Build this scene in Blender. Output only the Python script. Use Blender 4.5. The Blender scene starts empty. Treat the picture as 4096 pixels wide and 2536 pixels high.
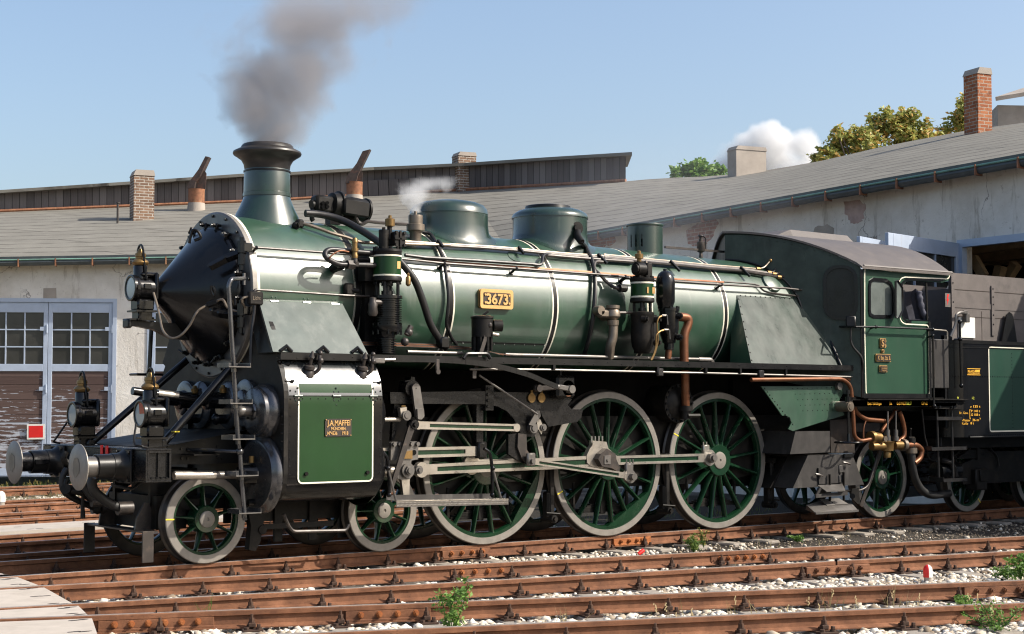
import bpy, bmesh, math, random
from mathutils import Vector as V, Matrix
from mathutils.geometry import tessellate_polygon
random.seed(7)
PI = math.pi
S = bpy.context.scene
COL = S.collection
rad = math.radians
# ------------------------------------------------------------- surveyed camera
CAM = V((-8.0359, -16.3586, 1.7107)); YAW, PITCH, FPX = .665756, .0543785, 6376.2
FW = V((math.sin(YAW)*math.cos(PITCH), math.cos(YAW)*math.cos(PITCH), math.sin(PITCH)))
RT = V((math.cos(YAW), -math.sin(YAW), 0)); UP = RT.cross(FW)
def ray(p): return FW + RT*((p[0]-2048)/FPX) - UP*((p[1]-1268)/FPX)
def A(p, x=None, y=None, z=None):
    "the point of the place seen at survey pixel p that lies on the plane x=, y= or z="
    d = ray(p)
    for i, c in enumerate((x, y, z)):
        if c is not None: return CAM + d*((c-CAM[i])/d[i])
def AD(p, dist): return CAM + ray(p)*dist
def AP(p, p0, n):
    d = ray(p); return CAM + d*((p0-CAM).dot(n)/d.dot(n))
def depth(q): return (q-CAM).dot(FW)
BZ = 2.95
def brad(x): return .905 if x < 5.8 else .905-.07*min(1, (x-5.8)/3.6)
def AB(p, off=0.):
    "point on the boiler barrel (axis z=2.95) stood off by off"
    d = ray(p); R = .905
    for k in range(3):
        r = R+off; a = d.y**2+d.z**2; b = CAM.y*d.y+(CAM.z-BZ)*d.z; c = CAM.y**2+(CAM.z-BZ)**2-r*r
        q = CAM+d*((-b-math.sqrt(max(0, b*b-a*c)))/a); R = brad(q.x)
    return q
def crop(s, ox, oy): return lambda a, b: (ox+a/s, oy+b/s)
R1 = crop(1.68, 0, 500); R2 = crop(1.512, 0, 1300); R3 = crop(1.89, 900, 700); R4 = crop(1.592, 900, 1300)
R5 = crop(1.779, 1500, 1350); R6 = crop(2.0156, 1700, 750); R7 = crop(2.016, 2300, 800); R8 = crop(1.89, 2200, 1450)
S1 = crop(1.89, 2900, 850); S2 = crop(2.16, 3000, 1450); T3 = crop(2.0168, 3500, 950); T4 = crop(2.3255, 3500, 1500)
G6 = crop(1.7443, 0, 1900); G7 = crop(1.7443, 1300, 1950); G8 = crop(1.6324, 2600, 1950); RF = crop(1.288, 2200, 200)
Z1 = crop(3.36, 0, 1750); Z4 = crop(1.964, 0, 1180); Z5 = crop(2.16, 500, 800); ZB = crop(2.749, 550, 1450); ZP = crop(4.2, 1150, 740); ZC = crop(2.75, 1450, 1450); ZT = crop(3.361, 3400, 850)
# ------------------------------------------------------------- mesh builder
def frame(n):
    n = V(n).normalized(); a = V((0, 0, 1)) if abs(n.z) < .9 else V((1, 0, 0))
    u = a.cross(n).normalized(); return u, n.cross(u), n
class M:
    def __init__(s): s.v = []; s.f = []; s.n = 0
    def add(s, vs, fs):
        k = len(s.v); s.v += [V(x) for x in vs]; s.f += [tuple(k+i for i in f) for f in fs]; return s
    def quad(s, a, b, c, d): return s.add([a, b, c, d], [(0, 1, 2, 3)])
    def box(s, c, d, ax=None, ch=0.):
        "box centre c, size d, optional axes (u, v, n); ch chamfers the edges"
        c = V(c); u, v, n = ax if ax else (V((1, 0, 0)), V((0, 1, 0)), V((0, 0, 1)))
        h = [x/2 for x in d]
        if ch <= 0:
            P = [c+u*(i*h[0])+v*(j*h[1])+n*(k*h[2]) for k in (-1, 1) for j in (-1, 1) for i in (-1, 1)]
            return s.add(P, [(0, 2, 3, 1), (4, 5, 7, 6), (0, 1, 5, 4), (2, 6, 7, 3), (0, 4, 6, 2), (1, 3, 7, 5)])
        ch = min(ch, min(h)*.9); P = []; idx = {}
        for i in (-1, 1):
            for j in (-1, 1):
                for k in (-1, 1):
                    for a in range(3):
                        t = [h[q]-ch if q != a else h[q] for q in range(3)]
                        idx[i, j, k, a] = len(P); P.append(c+u*(i*t[0])+v*(j*t[1])+n*(k*t[2]))
        F = []
        for a in range(3):
            b, e = (a+1) % 3, (a+2) % 3
            for sg in (-1, 1):
                q = []
                for (x, y) in ((-1, -1), (1, -1), (1, 1), (-1, 1)):
                    t = [0, 0, 0]; t[a] = sg; t[b] = x; t[e] = y; q.append(idx[t[0], t[1], t[2], a])
                F.append(q if sg > 0 else q[::-1])
            for x in (-1, 1):
                for y in (-1, 1):
                    q = []
                    for sg, w in ((-1, b), (1, b), (1, e), (-1, e)):
                        t = [0, 0, 0]; t[a] = sg; t[b] = x; t[e] = y; q.append(idx[t[0], t[1], t[2], w])
                    F.append(q if x*y < 0 else q[::-1])
        for i in (-1, 1):
            for j in (-1, 1):
                for k in (-1, 1):
                    q = [idx[i, j, k, a] for a in range(3)]; F.append(q if i*j*k > 0 else q[::-1])
        return s.add(P, F)
    def cyl(s, a, b, r, n=16, r1=None, cap=True):
        a, b = V(a), V(b); r1 = r if r1 is None else r1; u, v, w = frame(b-a)
        C = [(math.cos(2*PI*i/n), math.sin(2*PI*i/n)) for i in range(n)]
        P = [a+u*(r*c)+v*(r*d) for c, d in C]+[b+u*(r1*c)+v*(r1*d) for c, d in C]
        F = [(i, (i+1) % n, n+(i+1) % n, n+i) for i in range(n)]
        if cap: F += [tuple(range(n))[::-1], tuple(range(n, 2*n))]
        return s.add(P, F)
    def tube(s, pts, r, n=8, closed=False, cap=True):
        pts = [V(p) for p in pts]; N = len(pts)
        if N < 2: return s
        T = []
        for i in range(N):
            p0 = pts[(i-1) % N] if closed or i else pts[0]; p1 = pts[(i+1) % N] if closed or i < N-1 else pts[-1]
            t = p1-p0; T.append(t.normalized() if t.length > 1e-9 else V((1, 0, 0)))
        u = frame(T[0])[0]; P = []
        for i in range(N):
            u = (u-T[i]*u.dot(T[i])); u = u.normalized() if u.length > 1e-6 else frame(T[i])[0]
            w = T[i].cross(u); rr = r[i] if isinstance(r, (list, tuple)) else r
            P += [pts[i]+u*(rr*math.cos(2*PI*k/n))+w*(rr*math.sin(2*PI*k/n)) for k in range(n)]
        F = []
        for i in range(N if closed else N-1):
            j = (i+1) % N
            F += [(i*n+k, i*n+(k+1) % n, j*n+(k+1) % n, j*n+k) for k in range(n)]
        if cap and not closed: F += [tuple(range(n))[::-1], tuple(range((N-1)*n, N*n))]
        return s.add(P, F)
    def lathe(s, prof, o, ax, n=32, a0=0., a1=2*PI, u=None):
        "prof: list of (distance along ax, radius)"
        o = V(o); uu, vv, w = frame(ax)
        if u is not None: uu = V(u).normalized(); vv = w.cross(uu)
        full = abs(a1-a0-2*PI) < 1e-6; m = n if full else n+1; P = []
        for (h, r) in prof:
            for i in range(m):
                t = a0+(a1-a0)*i/n; P.append(o+w*h+uu*(r*math.cos(t))+vv*(r*math.sin(t)))
        F = []
        for j in range(len(prof)-1):
            for i in range(n):
                k = (i+1) % m
                F.append((j*m+i, j*m+k, (j+1)*m+k, (j+1)*m+i))
        return s.add(P, F)
    def prism(s, out, t, o=(0, 0, 0), u=(1, 0, 0), v=(0, 0, 1), holes=()):
        "flat outline (2-D, in axes u,v from o) with holes, thickness t along u x v (both ways from 0 to t)"
        o, u, v = V(o), V(u), V(v); w = u.cross(v).normalized()
        loops = [[V((p[0], p[1], 0)) for p in L] for L in (out, *holes)]
        pts = [p for L in loops for p in L]; n = len(pts)
        if holes:
            def area(L): return sum(L[i].x*L[(i+1) % len(L)].y-L[(i+1) % len(L)].x*L[i].y for i in range(len(L)))/2
            ix = list(range(len(out))); k = len(out)
            if area(loops[0]) < 0: ix.reverse()
            HL = []
            for L in loops[1:]:
                h = list(range(k, k+len(L))); k += len(L)
                if area(L) > 0: h.reverse()
                HL.append(h)
            HL.sort(key=lambda h: -max(pts[i].x for i in h))
            for h in HL:
                j = max(range(len(h)), key=lambda q: pts[h[q]].x); p = pts[h[j]]
                def ok(i):
                    q = pts[ix[i]]
                    for a_ in range(len(ix)):
                        c_, d_ = pts[ix[a_]], pts[ix[(a_+1) % len(ix)]]
                        if (c_-q).length < 1e-7 or (d_-q).length < 1e-7: continue
                        f = lambda r, s_, t: (s_.x-r.x)*(t.y-r.y)-(s_.y-r.y)*(t.x-r.x)
                        if f(p, q, c_)*f(p, q, d_) < 0 and f(c_, d_, p)*f(c_, d_, q) < 0: return False
                    return q.x >= p.x-1e-9
                c = sorted(range(len(ix)), key=lambda i: (pts[ix[i]]-p).length); i = next((i for i in c if ok(i)), c[0])
                ix = ix[:i+1]+h[j:]+h[:j+1]+ix[i:]
            tri = [tuple(ix[q] for q in t) for t in tessellate_polygon([[pts[i] for i in ix]])]
            ar = sum(abs((pts[b]-pts[a]).cross(pts[c]-pts[a]).z)/2 for a, b, c in tri); want = abs(area(loops[0]))-sum(abs(area(L)) for L in loops[1:])
            if abs(ar-want) > 1e-3*want: print('PRISM AREA', ar, want, len(out), len(holes))
        else: tri = tessellate_polygon(loops)
        P = [o+u*p.x+v*p.y for p in pts]+[o+u*p.x+v*p.y+w*t for p in pts]; F = []
        for a, b, c in tri:
            pa, pb, pc = pts[a], pts[b], pts[c]
            if (pb-pa).cross(pc-pa).z < 0: b, c = c, b
            F += [(c, b, a), (n+a, n+b, n+c)]
        k = 0
        for li, L in enumerate(loops):
            m = len(L); ar = sum(L[i].x*L[(i+1) % m].y-L[(i+1) % m].x*L[i].y for i in range(m))
            for i in range(m):
                a, b = k+i, k+(i+1) % m
                F.append((a, b, n+b, n+a) if (ar > 0) == (li == 0) else (b, a, n+a, n+b))
            k += m
        return s.add(P, F)
    def ball(s, c, r, n=10, sq=(1, 1, 1)):
        c = V(c); m = max(4, n//2); P = [c+V((0, 0, -r*sq[2]))]; F = []
        for j in range(1, m):
            t = PI*j/m-PI/2
            P += [c+V((r*sq[0]*math.cos(t)*math.cos(2*PI*i/n), r*sq[1]*math.cos(t)*math.sin(2*PI*i/n), r*sq[2]*math.sin(t))) for i in range(n)]
        P.append(c+V((0, 0, r*sq[2]))); e = len(P)-1
        for i in range(n):
            k = (i+1) % n; F.append((0, 1+k, 1+i)); F.append((e, e-n+i, e-n+k))
            for j in range(m-2): F.append((1+j*n+i, 1+j*n+k, 1+(j+1)*n+k, 1+(j+1)*n+i))
        return s.add(P, F)
    def bolt(s, p, nrm, r=.016, h=.014, n=6):
        p = V(p); nrm = V(nrm).normalized(); return s.cyl(p-nrm*.004, p+nrm*h, r, n)
    def rivet(s, p, nrm, r=.012):
        p = V(p); nrm = V(nrm).normalized(); return s.cyl(p-nrm*.002, p+nrm*r*.55, r, 6, r*.45)
    def join(s, o, mat=None):
        return s.add([mat @ x if mat else x for x in o.v], o.f)
    def strip(s, L0, L1):
        n = len(L0); return s.add(list(L0)+list(L1), [(i, i+1, n+i+1, n+i) for i in range(n-1)])
    def sheet(s, a, b, c, d, t=.008):
        "four-cornered plate with thickness t"
        a, b, c, d = V(a), V(b), V(c), V(d); n = (b-a).cross(d-a).normalized()*t
        return s.add([a, b, c, d, a+n, b+n, c+n, d+n], [(3, 2, 1, 0), (4, 5, 6, 7), (0, 1, 5, 4), (1, 2, 6, 5), (2, 3, 7, 6), (3, 0, 4, 7)])
def smooth(pts, k=5, closed=False):
    "Catmull-Rom through the points"
    P = [V(p) for p in pts]; n = len(P); out = []
    for i in range(n if closed else n-1):
        a, b, c, d = (P[(i-1) % n] if closed or i else P[0]*2-P[1]), P[i], P[(i+1) % n], (P[(i+2) % n] if closed or i < n-2 else P[-1]*2-P[-2])
        for j in range(k):
            t = j/k; out.append(.5*((2*b)+(c-a)*t+(2*a-5*b+4*c-d)*t*t+(3*b-a-3*c+d)*t**3))
    if not closed: out.append(P[-1])
    return out
def fillet(pts, r, k=4):
    P = [V(p) for p in pts]; out = [P[0]]
    for i in range(1, len(P)-1):
        a, b, c = P[i-1], P[i], P[i+1]; d0, d1 = (a-b), (c-b); q = min(r, d0.length*.45, d1.length*.45)
        s0, s1 = b+d0.normalized()*q, b+d1.normalized()*q
        for j in range(k+1):
            t = j/k; out.append(s0*(1-t)**2+b*(2*t*(1-t))+s1*t*t)
    return out+[P[-1]]
def rrect(x0, y0, x1, y1, r, k=4, which=(1, 1, 1, 1)):
    o = []
    for (cx, cy, a, w) in ((x1-r, y1-r, 0, which[0]), (x0+r, y1-r, 90, which[1]), (x0+r, y0+r, 180, which[2]), (x1-r, y0+r, 270, which[3])):
        if w: o += [(cx+r*math.cos(rad(a+90*i/k)), cy+r*math.sin(rad(a+90*i/k))) for i in range(k+1)]
        else: o.append((cx+(r if a in (0, 270) else -r), cy+(r if a < 180 else -r)))
    return o
def offset(poly, d):
    "grow (d>0) a counter-clockwise outline"
    n = len(poly); o = []
    for i in range(n):
        a, b, c = V(poly[i-1]), V(poly[i]), V(poly[(i+1) % n]); e0, e1 = (b-a), (c-b)
        n0 = V((e0.y, -e0.x)).normalized(); n1 = V((e1.y, -e1.x)).normalized(); m = n0+n1
        o.append(tuple(b+m*(d/max(.25, 1+n0.dot(n1)))))
    return o
# ------------------------------------------------------------- objects
def worldloc(o):
    p = V((0, 0, 0))
    while o: p += o.location; o = o.parent
    return p
def obj(name, m, mat, parent=None, label=None, smooth_deg=38, at=None, uvf=None, local=False, kind=None):
    me = bpy.data.meshes.new(name); org = V(at) if at is not None else (worldloc(parent) if parent else V((0, 0, 0)))
    vs = m.v if local else [p-org for p in m.v]
    me.from_pydata([tuple(p) for p in vs], [], m.f); me.validate(); me.update()
    for q in (mat if isinstance(mat, list) else [mat]): me.materials.append(q)
    if uvf:
        uv = me.uv_layers.new(name='UVMap'); W = m.v
        for l in me.loops: uv.data[l.index].uv = uvf(W[l.vertex_index])
    if smooth_deg:
        for p in me.polygons: p.use_smooth = True
        try: me.set_sharp_from_angle(angle=rad(smooth_deg))
        except Exception: pass
    o = bpy.data.objects.new(name, me); COL.objects.link(o)
    if parent: o.parent = parent
    if at is not None: o.location = V(at)-(worldloc(parent) if parent else V((0, 0, 0)))
    if label: o['label'] = label
    if kind: o['kind'] = kind
    return o
def thing(name, label, cat, loc=(0, 0, 0), group=None, rz=0):
    o = bpy.data.objects.new(name, None); COL.objects.link(o); o.location = loc; o.rotation_euler = (0, 0, rz); o.empty_display_size = .2
    return tag(o, label, cat, group)
def tag(o, label=None, cat=None, group=None, kind=None):
    if label: o['label'] = label
    if cat: o['category'] = cat
    if group: o['group'] = group
    if kind: o['kind'] = kind
    return o
def dup(o, parent=None, loc=None, rz=None):
    c = o.copy(); COL.objects.link(c)
    if parent is not None: c.parent = parent
    if loc is not None: c.location = loc
    if rz is not None: c.rotation_euler.z = rz
    for ch in list(o.children): dup(ch, c)
    return c
def text(m, s, o, u, v, h, depth=.004, width=None, bold=0., align='LEFT'):
    "lettering added to mesh m; o = left end of the base line, u along, v up, h = capital height"
    c = bpy.data.curves.new('t', 'FONT'); c.body = s; c.size = 1.; c.offset = bold; c.resolution_u = 3
    ob = bpy.data.objects.new('t', c); COL.objects.link(ob)
    bpy.context.view_layer.update()
    me = ob.evaluated_get(bpy.context.evaluated_depsgraph_get()).to_mesh()
    P = [x.co.copy() for x in me.vertices]; F = [tuple(p.vertices) for p in me.polygons]
    if P:
        x0 = min(p.x for p in P); x1 = max(p.x for p in P); k = h/.7; kx = width/(x1-x0) if width else k
        o, u, v = V(o), V(u).normalized(), V(v).normalized(); w = u.cross(v)
        sh = -(x1-x0)*kx/2 if align == 'CENTER' else 0
        m.add([o+u*((p.x-x0)*kx+sh)+v*(p.y*k)+w*depth for p in P], F)
    bpy.data.objects.remove(ob); bpy.data.curves.remove(c)
# ------------------------------------------------------------- materials
class NT:
    def __init__(s, name):
        s.m = bpy.data.materials.new(name); s.m.use_nodes = True; s.t = s.m.node_tree; s.t.nodes.clear()
        s.out = s.t.nodes.new('ShaderNodeOutputMaterial'); s.b = s.t.nodes.new('ShaderNodeBsdfPrincipled')
        s.t.links.new(s.b.outputs[0], s.out.inputs[0])
    def n(s, typ, ins=None, **kw):
        q = s.t.nodes.new('ShaderNode'+typ)
        for k, v in kw.items(): setattr(q, k, v)
        for k, v in (ins or {}).items(): s.put(q.inputs[k], v)
        return q
    def put(s, sock, v):
        if isinstance(v, bpy.types.NodeSocket): s.t.links.new(v, sock)
        elif isinstance(v, bpy.types.Node): s.t.links.new(v.outputs[0], sock)
        else:
            if sock.type == 'RGBA' and len(v) == 3: v = (*v, 1)
            sock.default_value = v
    def co(s, kind='Object', scale=(1, 1, 1), loc=(0, 0, 0), rot=(0, 0, 0)):
        c = s.n('TexCoord').outputs[kind]
        return s.n('Mapping', {'Vector': c, 'Scale': scale, 'Location': loc, 'Rotation': rot}).outputs[0]
    def noise(s, vec, scale, detail=4, rough=.6, dist=0):
        return s.n('TexNoise', {'Vector': vec, 'Scale': scale, 'Detail': detail, 'Roughness': rough, 'Distortion': dist}).outputs[0]
    def ramp(s, f, stops):
        r = s.n('ValToRGB', {'Fac': f}); e = r.color_ramp.elements
        while len(e) < len(stops): e.new(.5)
        for q, (p, c) in zip(e, stops): q.position = p; q.color = (*c, 1) if len(c) == 3 else c
        return r.outputs[0]
    def mask(s, f, a, b): return s.n('MapRange', {'Value': f, 'From Min': a, 'From Max': b}).outputs[0]
    def mix(s, f, a, b, blend='MIX'):
        q = s.n('Mix', data_type='RGBA', blend_type=blend); s.put(q.inputs[0], f); s.put(q.inputs[6], a); s.put(q.inputs[7], b); return q.outputs[2]
    def math(s, op, a, b=0.): return s.n('Math', {0: a, 1: b}, operation=op).outputs[0]
    def bump(s, h, strength=.3, dist=.01):
        s.put(s.b.inputs['Normal'], s.n('Bump', {'Height': h, 'Strength': strength, 'Distance': dist}).outputs[0])
    def set(s, **k):
        for a, v in k.items(): s.put(s.b.inputs[{'col': 'Base Color', 'rough': 'Roughness', 'metal': 'Metallic', 'spec': 'Specular IOR Level', 'coat': 'Coat Weight', 'crough': 'Coat Roughness', 'alpha': 'Alpha', 'trans': 'Transmission Weight', 'ior': 'IOR', 'emit': 'Emission Color', 'estr': 'Emission Strength', 'sheen': 'Sheen Weight'}[a]], v)
        return s
MT = {}
def pm(name, col, rough=.5, metal=0., var=.15, vs=6., dirt=None, damt=.5, ds=3., streak=False, rvar=.08, bump=0., bs=60., spec=.5, coat=0., bd=.004, runs=False):
    "painted or bare surface: tone variation, dirt in patches or runs, uneven gloss, fine relief"
    t = NT(name); c = t.co(); n1 = t.noise(c, vs, 5)
    a = tuple(max(0, x*(1-var)) for x in col); b = tuple(min(1, x*(1+var)) for x in col)
    k = t.ramp(n1, [(.3, a), (.7, b)])
    n2 = t.noise(t.co(scale=(ds, ds, ds*.18) if streak else (ds, ds, ds), loc=(3.1, 1.7, .4)), 1., 8, .65)
    mk = t.mask(n2, .66-.3*damt, .80-.2*damt)
    if dirt: k = t.mix(t.math('MULTIPLY', mk, min(1, damt*1.3)), k, dirt)
    r = t.math('ADD', t.math('MULTIPLY', t.math('SUBTRACT', n2, .5), rvar*4), rough)
    if runs:   # water marks and limescale running down the plates
        w = t.math('MULTIPLY', t.mask(t.noise(t.co(scale=(16, 5, 1.1)), 1., 4, .6), .60, .76), t.mask(t.noise(c, 1.1, 4), .42, .60)); k = t.mix(t.math('MULTIPLY', w, .38), k, (.11, .135, .11)); r = t.math('ADD', r, t.math('MULTIPLY', w, .16))
        sp = t.mask(t.noise(c, 34, 3, .7), .70, .76); k = t.mix(t.math('MULTIPLY', sp, .4), k, (.02, .022, .016))
    t.set(col=k, rough=r, metal=metal, spec=spec, coat=coat, crough=.12)
    if bump: t.bump(t.noise(c, bs, 4, .7), bump, bd)
    MT[name] = t.m; return t
pm('loco green', (.019, .056, .031), .385, var=.22, vs=3, dirt=(.050, .070, .054), damt=.36, ds=3.4, streak=True, rvar=.10, bump=.05, bs=5, bd=.02, spec=.9, coat=.35, runs=True)
pm('dome green', (.011, .029, .019), .30, var=.25, vs=4, dirt=(.03, .034, .03), damt=.4, ds=4, streak=True, rvar=.10, spec=.8, coat=.3, runs=True)
pm('casing green', (.0085, .040, .010), .30, spec=.35, var=.12, vs=2, dirt=(.03, .07, .03), damt=.2, streak=True, rvar=.05)
pm('casing glare', (.030, .034, .035), .25, var=.15, dirt=(.08, .08, .075), damt=.35, ds=4, spec=1., coat=.6)  # lighter and glossier than the casing's paint; glare put into the colour
pm('cover steel', (.11, .11, .115), .24, .75, var=.2, dirt=(.07, .055, .04), damt=.3, ds=5)
pm('plate steel', (.10, .10, .102), .36, .45, var=.2, dirt=(.08, .075, .07), damt=.35, ds=6)
pm('pale sheet', (.085, .104, .094), .40, var=.15, vs=6, dirt=(.15, .165, .15), damt=.45, ds=6, streak=True, rvar=.12)
pm('dull green', (.036, .050, .042), .34, spec=.22, var=.3, vs=4, dirt=(.062, .074, .066), damt=.5, ds=5, streak=True, rvar=.12, bump=.06, bs=6, bd=.02)
pm('cab green', (.019, .056, .032), .34, var=.12, vs=2, dirt=(.05, .085, .05), damt=.25, ds=3, streak=True)
pm('black gloss', (.0055, .0055, .006), .20, var=.2, dirt=(.020, .016, .012), damt=.22, ds=4, rvar=.08, spec=.4)
pm('black paint', (.007, .0068, .0068), .34, var=.3, dirt=(.026, .021, .017), damt=.3, ds=6, rvar=.10, bump=.12, bs=45, spec=.3)
pm('black grime', (.0095, .0085, .0075), .5, var=.4, dirt=(.036, .029, .023), damt=.5, ds=5, rvar=.10, bump=.3, bs=30, spec=.2)
pm('oily black', (.008, .0075, .0075), .28, var=.4, dirt=(.024, .02, .016), damt=.4, ds=14, bump=.4, bs=130, rvar=.10, spec=.32)
pm('ash plate', (.030, .027, .025), .48, var=.35, dirt=(.12, .11, .10), damt=.42, ds=5, bump=.2, bs=22, streak=True)
pm('bright steel', (.42, .385, .335), .32, .75, var=.12, dirt=(.22, .17, .12), damt=.32, ds=9, rvar=.10)
pm('dull steel', (.15, .14, .13), .40, .6, var=.2, dirt=(.10, .08, .06), damt=.4, ds=8)
pm('tyre steel', (.225, .205, .18), .48, .3, var=.14, vs=9, dirt=(.18, .155, .13), damt=.42, ds=6, rvar=.10)
pm('tread steel', (.06, .052, .046), .40, .6, var=.3, dirt=(.05, .042, .035), damt=.4)
pm('pipe iron', (.045, .038, .034), .42, .3, var=.3, dirt=(.16, .11, .08), damt=.35, ds=10)
pm('dark pipe', (.014, .013, .013), .42, .2, var=.3, dirt=(.07, .055, .045), damt=.35, ds=9)
pm('rubber hose', (.012, .0115, .0115), .55, var=.3, dirt=(.05, .045, .04), damt=.4)
pm('copper', (.17, .068, .032), .42, .6, var=.2, dirt=(.20, .11, .07), damt=.45, ds=7)
pm('brass', (.22, .135, .05), .42, .7, var=.2, dirt=(.22, .13, .05), damt=.4, ds=12)
pm('plate brass', (.62, .38, .15), .38, .65, var=.12, dirt=(.36, .2, .08), damt=.3, ds=9)
pm('plate black', (.030, .020, .015), .45, var=.3)
pm('cream line', (.72, .68, .55), .42, var=.05, dirt=(.5, .46, .36), damt=.25, ds=9)
pm('wheel green', (.006, .028, .012), .22, var=.15, dirt=(.02, .035, .02), damt=.3, ds=6, rvar=.08)
pm('yellow mark', (.80, .62, .03), .5, var=.08)
pm('lettering', (.75, .38, .03), .5, var=.05); pm('lettering yellow', (.6, .6, .06), .5, var=.05)
pm('lens glass', (.30, .36, .38), .07, var=.05, spec=.8)
pm('lens red', (.30, .03, .02), .08, var=.2, spec=.8); pm('reflector', (.62, .66, .64), .12, .6, var=.1)
pm('pane', (.040, .039, .035), .13, var=.35, vs=.8, spec=.6, rvar=.05)
pm('dark glass', (.010, .011, .011), .16, var=.5, vs=3, spec=.35, dirt=(.03, .032, .03), damt=.3); pm('cab pane', (.11, .125, .115), .12, var=.25, vs=3, dirt=(.22, .23, .21), damt=.35, ds=4, spec=.7)
pm('dark inside', (.005, .0045, .004), .9, var=.4, spec=.1)  # near black, the shade of inner spaces put into the colour
pm('red paint', (.62, .015, .012), .42, var=.08); pm('white paint', (.72, .70, .64), .45, var=.06, dirt=(.5, .47, .4), damt=.25)
pm('coal bin grey', (.115, .098, .090), .55, var=.14, vs=4, dirt=(.05, .043, .04), damt=.42, ds=3, rvar=.06)
pm('tender green', (.017, .050, .033), .34, var=.12, vs=2, dirt=(.03, .06, .045), damt=.2, streak=True)
pm('cloth', (.060, .062, .085), .85, var=.3, vs=14)
pm('roof tar', (.090, .076, .068), .55, var=.14, vs=3, dirt=(.14, .12, .105), damt=.4, ds=4)
pm('cap brown', (.020, .018, .017), .42, var=.35, vs=5, dirt=(.065, .048, .038), damt=.45, ds=5)
pm('warm metal', (.19, .155, .12), .42, .6, var=.2, dirt=(.1, .08, .06), damt=.4, ds=9)
# rails and ground
def rustmat(name, c0, c1, c2, rough=.75):
    t = NT(name); c = t.co(); n = t.noise(c, 4, 8, .7); k = t.ramp(n, [(.32, c0), (.5, c1), (.7, c2)])
    k = t.mix(t.mask(t.noise(t.co(scale=(1, 1, 4)), 22, 6, .75), .56, .72), k, tuple(x*.55 for x in c0))
    t.set(col=k, rough=rough, metal=.12, spec=.35); t.bump(t.noise(c, 85, 5, .75), .35, .006); MT[name] = t.m
rustmat('rail rust', (.095, .040, .021), (.165, .070, .034), (.265, .120, .062))
rustmat('bright rust', (.22, .075, .025), (.30, .10, .03), (.40, .15, .05))
rustmat('fastening rust', (.028, .017, .012), (.055, .030, .020), (.105, .055, .032))
pm('rail head', (.42, .37, .33), .40, .5, var=.16, vs=9, dirt=(.20, .12, .07), damt=.45, ds=7)
def groundmat():
    t = NT('gravel ground'); c = t.co()
    v = t.n('TexVoronoi', {'Vector': c, 'Scale': 26., 'Randomness': 1.}); vc = v.outputs['Color']; vd = v.outputs['Distance']
    sep = t.n('SeparateColor', {'Color': vc}).outputs[0]
    stone = t.ramp(sep, [(0, (.075, .066, .055)), (.45, (.20, .18, .15)), (1, (.42, .39, .34))])
    earth = t.ramp(t.noise(c, 30, 8, .75), [(.3, (.035, .027, .021)), (.6, (.085, .067, .052)), (.8, (.17, .14, .11))])
    pat = t.mask(t.noise(c, .55, 5, .6), .42, .58)
    k = t.mix(t.math('MULTIPLY', pat, .75), earth, stone)
    far = t.ramp(t.noise(c, 1.3, 6, .7), [(.4, (.22, .185, .11)), (.6, (.34, .30, .21))])
    sx = t.n('SeparateXYZ', {'Vector': c}).outputs[1]
    k = t.mix(t.mask(sx, 17., 20.), k, far)
    oil_shade = t.math('MULTIPLY', t.math('MULTIPLY', t.mask(t.math('ADD', sx, t.math('MULTIPLY', t.noise(c, 3., 5), .8)), -1.2, -.7), t.mask(sx, 5.2, 3.6)), t.mask(t.n('SeparateXYZ', {'Vector': c}).outputs[0], -2.8, -1.6))
    k = t.mix(t.math('MULTIPLY', oil_shade, .85), k, (.018, .0155, .013))  # oily trackbed, plus the engine's shade put into the ground colour
    gx = t.n('SeparateXYZ', {'Vector': c}).outputs[0]; nz = t.noise(c, 1.6, 6, .7)
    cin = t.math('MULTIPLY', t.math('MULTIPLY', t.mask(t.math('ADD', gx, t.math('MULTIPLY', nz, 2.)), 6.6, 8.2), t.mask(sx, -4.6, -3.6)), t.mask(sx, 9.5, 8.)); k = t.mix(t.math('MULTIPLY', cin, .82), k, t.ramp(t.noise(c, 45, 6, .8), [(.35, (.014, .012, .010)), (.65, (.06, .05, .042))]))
    rear_shade = t.math('MULTIPLY', t.math('MULTIPLY', t.mask(gx, 1.5, 3.), t.mask(sx, .5, 1.5)), t.mask(sx, 9.5, 8.)); k = t.mix(t.math('MULTIPLY', rear_shade, .8), k, (.03, .027, .02))  # engine's shadow behind its track, painted into the ground colour
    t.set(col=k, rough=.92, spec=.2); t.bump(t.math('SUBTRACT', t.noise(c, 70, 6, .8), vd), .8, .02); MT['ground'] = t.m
groundmat()
def stonemat():
    t = NT('ballast stone'); a = t.n('Attribute', attribute_name='tone').outputs['Fac']; c = t.co()
    k = t.ramp(a, [(0, (.15, .11, .075)), (.2, (.36, .30, .225)), (.55, (.58, .52, .43)), (1, (.78, .73, .64))])
    k = t.mix(t.mask(t.noise(c, 28, 6, .7), .55, .75), k, (.24, .2, .155))
    t.set(col=k, rough=.85, spec=.3); t.bump(t.noise(c, 120, 4, .7), .4, .004); MT['stone'] = t.m
stonemat()
pm('sleeper concrete', (.27, .24, .205), .9, var=.2, vs=9, dirt=(.13, .10, .075), damt=.5, ds=4, bump=.4, bs=70, spec=.25)
pm('deck board', (.41, .365, .315), .85, var=.1, vs=5, dirt=(.26, .22, .185), damt=.35, ds=3, bump=.25, bs=60, spec=.25)
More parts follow.
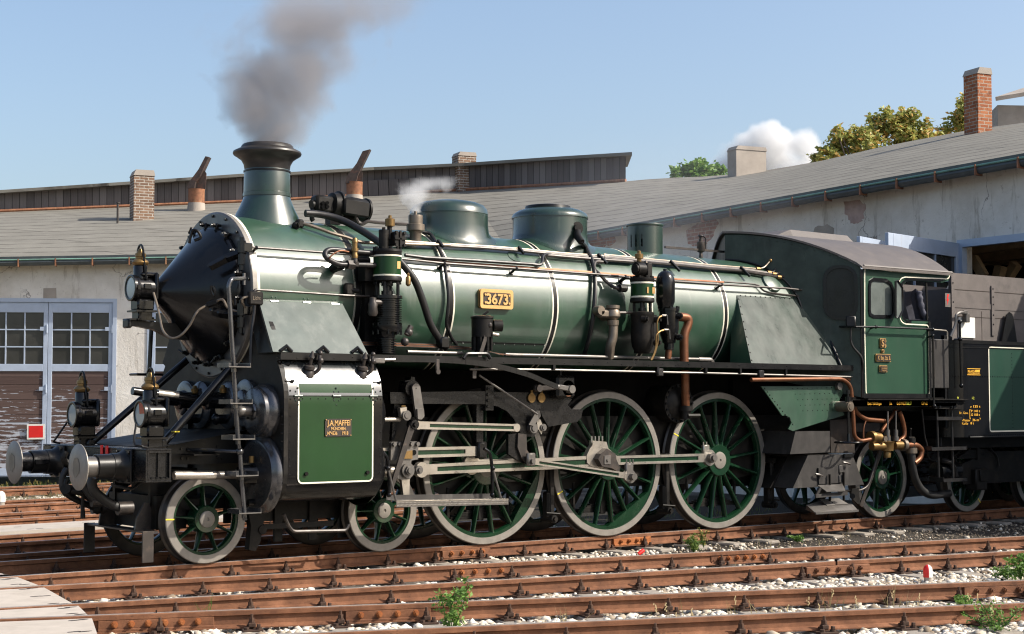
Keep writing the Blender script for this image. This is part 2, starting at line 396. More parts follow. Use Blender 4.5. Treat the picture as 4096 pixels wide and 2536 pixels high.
# building
def plaster():
    t = NT('old plaster'); c = t.co()
    k = t.ramp(t.noise(c, .7, 8, .7), [(.3, (.52, .475, .41)), (.55, (.68, .64, .58)), (.75, (.75, .72, .665))])
    k = t.mix(t.mask(t.noise(t.co(scale=(2.2, 2.2, .35)), 1.6, 7, .7), .56, .72), k, (.30, .255, .20))
    k = t.mix(t.mask(t.noise(c, 9, 8, .75), .60, .70), k, (.31, .27, .22))
    w = t.n('TexVoronoi', {'Vector': t.n('VectorMath', {0: c, 1: t.n('TexNoise', {'Vector': c, 'Scale': 2., 'Detail': 6.}).outputs['Color']}, operation='ADD').outputs[0], 'Scale': .38}, feature='DISTANCE_TO_EDGE').outputs[0]
    cr = t.math('MULTIPLY', t.mask(w, .006, .001), t.mask(t.noise(c, .5, 3), .50, .58))
    k = t.mix(t.math('MULTIPLY', cr, .75), k, (.10, .085, .075))
    t.set(col=k, rough=.93, spec=.2); t.bump(t.noise(c, 14, 8, .75), .5, .03); MT['plaster'] = t.m
plaster()
def brick(name, c1, c2, mortar, sc=1.):
    t = NT(name); c = t.n('TexCoord').outputs['Object']; x = t.n('SeparateXYZ', {'Vector': c})
    cc = t.n('CombineXYZ', {0: t.math('ADD', x.outputs[0], x.outputs[1]), 1: x.outputs[2], 2: 0.})
    b = t.n('TexBrick', {'Vector': cc.outputs[0], 'Color1': c1, 'Color2': c2, 'Mortar': mortar, 'Scale': sc, 'Mortar Size': .012, 'Brick Width': .27, 'Row Height': .088, 'Bias': -.1})
    k = t.mix(t.mask(t.noise(c, 6, 6, .7), .5, .75), b.outputs[0], tuple(q*.45 for q in c1))
    t.set(col=k, rough=.9, spec=.2); t.bump(t.math('ADD', t.math('MULTIPLY', b.outputs[1], -1.), t.math('MULTIPLY', t.noise(c, 40, 5), .5)), .6, .012); MT[name] = t.m
brick('brown brick', (.16, .10, .07), (.26, .16, .105), (.42, .39, .34))
brick('red brick', (.28, .095, .045), (.40, .16, .075), (.36, .29, .23))
brick('wall brick', (.30, .125, .085), (.40, .20, .15), (.42, .34, .28))
pm('pink mortar', (.40, .30, .27), .92, var=.2, vs=4, dirt=(.3, .2, .17), damt=.5, ds=5, bump=.5, bs=20, spec=.2)
pm('cement', (.33, .29, .25), .92, var=.16, vs=2, dirt=(.2, .17, .14), damt=.4, ds=2, bump=.4, bs=20, spec=.2)
def felt():
    t = NT('roofing felt'); uv = t.n('TexCoord').outputs['UV']; c = t.co(); x = t.n('SeparateXYZ', {'Vector': uv}); u, v = x.outputs[0], x.outputs[1]
    k = t.ramp(t.noise(c, 1.1, 7, .65), [(.3, (.145, .137, .118)), (.6, (.185, .176, .152)), (.8, (.225, .215, .188))])
    vv = t.math('ADD', v, t.math('MULTIPLY', t.noise(c, .5, 4), .45))
    fr = t.math('FRACT', t.math('MULTIPLY', vv, 1.05)); row = t.math('FLOOR', t.math('MULTIPLY', vv, 1.05))
    ln = t.mask(fr, .13, .05)
    wob = t.mask(t.noise(t.co(loc=(5, 5, 5)), 2.2, 4), .34, .52)
    lap = t.math('FRACT', t.math('ADD', t.math('MULTIPLY', u, .11), t.math('ADD', t.math('MULTIPLY', row, .377), t.math('MULTIPLY', fr, .09))))
    ln2 = t.mask(lap, .012, .004)
    m = t.math('MAXIMUM', t.math('MULTIPLY', ln, t.math('ADD', t.math('MULTIPLY', wob, .75), .25)), t.math('MULTIPLY', ln2, .8))
    k = t.mix(t.math('MULTIPLY', m, .9), k, (.04, .035, .03)); t.set(col=k, rough=.9, spec=.25)
    t.bump(t.math('ADD', t.math('MULTIPLY', m, -1.), t.math('MULTIPLY', t.noise(c, 30, 6), .4)), .5, .02); MT['felt'] = t.m
felt()
def boards(name, c0, c1, gap, width, paint=None, horizontal=False, pth=.56):
    "wooden boarding, grain along the boards, flaking paint if given"
    t = NT(name); uv = t.n('TexCoord').outputs['UV']; x = t.n('SeparateXYZ', {'Vector': uv}); a, b = (x.outputs[1], x.outputs[0]) if horizontal else (x.outputs[0], x.outputs[1])
    f = t.math('MULTIPLY', a, 1/width); idx = t.math('FLOOR', f); fr = t.math('FRACT', f)
    wn = t.n('TexWhiteNoise', {'W': idx}, noise_dimensions='1D').outputs[0]
    g = t.n('CombineXYZ', {0: t.math('MULTIPLY', a, 30.), 1: t.math('MULTIPLY', b, 1.6), 2: t.math('MULTIPLY', idx, 3.7)}).outputs[0]
    gr = t.noise(g, 1., 7, .65)
    k = t.mix(t.math('ADD', t.math('MULTIPLY', wn, .55), t.math('MULTIPLY', gr, .5)), c0, c1)
    if paint:
        pg = t.n('CombineXYZ', {0: t.math('MULTIPLY', a, 7.), 1: t.math('MULTIPLY', b, .9), 2: t.math('MULTIPLY', idx, .6)}).outputs[0]
        # paint has weathered off the upper half and hangs on in flakes lower down
        h = x.outputs[1]
        n = t.math('ADD', t.noise(pg, 1.7, 8, .7), t.math('MULTIPLY', t.mask(h, 2.6, .9), .13))
        k = t.mix(t.mask(n, pth+.06, pth+.08), k, paint)
    e = t.math('MAXIMUM', t.mask(fr, .06, .02), t.mask(fr, .96, .99))
    k = t.mix(e, k, gap); t.set(col=k, rough=.85, spec=.2); t.bump(t.math('SUBTRACT', t.math('MULTIPLY', gr, .6), e), .6, .012); MT[name] = t.m
boards('grey boarding', (.050, .043, .042), (.21, .187, .178), (.010, .009, .008), .24)
boards('door boarding', (.060, .038, .034), (.135, .092, .080), (.018, .012, .011), .20, paint=(.40, .42, .47), horizontal=True)
pm('door paint', (.37, .43, .53), .55, var=.08, vs=3, dirt=(.30, .27, .25), damt=.2, ds=7, streak=True)
pm('door paint bright', (.62, .64, .66), .5, var=.06, vs=3, dirt=(.42, .4, .38), damt=.15, ds=7)
pm('gutter zinc', (.060, .070, .072), .5, .2, var=.25, vs=4, dirt=(.10, .11, .105), damt=.4, ds=2)
pm('gutter green', (.16, .30, .24), .55, .1, var=.2, vs=3, dirt=(.1, .14, .12), damt=.4)
pm('vent rust', (.26, .11, .055), .7, .1, var=.35, vs=7, dirt=(.44, .26, .13), damt=.45, ds=7, streak=True, bump=.3, bs=40)
pm('vent dark', (.045, .030, .025), .7, .1, var=.5, vs=9, dirt=(.13, .05, .03), damt=.5, ds=5)
pm('beam wood', (.30, .20, .11), .8, var=.25, vs=6)
pm('bark', (.10, .075, .055), .9, var=.3)
def leafmat(name, lo, hi, autumn, aamt):
    t = NT(name); a = t.n('Attribute', attribute_name='tone').outputs['Fac']; c = t.co()
    k = t.ramp(a, [(0, lo), (1-aamt-.02, hi), (1-aamt+.08, autumn)])
    t.set(col=k, rough=.5, spec=.4)
    tr = t.n('BsdfTranslucent', {'Color': k}); mx = t.n('MixShader', {0: .35, 1: t.b.outputs[0], 2: tr.outputs[0]})
    t.t.links.new(mx.outputs[0], t.out.inputs[0]); MT[name] = t.m
leafmat('leaf green', (.10, .17, .03), (.24, .33, .07), (.20, .16, .045), .18)
leafmat('leaf autumn', (.22, .25, .06), (.42, .42, .12), (.62, .38, .12), .30)
leafmat('leaf fresh', (.07, .16, .025), (.17, .30, .06), (.22, .32, .08), .2)
leafmat('straw', (.16, .15, .05), (.36, .30, .14), (.45, .36, .2), .3)
# ------------------------------------------------------------- ground and tracks
def gz(y): return -.28*min(1, max(0, (y-2)/24))
xs = [-500, -250, -120, -70, -45, -30]+[-20+.8*i for i in range(60)]+[29, 32, 36, 42, 55, 80, 140, 260, 500]
ys = [-500, -250, -120, -60, -35, -25]+[-18+.8*i for i in range(70)]+[39, 42, 48, 60, 85, 140, 260, 500]
g = M(); rg = random.Random(3)
g.add([(x, y, -.205+gz(y)+rg.uniform(-.012, .012)) for y in ys for x in xs],
      [(j*len(xs)+i, j*len(xs)+i+1, (j+1)*len(xs)+i+1, (j+1)*len(xs)+i) for j in range(len(ys)-1) for i in range(len(xs)-1)])
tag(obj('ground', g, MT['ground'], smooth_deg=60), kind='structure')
PROF = [(-.058, -.148), (.058, -.148), (.058, -.138), (.012, -.116), (.0075, -.05), (.033, -.040), (.033, -.006), (.027, 0), (-.027, 0), (-.033, -.006), (-.033, -.040), (-.0075, -.05), (-.012, -.116), (-.058, -.138)]
def rail_mesh(p0, p1):
    m = M(); p0, p1 = V(p0), V(p1); d = (p1-p0).normalized(); w = V((-d.y, d.x, 0)).normalized(); n = len(PROF); k = max(2, int((p1-p0).length/3)); P = []
    for i in range(k+1):
        c = p0.lerp(p1, i/k); P += [c+w*a+V((0, 0, b)) for a, b in PROF]
    F = [(i*n+j, i*n+(j+1) % n, (i+1)*n+(j+1) % n, (i+1)*n+j) for i in range(k) for j in range(n)]
    return m.add(P, [tuple(reversed(f)) for f in F]+[tuple(range(n)), tuple(range(k*n, k*n+n))[::-1]])
def head_mesh(p0, p1):
    p0, p1 = V(p0), V(p1); d = (p1-p0).normalized(); w = V((-d.y, d.x, 0)).normalized()*.022; z = V((0, 0, .0025))
    return M().sheet(p0-w, p1-w, p1+w, p0+w, .0025)
def fast_mesh():
    m = M(); m.box((0, 0, -.156), (.17, .36, .016), ch=.003)
    for s in (-1, 1):
        m.box((0, s*.083, -.118), (.062, .055, .040), ch=.006); m.box((0, s*.058, -.126), (.075, .03, .02), ch=.004)
        m.cyl((0, s*.083, -.10), (0, s*.083, -.028), .0125, 8)
        m.cyl((0, s*.083, -.098), (0, s*.083, -.090), .027, 10); m.cyl((0, s*.083, -.090), (0, s*.083, -.060), .0235, 6)
        m.cyl((.05, s*.140, -.15), (.05, s*.140, -.132), .026, 10); m.box((.05, s*.140, -.118), (.028, .028, .028), ch=.004)
        m.cyl((-.052, s*.150, -.15), (-.052, s*.150, -.126), .022, 8)
    return m
FASTME = None
SLEEPME = {}
def track(label, cat_group, o, ang, x0, x1, sp, ph, mats, offs=(-.7535, .7535), half=1.27, fastr=None, sl='sleeper concrete'):
    "one track: two rails, sleepers, a fastening at every crossing; o a point on its centre line, ang its bearing"
    global FASTME
    d = V((math.cos(ang), math.sin(ang), 0)); w = V((-d.y, d.x, 0)); o = V(o)
    T = thing('railway_track', label, 'railway track', o, cat_group)
    def gzz(p): return V((p.x, p.y, gz(p.y)))
    for f in offs:
        a, b = gzz(o+d*x0+w*f), gzz(o+d*x1+w*f)
        r = obj('rail', rail_mesh(a, b), MT[mats], T, smooth_deg=20); obj('running_surface', head_mesh(a, b), MT['rail head'], r, smooth_deg=0)
    k = 0; x = ph
    lo, hi = fastr if fastr else (x0, x1)
    s0 = f0 = None
    while x > lo: x -= sp
    x += sp
    while x < hi:
        p = gzz(o+d*x)-o
        if s0 is None:
            s0 = obj('sleeper', M().box((0, 0, -.24), (.25, half*2, .15), ch=.02), MT[sl], T, local=True, smooth_deg=0); s0.location = p; s0.rotation_euler.z = ang
        else: dup(s0, T, p)
        for f in offs:
            q = gzz(o+d*x+w*f)-o
            if f0 is None:
                f0 = obj('rail_fastening', fast_mesh(), MT['fastening rust'], T, local=True, smooth_deg=30)
                if FASTME: f0.data = FASTME
                FASTME = f0.data; f0.location = q; f0.rotation_euler.z = ang
            else: dup(f0, T, q)
        x += sp
    return T, d, w
def fishplate(T, d, c, side, L, nb, mat='rail rust', bmat='bright rust', hexa=False):
    "c centre on the rail axis at rail top"
    w = V((-d.y, d.x, 0))*side; c = V(c); ax = (d, V((0, 0, 1)), d.cross(V((0, 0, 1))))
    m = M().box(c+w*.026+V((0, 0, -.082)), (L, .078, .036), ax, ch=.006); m.box(c+w*.036+V((0, 0, -.124)), (L, .022, .05), ax, ch=.004)
    f = obj('joint_plate', m, MT[mat], T, smooth_deg=20)
    for i in range(nb):
        t = (i+.5)/nb-.5; p = c+d*(L*.86*t)+w*.044+V((0, 0, -.078)); b = M()
        b.cyl(p, p+w*.010, .028, 12); b.cyl(p+w*.010, p+w*.034, .0225, 6); b.cyl(p+w*.034, p+w*.052, .0125, 8); obj('plate_bolt', b, MT[bmat], f, smooth_deg=30)
    m2 = M().box(c+V((0, 0, -.018)), (.008, .074, .042), ax); obj('rail_gap', m2, MT['dark inside'], f, smooth_deg=0)
t1, d1, w1 = track('oily rusted track that the green engine stands on', 'tracks fanning out of the engine yard', (0, 0, 0), 0, -6, 30, .675, .30, 'rail rust', fastr=(-3.6, 15.5))
a2 = math.atan(-.195)
t2, d2, w2 = track('rusty track of pale stone ballast next to the engine on its near side', 'tracks fanning out of the engine yard', (0, -2.93, 0), a2, -5.5, 26, .68, .63+.57, 'rail rust', fastr=(-2.6, 14))
a3 = math.atan(-.385)
t3, d3, w3 = track('nearest rusty track along the bottom edge of the picture with the tall leafy weed', 'tracks fanning out of the engine yard', (0, -5.85, 0), a3, -5.5, 12, .745, -.87+1.98, 'rail rust', fastr=(-3.4, 7.6))
track('track directly behind the engine, seen beneath its front buffers', 'tracks fanning out of the engine yard', (0, 2.48, 0), .12, -9, 7, .68, .2, 'rail rust', fastr=(-3, 5))
track('second track behind the engine with pale boards between its rails', 'tracks fanning out of the engine yard', (.4, 5.35, 0), .13, -9, 8, .68, .2, 'rail rust', fastr=(-3, 6))
track('third track behind the engine, left of the hanging brake hoses', 'tracks fanning out of the engine yard', (2., 8.85, 0), .19, -9, 9, .68, .1, 'rail rust', fastr=(-2.5, 6))
track('track with dark dirt along its rails, second nearest the shed doors', 'tracks fanning out of the engine yard', (4., 13.1, 0), .20, -9, 11, .68, .0, 'rail rust', fastr=(-2.5, 7))
track('orange rusted track in the grass right before the shed doors', 'tracks fanning out of the engine yard', (6., 19.4, 0), .16, -9, 12, .68, .0, 'rail rust', fastr=(-2, 6), sl='sleeper concrete')
def onrail(p, y0, m):
    dd = ray(p); t = (y0-(CAM.y-m*CAM.x))/(dd.y-m*dd.x); q = CAM+dd*t; return V((q.x, y0+m*q.x, 0))
for T, d, y0, m, side, (pa, pb), n, mt, bm in (
        (t3, d3, -5.03, -.385, -1, (G6(680, 1040), G6(1490, 1040)), 6, 'rail rust', 'bright rust'),
        (t3, d3, -5.03, -.385, -1, (G7(135, 890), G7(730, 890)), 4, 'rail rust', 'bright rust'),
        (t3, d3, -5.03, -.385, -1, (G8(2035, 680), G8(2560, 660)), 5, 'rail rust', 'rail rust'),
        (t2, d2, -2.14, -.195, -1, (G7(865, 600), G7(1290, 590)), 4, 'rail rust', 'bright rust'),
        (t2, d2, -2.14, -.195, -1, (G8(385, 475), G8(775, 460)), 6, 'rail rust', 'bright rust'),
        (t2, d2, -3.72, -.195, -1, (G8(1005, 545), G8(1420, 530)), 5, 'rail rust', 'rail rust'),
        (t1, d1, -.7535, 0, -1, (G7(805, 470), G7(1140, 460)), 4, 'rail rust', 'bright rust'),
        (t1, d1, -.7535, 0, -1, (G7(2000, 390), G7(2260, 380)), 4, 'bright rust', 'bright rust')):
    qa, qb = onrail(pa, y0, m), onrail(pb, y0, m); fishplate(T, d, (qa+qb)/2, side, (qb-qa).length, n, mt, bm)
# pale crossing boards, each panel a thing of its own
def panel(pts, label, holes=()):
    m = M().prism([(p[0], p[1]) for p in pts], -.07, (0, 0, -.006), (1, 0, 0), (0, 1, 0)); c = V((sum(p[0] for p in pts)/len(pts), sum(p[1] for p in pts)/len(pts), -.08))
    T = thing('crossing_panel', label, 'crossing board', c, 'pale boards of the crossing'); obj('board', m, MT['deck board'], T, smooth_deg=0)
    for (u, v) in holes:
        q = A((u, v), z=-.006); h = M().prism([(q.x+.055*math.cos(t*PI/6), q.y+.018*math.sin(t*PI/6)) for t in range(12)], .002, (0, 0, -.0058), (1, 0, 0), (0, 1, 0))
        obj('lifting_slot', h, MT['plate black'], T, smooth_deg=0)
def xy(p): q = A(p, z=-.006); return (q.x, q.y)
Lp = crop(2.713, 0, 2100)
panel([(-6.5, -.90), xy(Lp(0, 567)), xy(Lp(190, 566)), xy(Lp(410, 650)), xy(Lp(0, 664)), (-6.5, -1.02)][0:1]+[xy(Lp(190, 566)), xy(Lp(410, 650)), (-6.5, -.98)], 'smallest pale board, a wedge below the buffers beside the engine rail', [Lp(60, 592), Lp(115, 582), Lp(175, 644), Lp(265, 646)])
panel([xy(Lp(480, 678)), (-6.5, -.98-.0), (-6.5, -2.40), xy(Lp(800, 858))], 'widest pale board with a slanting end between the second and third rail', [Lp(265, 698), Lp(350, 688), Lp(392, 775), Lp(490, 770), Lp(580, 853), Lp(675, 857)])
panel([xy(Lp(850, 876)), (-6.5, -2.50), (-6.5, -2.62), xy(Lp(950, 974))], 'narrow pale board second from the bottom left corner', [Lp(690, 905), Lp(765, 893), Lp(782, 962), Lp(875, 970)])
panel([xy(Lp(998, 1012)), (-6.5, -2.70), (-6.5, -4.1), (-3.6, -5.4), xy(Lp(1055, 1183))], 'pale board in the bottom left corner of the picture', [Lp(810, 1036), Lp(890, 1028), Lp(805, 1160), Lp(925, 1156)])
panel([(-6.5, -.62), (-6.5, .62), (-2.05, .62), xy(Lp(110, 548)), xy(Lp(60, 535))], 'pale board between the two rails under the engine front')
panel([(-6.5, 3.98), (4.5, 5.38), (4.4, 6.42), (-6.5, 5.0)], 'long pale board lying between rails behind the engine front', [Z1(235, 1203), Z1(1150, 1147), Z1(410, 1231), Z1(530, 1224)])
# ballast
def stones(name, areas, seed=1):
    import array
    r = random.Random(seed); bm0 = bmesh.new(); bmesh.ops.create_icosphere(bm0, subdivisions=1, radius=1.); bv = [v.co.copy() for v in bm0.verts]; bf = [tuple(v.index for v in f.verts) for f in bm0.faces]; bm0.free()
    co = []; fc = []; tone = []; k = 0
    for (fn, n, s0, s1, tmin, tmax) in areas:
        for i in range(n):
            p = fn(r)
            if p is None: continue
            s = r.uniform(s0, s1)*(1.35 if r.random() < .07 else 1); e = (r.uniform(.8, 1.35), r.uniform(.7, 1.1), r.uniform(.5, .85)); rot = Matrix.Rotation(r.uniform(0, 6.3), 3, 'Z') @ Matrix.Rotation(r.uniform(-.5, .5), 3, 'X')
            tn = r.uniform(tmin, tmax)
            for v in bv:
                q = rot @ V((v.x*e[0], v.y*e[1], v.z*e[2])); q *= s*r.uniform(.72, 1.18); co += [p[0]+q.x, p[1]+q.y, p[2]+q.z]; tone.append(tn)
            fc += [j+k for f in bf for j in f]; k += len(bv)
    me = bpy.data.meshes.new(name); nf = len(fc)//3; me.vertices.add(k); me.vertices.foreach_set('co', co); me.loops.add(len(fc)); me.loops.foreach_set('vertex_index', fc)
    me.polygons.add(nf); me.polygons.foreach_set('loop_start', list(range(0, len(fc), 3))); me.polygons.foreach_set('loop_total', [3]*nf); me.update(); me.validate()
    at_ = me.attributes.new('tone', 'FLOAT', 'POINT'); at_.data.foreach_set('value', tone); me.materials.append(MT['stone'])
    o = bpy.data.objects.new(name, me); COL.objects.link(o); return o
def tr_area(o, ang, x0, x1, y0, y1, dz=-.195, dens=None, sp=None, ph=0):
    "random point in track axes; keeps sleeper tops mostly bare"
    d = V((math.cos(ang), math.sin(ang), 0)); w = V((-d.y, d.x, 0)); o = V(o)
    def f(r):
        a, b = r.uniform(x0, x1), r.uniform(y0, y1); z = dz
        if sp:
            q = abs(((a-ph)/sp+.5) % 1-.5)*sp
            if q < .125 and abs(b) < 1.25:
                if r.random() < .9: return None
                z = -.16
            z += .018*math.cos(2*PI*(a-ph)/sp+PI)-.002
        if dens and dens(a, b) < r.random(): return None
        if abs(abs(b)-.7535) < .07: return None
        p = o+d*a+w*b; return (p.x, p.y, z+r.uniform(-.02, .012)+gz(p.y))
    return f
def cinder(a, b): return max(.0, min(1, (7.0-a)/3.0))
tag(stones('ballast', [
    (tr_area((0, -2.93, 0), a2, -3, 14, -.80, .80, sp=.68, ph=1.20), 15000, .024, .050, .0, 1.),
    (tr_area((0, -2.93, 0), a2, -3, 14, -2.0, -.8, sp=.68, ph=1.20), 8500, .02, .045, .0, 1.),
    (tr_area((0, -5.85, 0), a3, -3.6, 8, -.85, .85, sp=.745, ph=1.11), 13500, .026, .055, .0, 1.),
    (tr_area((0, -5.85, 0), a3, -3.0, 7, -1.7, -.85, sp=.745, ph=1.11), 6500, .026, .055, .0, 1.),
    (tr_area((0, -5.85, 0), a3, 0, 8.5, .8, 2.6, dens=lambda a, b: 1-.9*max(0, min(1, (a-6.2)/1.2))), 9500, .02, .046, .0, 1.),
    (tr_area((0, 0, 0), 0, -3.0, 8, -2.0, -.8, dens=lambda a, b: max(.12, cinder(a, b))), 5200, .02, .042, .0, .95),
    (tr_area((0, 0, 0), 0, 6.5, 16, -4.2, -.8), 4200, .006, .020, .0, .22),
    (tr_area((0, 0, 0), 0, 7, 16, -4.4, -.8), 260, .015, .035, .1, .85),
    (tr_area((0, 0, 0), 0, -3.5, 16, -.7, .7, sp=.675, ph=.3), 2600, .02, .04, .0, .6),
    (tr_area((0, 2.0, 0), .1, -4, 8, -1., 1.), 1300, .02, .04, .1, 1.),
    (tr_area((3, 13., 0), .19, -5, 7, -4.5, 6), 2600, .02, .05, .1, 1.),
    (tr_area((5, 17., 0), .19, -5, 5, -1.5, 1.2), 1600, .025, .06, .3, 1.)]), kind='stuff', label='loose pale ballast stones between the rails')
# ------------------------------------------------------------- marker posts, can
def marker(p, h, r, label):
    T = thing('marker_post', label, 'marker post', p, 'red and white fouling posts')
    obj('base', M().lathe([(-.06, r*.86), (h*.42, r*.86), (h*.42, 0)], p, (0, 0, 1), 20), MT['cement'], T)
    for s, mt, nm in ((0, 'white paint', 'white_half'), (1, 'red paint', 'red_half')):
        prof = [(h*.40, 0), (h*.40, r), (h*.72, r)]+[(h*.72+r*math.sin(t)*h*.28/r, r*math.cos(t)) for t in [i*PI/12 for i in range(1, 7)]]
        obj(nm, M().lathe(prof, p, (0, 0, 1), 14, 0, PI, u=V((RT.x, RT.y, 0))*(.0)+V((FW.x, FW.y, 0))*(1 if s else -1)), MT[mt], T)
q = A(G8(1815, 640), z=-.2); k = depth(q)/FPX
marker(q, 133/1.632*k*1.02, 30/1.632*k, 'short rounded red and white post behind the third rail at right')
q = A(G6(4, 240), z=-.25); marker(q, .34, .085, 'short red and white post at the left edge among the rear tracks')
q = A((2554, 2216), z=-.17); T = thing('drink_can', 'crushed red drink can lying among stones below the middle driving wheel', 'can', q)
obj('can_body', M().lathe([(0, 0), (0, .028), (.006, .026), (.08, .026), (.088, .021), (.088, 0)], q, (.75, -.3, .55), 16), MT['red paint'], T)
obj('can_lid', M().lathe([(.089, 0), (.089, .020), (.091, .021), (.091, 0)], q, (.75, -.3, .55), 16), MT['dull steel'], T)
# ------------------------------------------------------------- the engine shed
SHED = thing('engine_shed', 'long curved engine shed with grey felt roof, clerestory and pale plaster walls', 'engine shed', (12, 12, 0))
def hE(u): return 5.66+.54*(u-235)/3861
eL0, eL1 = A((0, 1027), z=5.56), A((1150, 1009), z=5.75); eR0, eR1 = A((2350, 925), z=hE(2350)), A((4096, 612), z=6.2)
def ext(a, b, t): return a+(b-a)*t
EAVE = [ext(eL0, eL1, -.75), ext(eL0, eL1, -.4), eL0, ext(eL0, eL1, .5), eL1, ext(eL0, eL1, 1.35), ext(eR0, eR1, -.28), eR0, ext(eR0, eR1, .2), ext(eR0, eR1, .4), ext(eR0, eR1, .6), ext(eR0, eR1, .8), eR1]
UEV = [-862, -460, 0, 575, 1150, 1500, 1861, 2350, 2700, 3049, 3398, 3747, 4096]
RV = [(-862, 882), (-460, 866), (0, 848), (575, 825), (970, 809), (1150, 801), (1500, 781), (1861, 762), (2350, 735), (2503, 727), (2623, 713), (2875, 704), (3070, 681), (3287, 643), (3551, 582), (3877, 520), (4096, 491)]
def interp(T, u):
    if u <= T[0][0]: (a, b), (c, d) = T[0], T[1]
    elif u >= T[-1][0]: (a, b), (c, d) = T[-2], T[-1]
    else:
        k = next(i for i in range(len(T)-1) if T[i][0] <= u <= T[i+1][0]); (a, b), (c, d) = T[k], T[k+1]
    return b+(d-b)*(u-a)/(c-a)
# finer columns so the ridge follows its outline
cols = []
for i in range(len(EAVE)-1):
    for j in range(3): t = j/3; cols.append((UEV[i]+(UEV[i+1]-UEV[i])*t, EAVE[i].lerp(EAVE[i+1], t)))
cols.append((UEV[-1], EAVE[-1]))
RIDGE = [AD((u, interp(RV, u)), depth(e)+12+2*max(0, u)/4096) for u, e in cols]
E3 = [e for u, e in cols]
dE = (eR1-eR0).normalized()
x1 = eR1+V((.28, -4.6, .02)); x2 = eR1+V((.32, -9.4, .04)); x3 = eR1+V((-.9, -15., .05))
for x in (x1, x2, x3):
    E3.append(x); RIDGE.append(x+V((13., -2.5, 3.)))
UVD = {}; roof = M(); NR = 6; s = 0; P = []
for i, (e, r) in enumerate(zip(E3, RIDGE)):
    if i: s += (e-E3[i-1]).length
    for j in range(NR+1):
        p = e.lerp(r, j/NR)+V((0, 0, .05*math.sin(PI*j/NR))); P.append(p); UVD[tuple(round(c, 4) for c in p)] = (s, (r-e).length*j/NR)
roof.add(P, [(i*(NR+1)+j, i*(NR+1)+j+1, (i+1)*(NR+1)+j+1, (i+1)*(NR+1)+j) for i in range(len(E3)-1) for j in range(NR)])
roof.f = [tuple(reversed(f)) for f in roof.f]
ROOFM = roof
RO = obj('roof', roof, MT['felt'], SHED, smooth_deg=10, uvf=lambda c: UVD[tuple(round(q, 4) for q in c)])
from mathutils.bvhtree import BVHTree
BV = BVHTree.FromPolygons([p[:] for p in roof.v], roof.f)
def onroof(p):
    h = BV.ray_cast(CAM, ray(p).normalized()); return h[0] if h[0] else AD(p, 50)
# roof edge, back slope, soffit
m = M()
for i in range(len(E3)-1):
    a, b, c, d = E3[i], E3[i+1], RIDGE[i+1], RIDGE[i]; z = V((0, 0, -.16))
    m.quad(a, b, b+z, a+z); m.quad(a+z, b+z, c+z, d+z)
obj('roof_edge', m, MT['gutter zinc'], RO, smooth_deg=0)
m = M()
for i in range(len(E3)-1):
    a, b = RIDGE[i], RIDGE[i+1]; o = V((7, 7, -2.2)); m.quad(a, b, b+o, a+o); o2 = V((7, 7, -9)); m.quad(a+o, b+o, b+o2, a+o2)
obj('rear_roof', m, MT['felt'], SHED, smooth_deg=0, uvf=lambda c: (c.x, c.y))
# gutter with its brackets
gm = M(); gl = M(); gb = M(); out = []
for i, e in enumerate(E3):
    t = (E3[min(i+1, len(E3)-1)]-E3[max(i-1, 0)]).normalized(); n = V((t.y, -t.x, 0)).normalized()
    if n.dot(CAM-e) < 0: n = -n
    out.append((e, n))
gm.tube([e+n*.05+V((0, 0, -.17)) for e, n in out], .085, 8); gl.tube([e+n*.125+V((0, 0, -.10)) for e, n in out], .022, 6)
gt = obj('gutter', gm, MT['gutter zinc'], SHED); obj('gutter_rim', gl, MT['gutter green'], gt)
acc = 0; nxt = .4
for i in range(len(E3)-1):
    a, b = E3[i], E3[i+1]; L = (b-a).length; n = out[i][1]; tt = (b-a).normalized()
    while nxt < acc+L:
        p = a+tt*(nxt-acc); obj('gutter_bracket', M().box(p+n*.06+V((0, 0, -.18)), (.03, .2, .2), (tt, n, V((0, 0, 1)))), MT['vent rust'], gt, smooth_deg=0); nxt += .95
    acc += L
# walls
class Wall:
    def __init__(s, a, b, inset):
        s.d = V((b.x-a.x, b.y-a.y, 0)).normalized(); s.n = V((s.d.y, -s.d.x, 0))
        if s.n.dot(CAM-a) < 0: s.n = -s.n
        s.o = V((a.x, a.y, 0))-s.n*inset; s.za, s.zb, s.L = a.z, b.z, (V((b.x-a.x, b.y-a.y, 0))).length
    def at(s, p, off=0.): return AP(p, s.o+s.n*off, s.n)
    def sz(s, p, off=0.): q = s.at(p, off); return ((q-s.o).dot(s.d), q.z)
    def pt(s, a, z, off=0.): return s.o+s.d*a+V((0, 0, z))+s.n*off
    def top(s, a): return s.za+(s.zb-s.za)*a/s.L-.12
    def prism(s, out, t, off, holes=()):
        m = M(); u, v = s.d, V((0, 0, 1)); w = u.cross(v); k = t if w.dot(s.n) > 0 else -t
        return m.prism(out, k, s.o+s.n*off, u, v, holes)
    def build(s, a0, a1, holes, t=.35):
        "wall with door openings, made of upright strips"
        H = [(min(p[0] for p in h), max(p[0] for p in h), max(p[1] for p in h)) for h in holes]; H = sorted((max(a0, x), min(a1, y), z) for x, y, z in H if y > a0 and x < a1); m = M(); cur = a0
        def strip_(x, y, z): m.join(s.prism([(x, z), (y, z), (y, s.top(y)), (x, s.top(x))], -t, 0))
        for x, y, z in H:
            if x > cur: strip_(cur, x, -.9)
            strip_(x, y, z); cur = y
        if cur < a1: strip_(cur, a1, -.9)
        return m
WL = Wall(eL0, eL1, .38); WR = Wall(eR0, eR1, .38)
d_s1, dz1 = WL.sz(Z4(920, 30)); d_s0 = WL.sz(Z4(-165, 60))[0]; dzb = WL.sz(Z4(920, 1425))[1]
pitch = WL.sz(Z4(1160, 30))[0]-d_s0
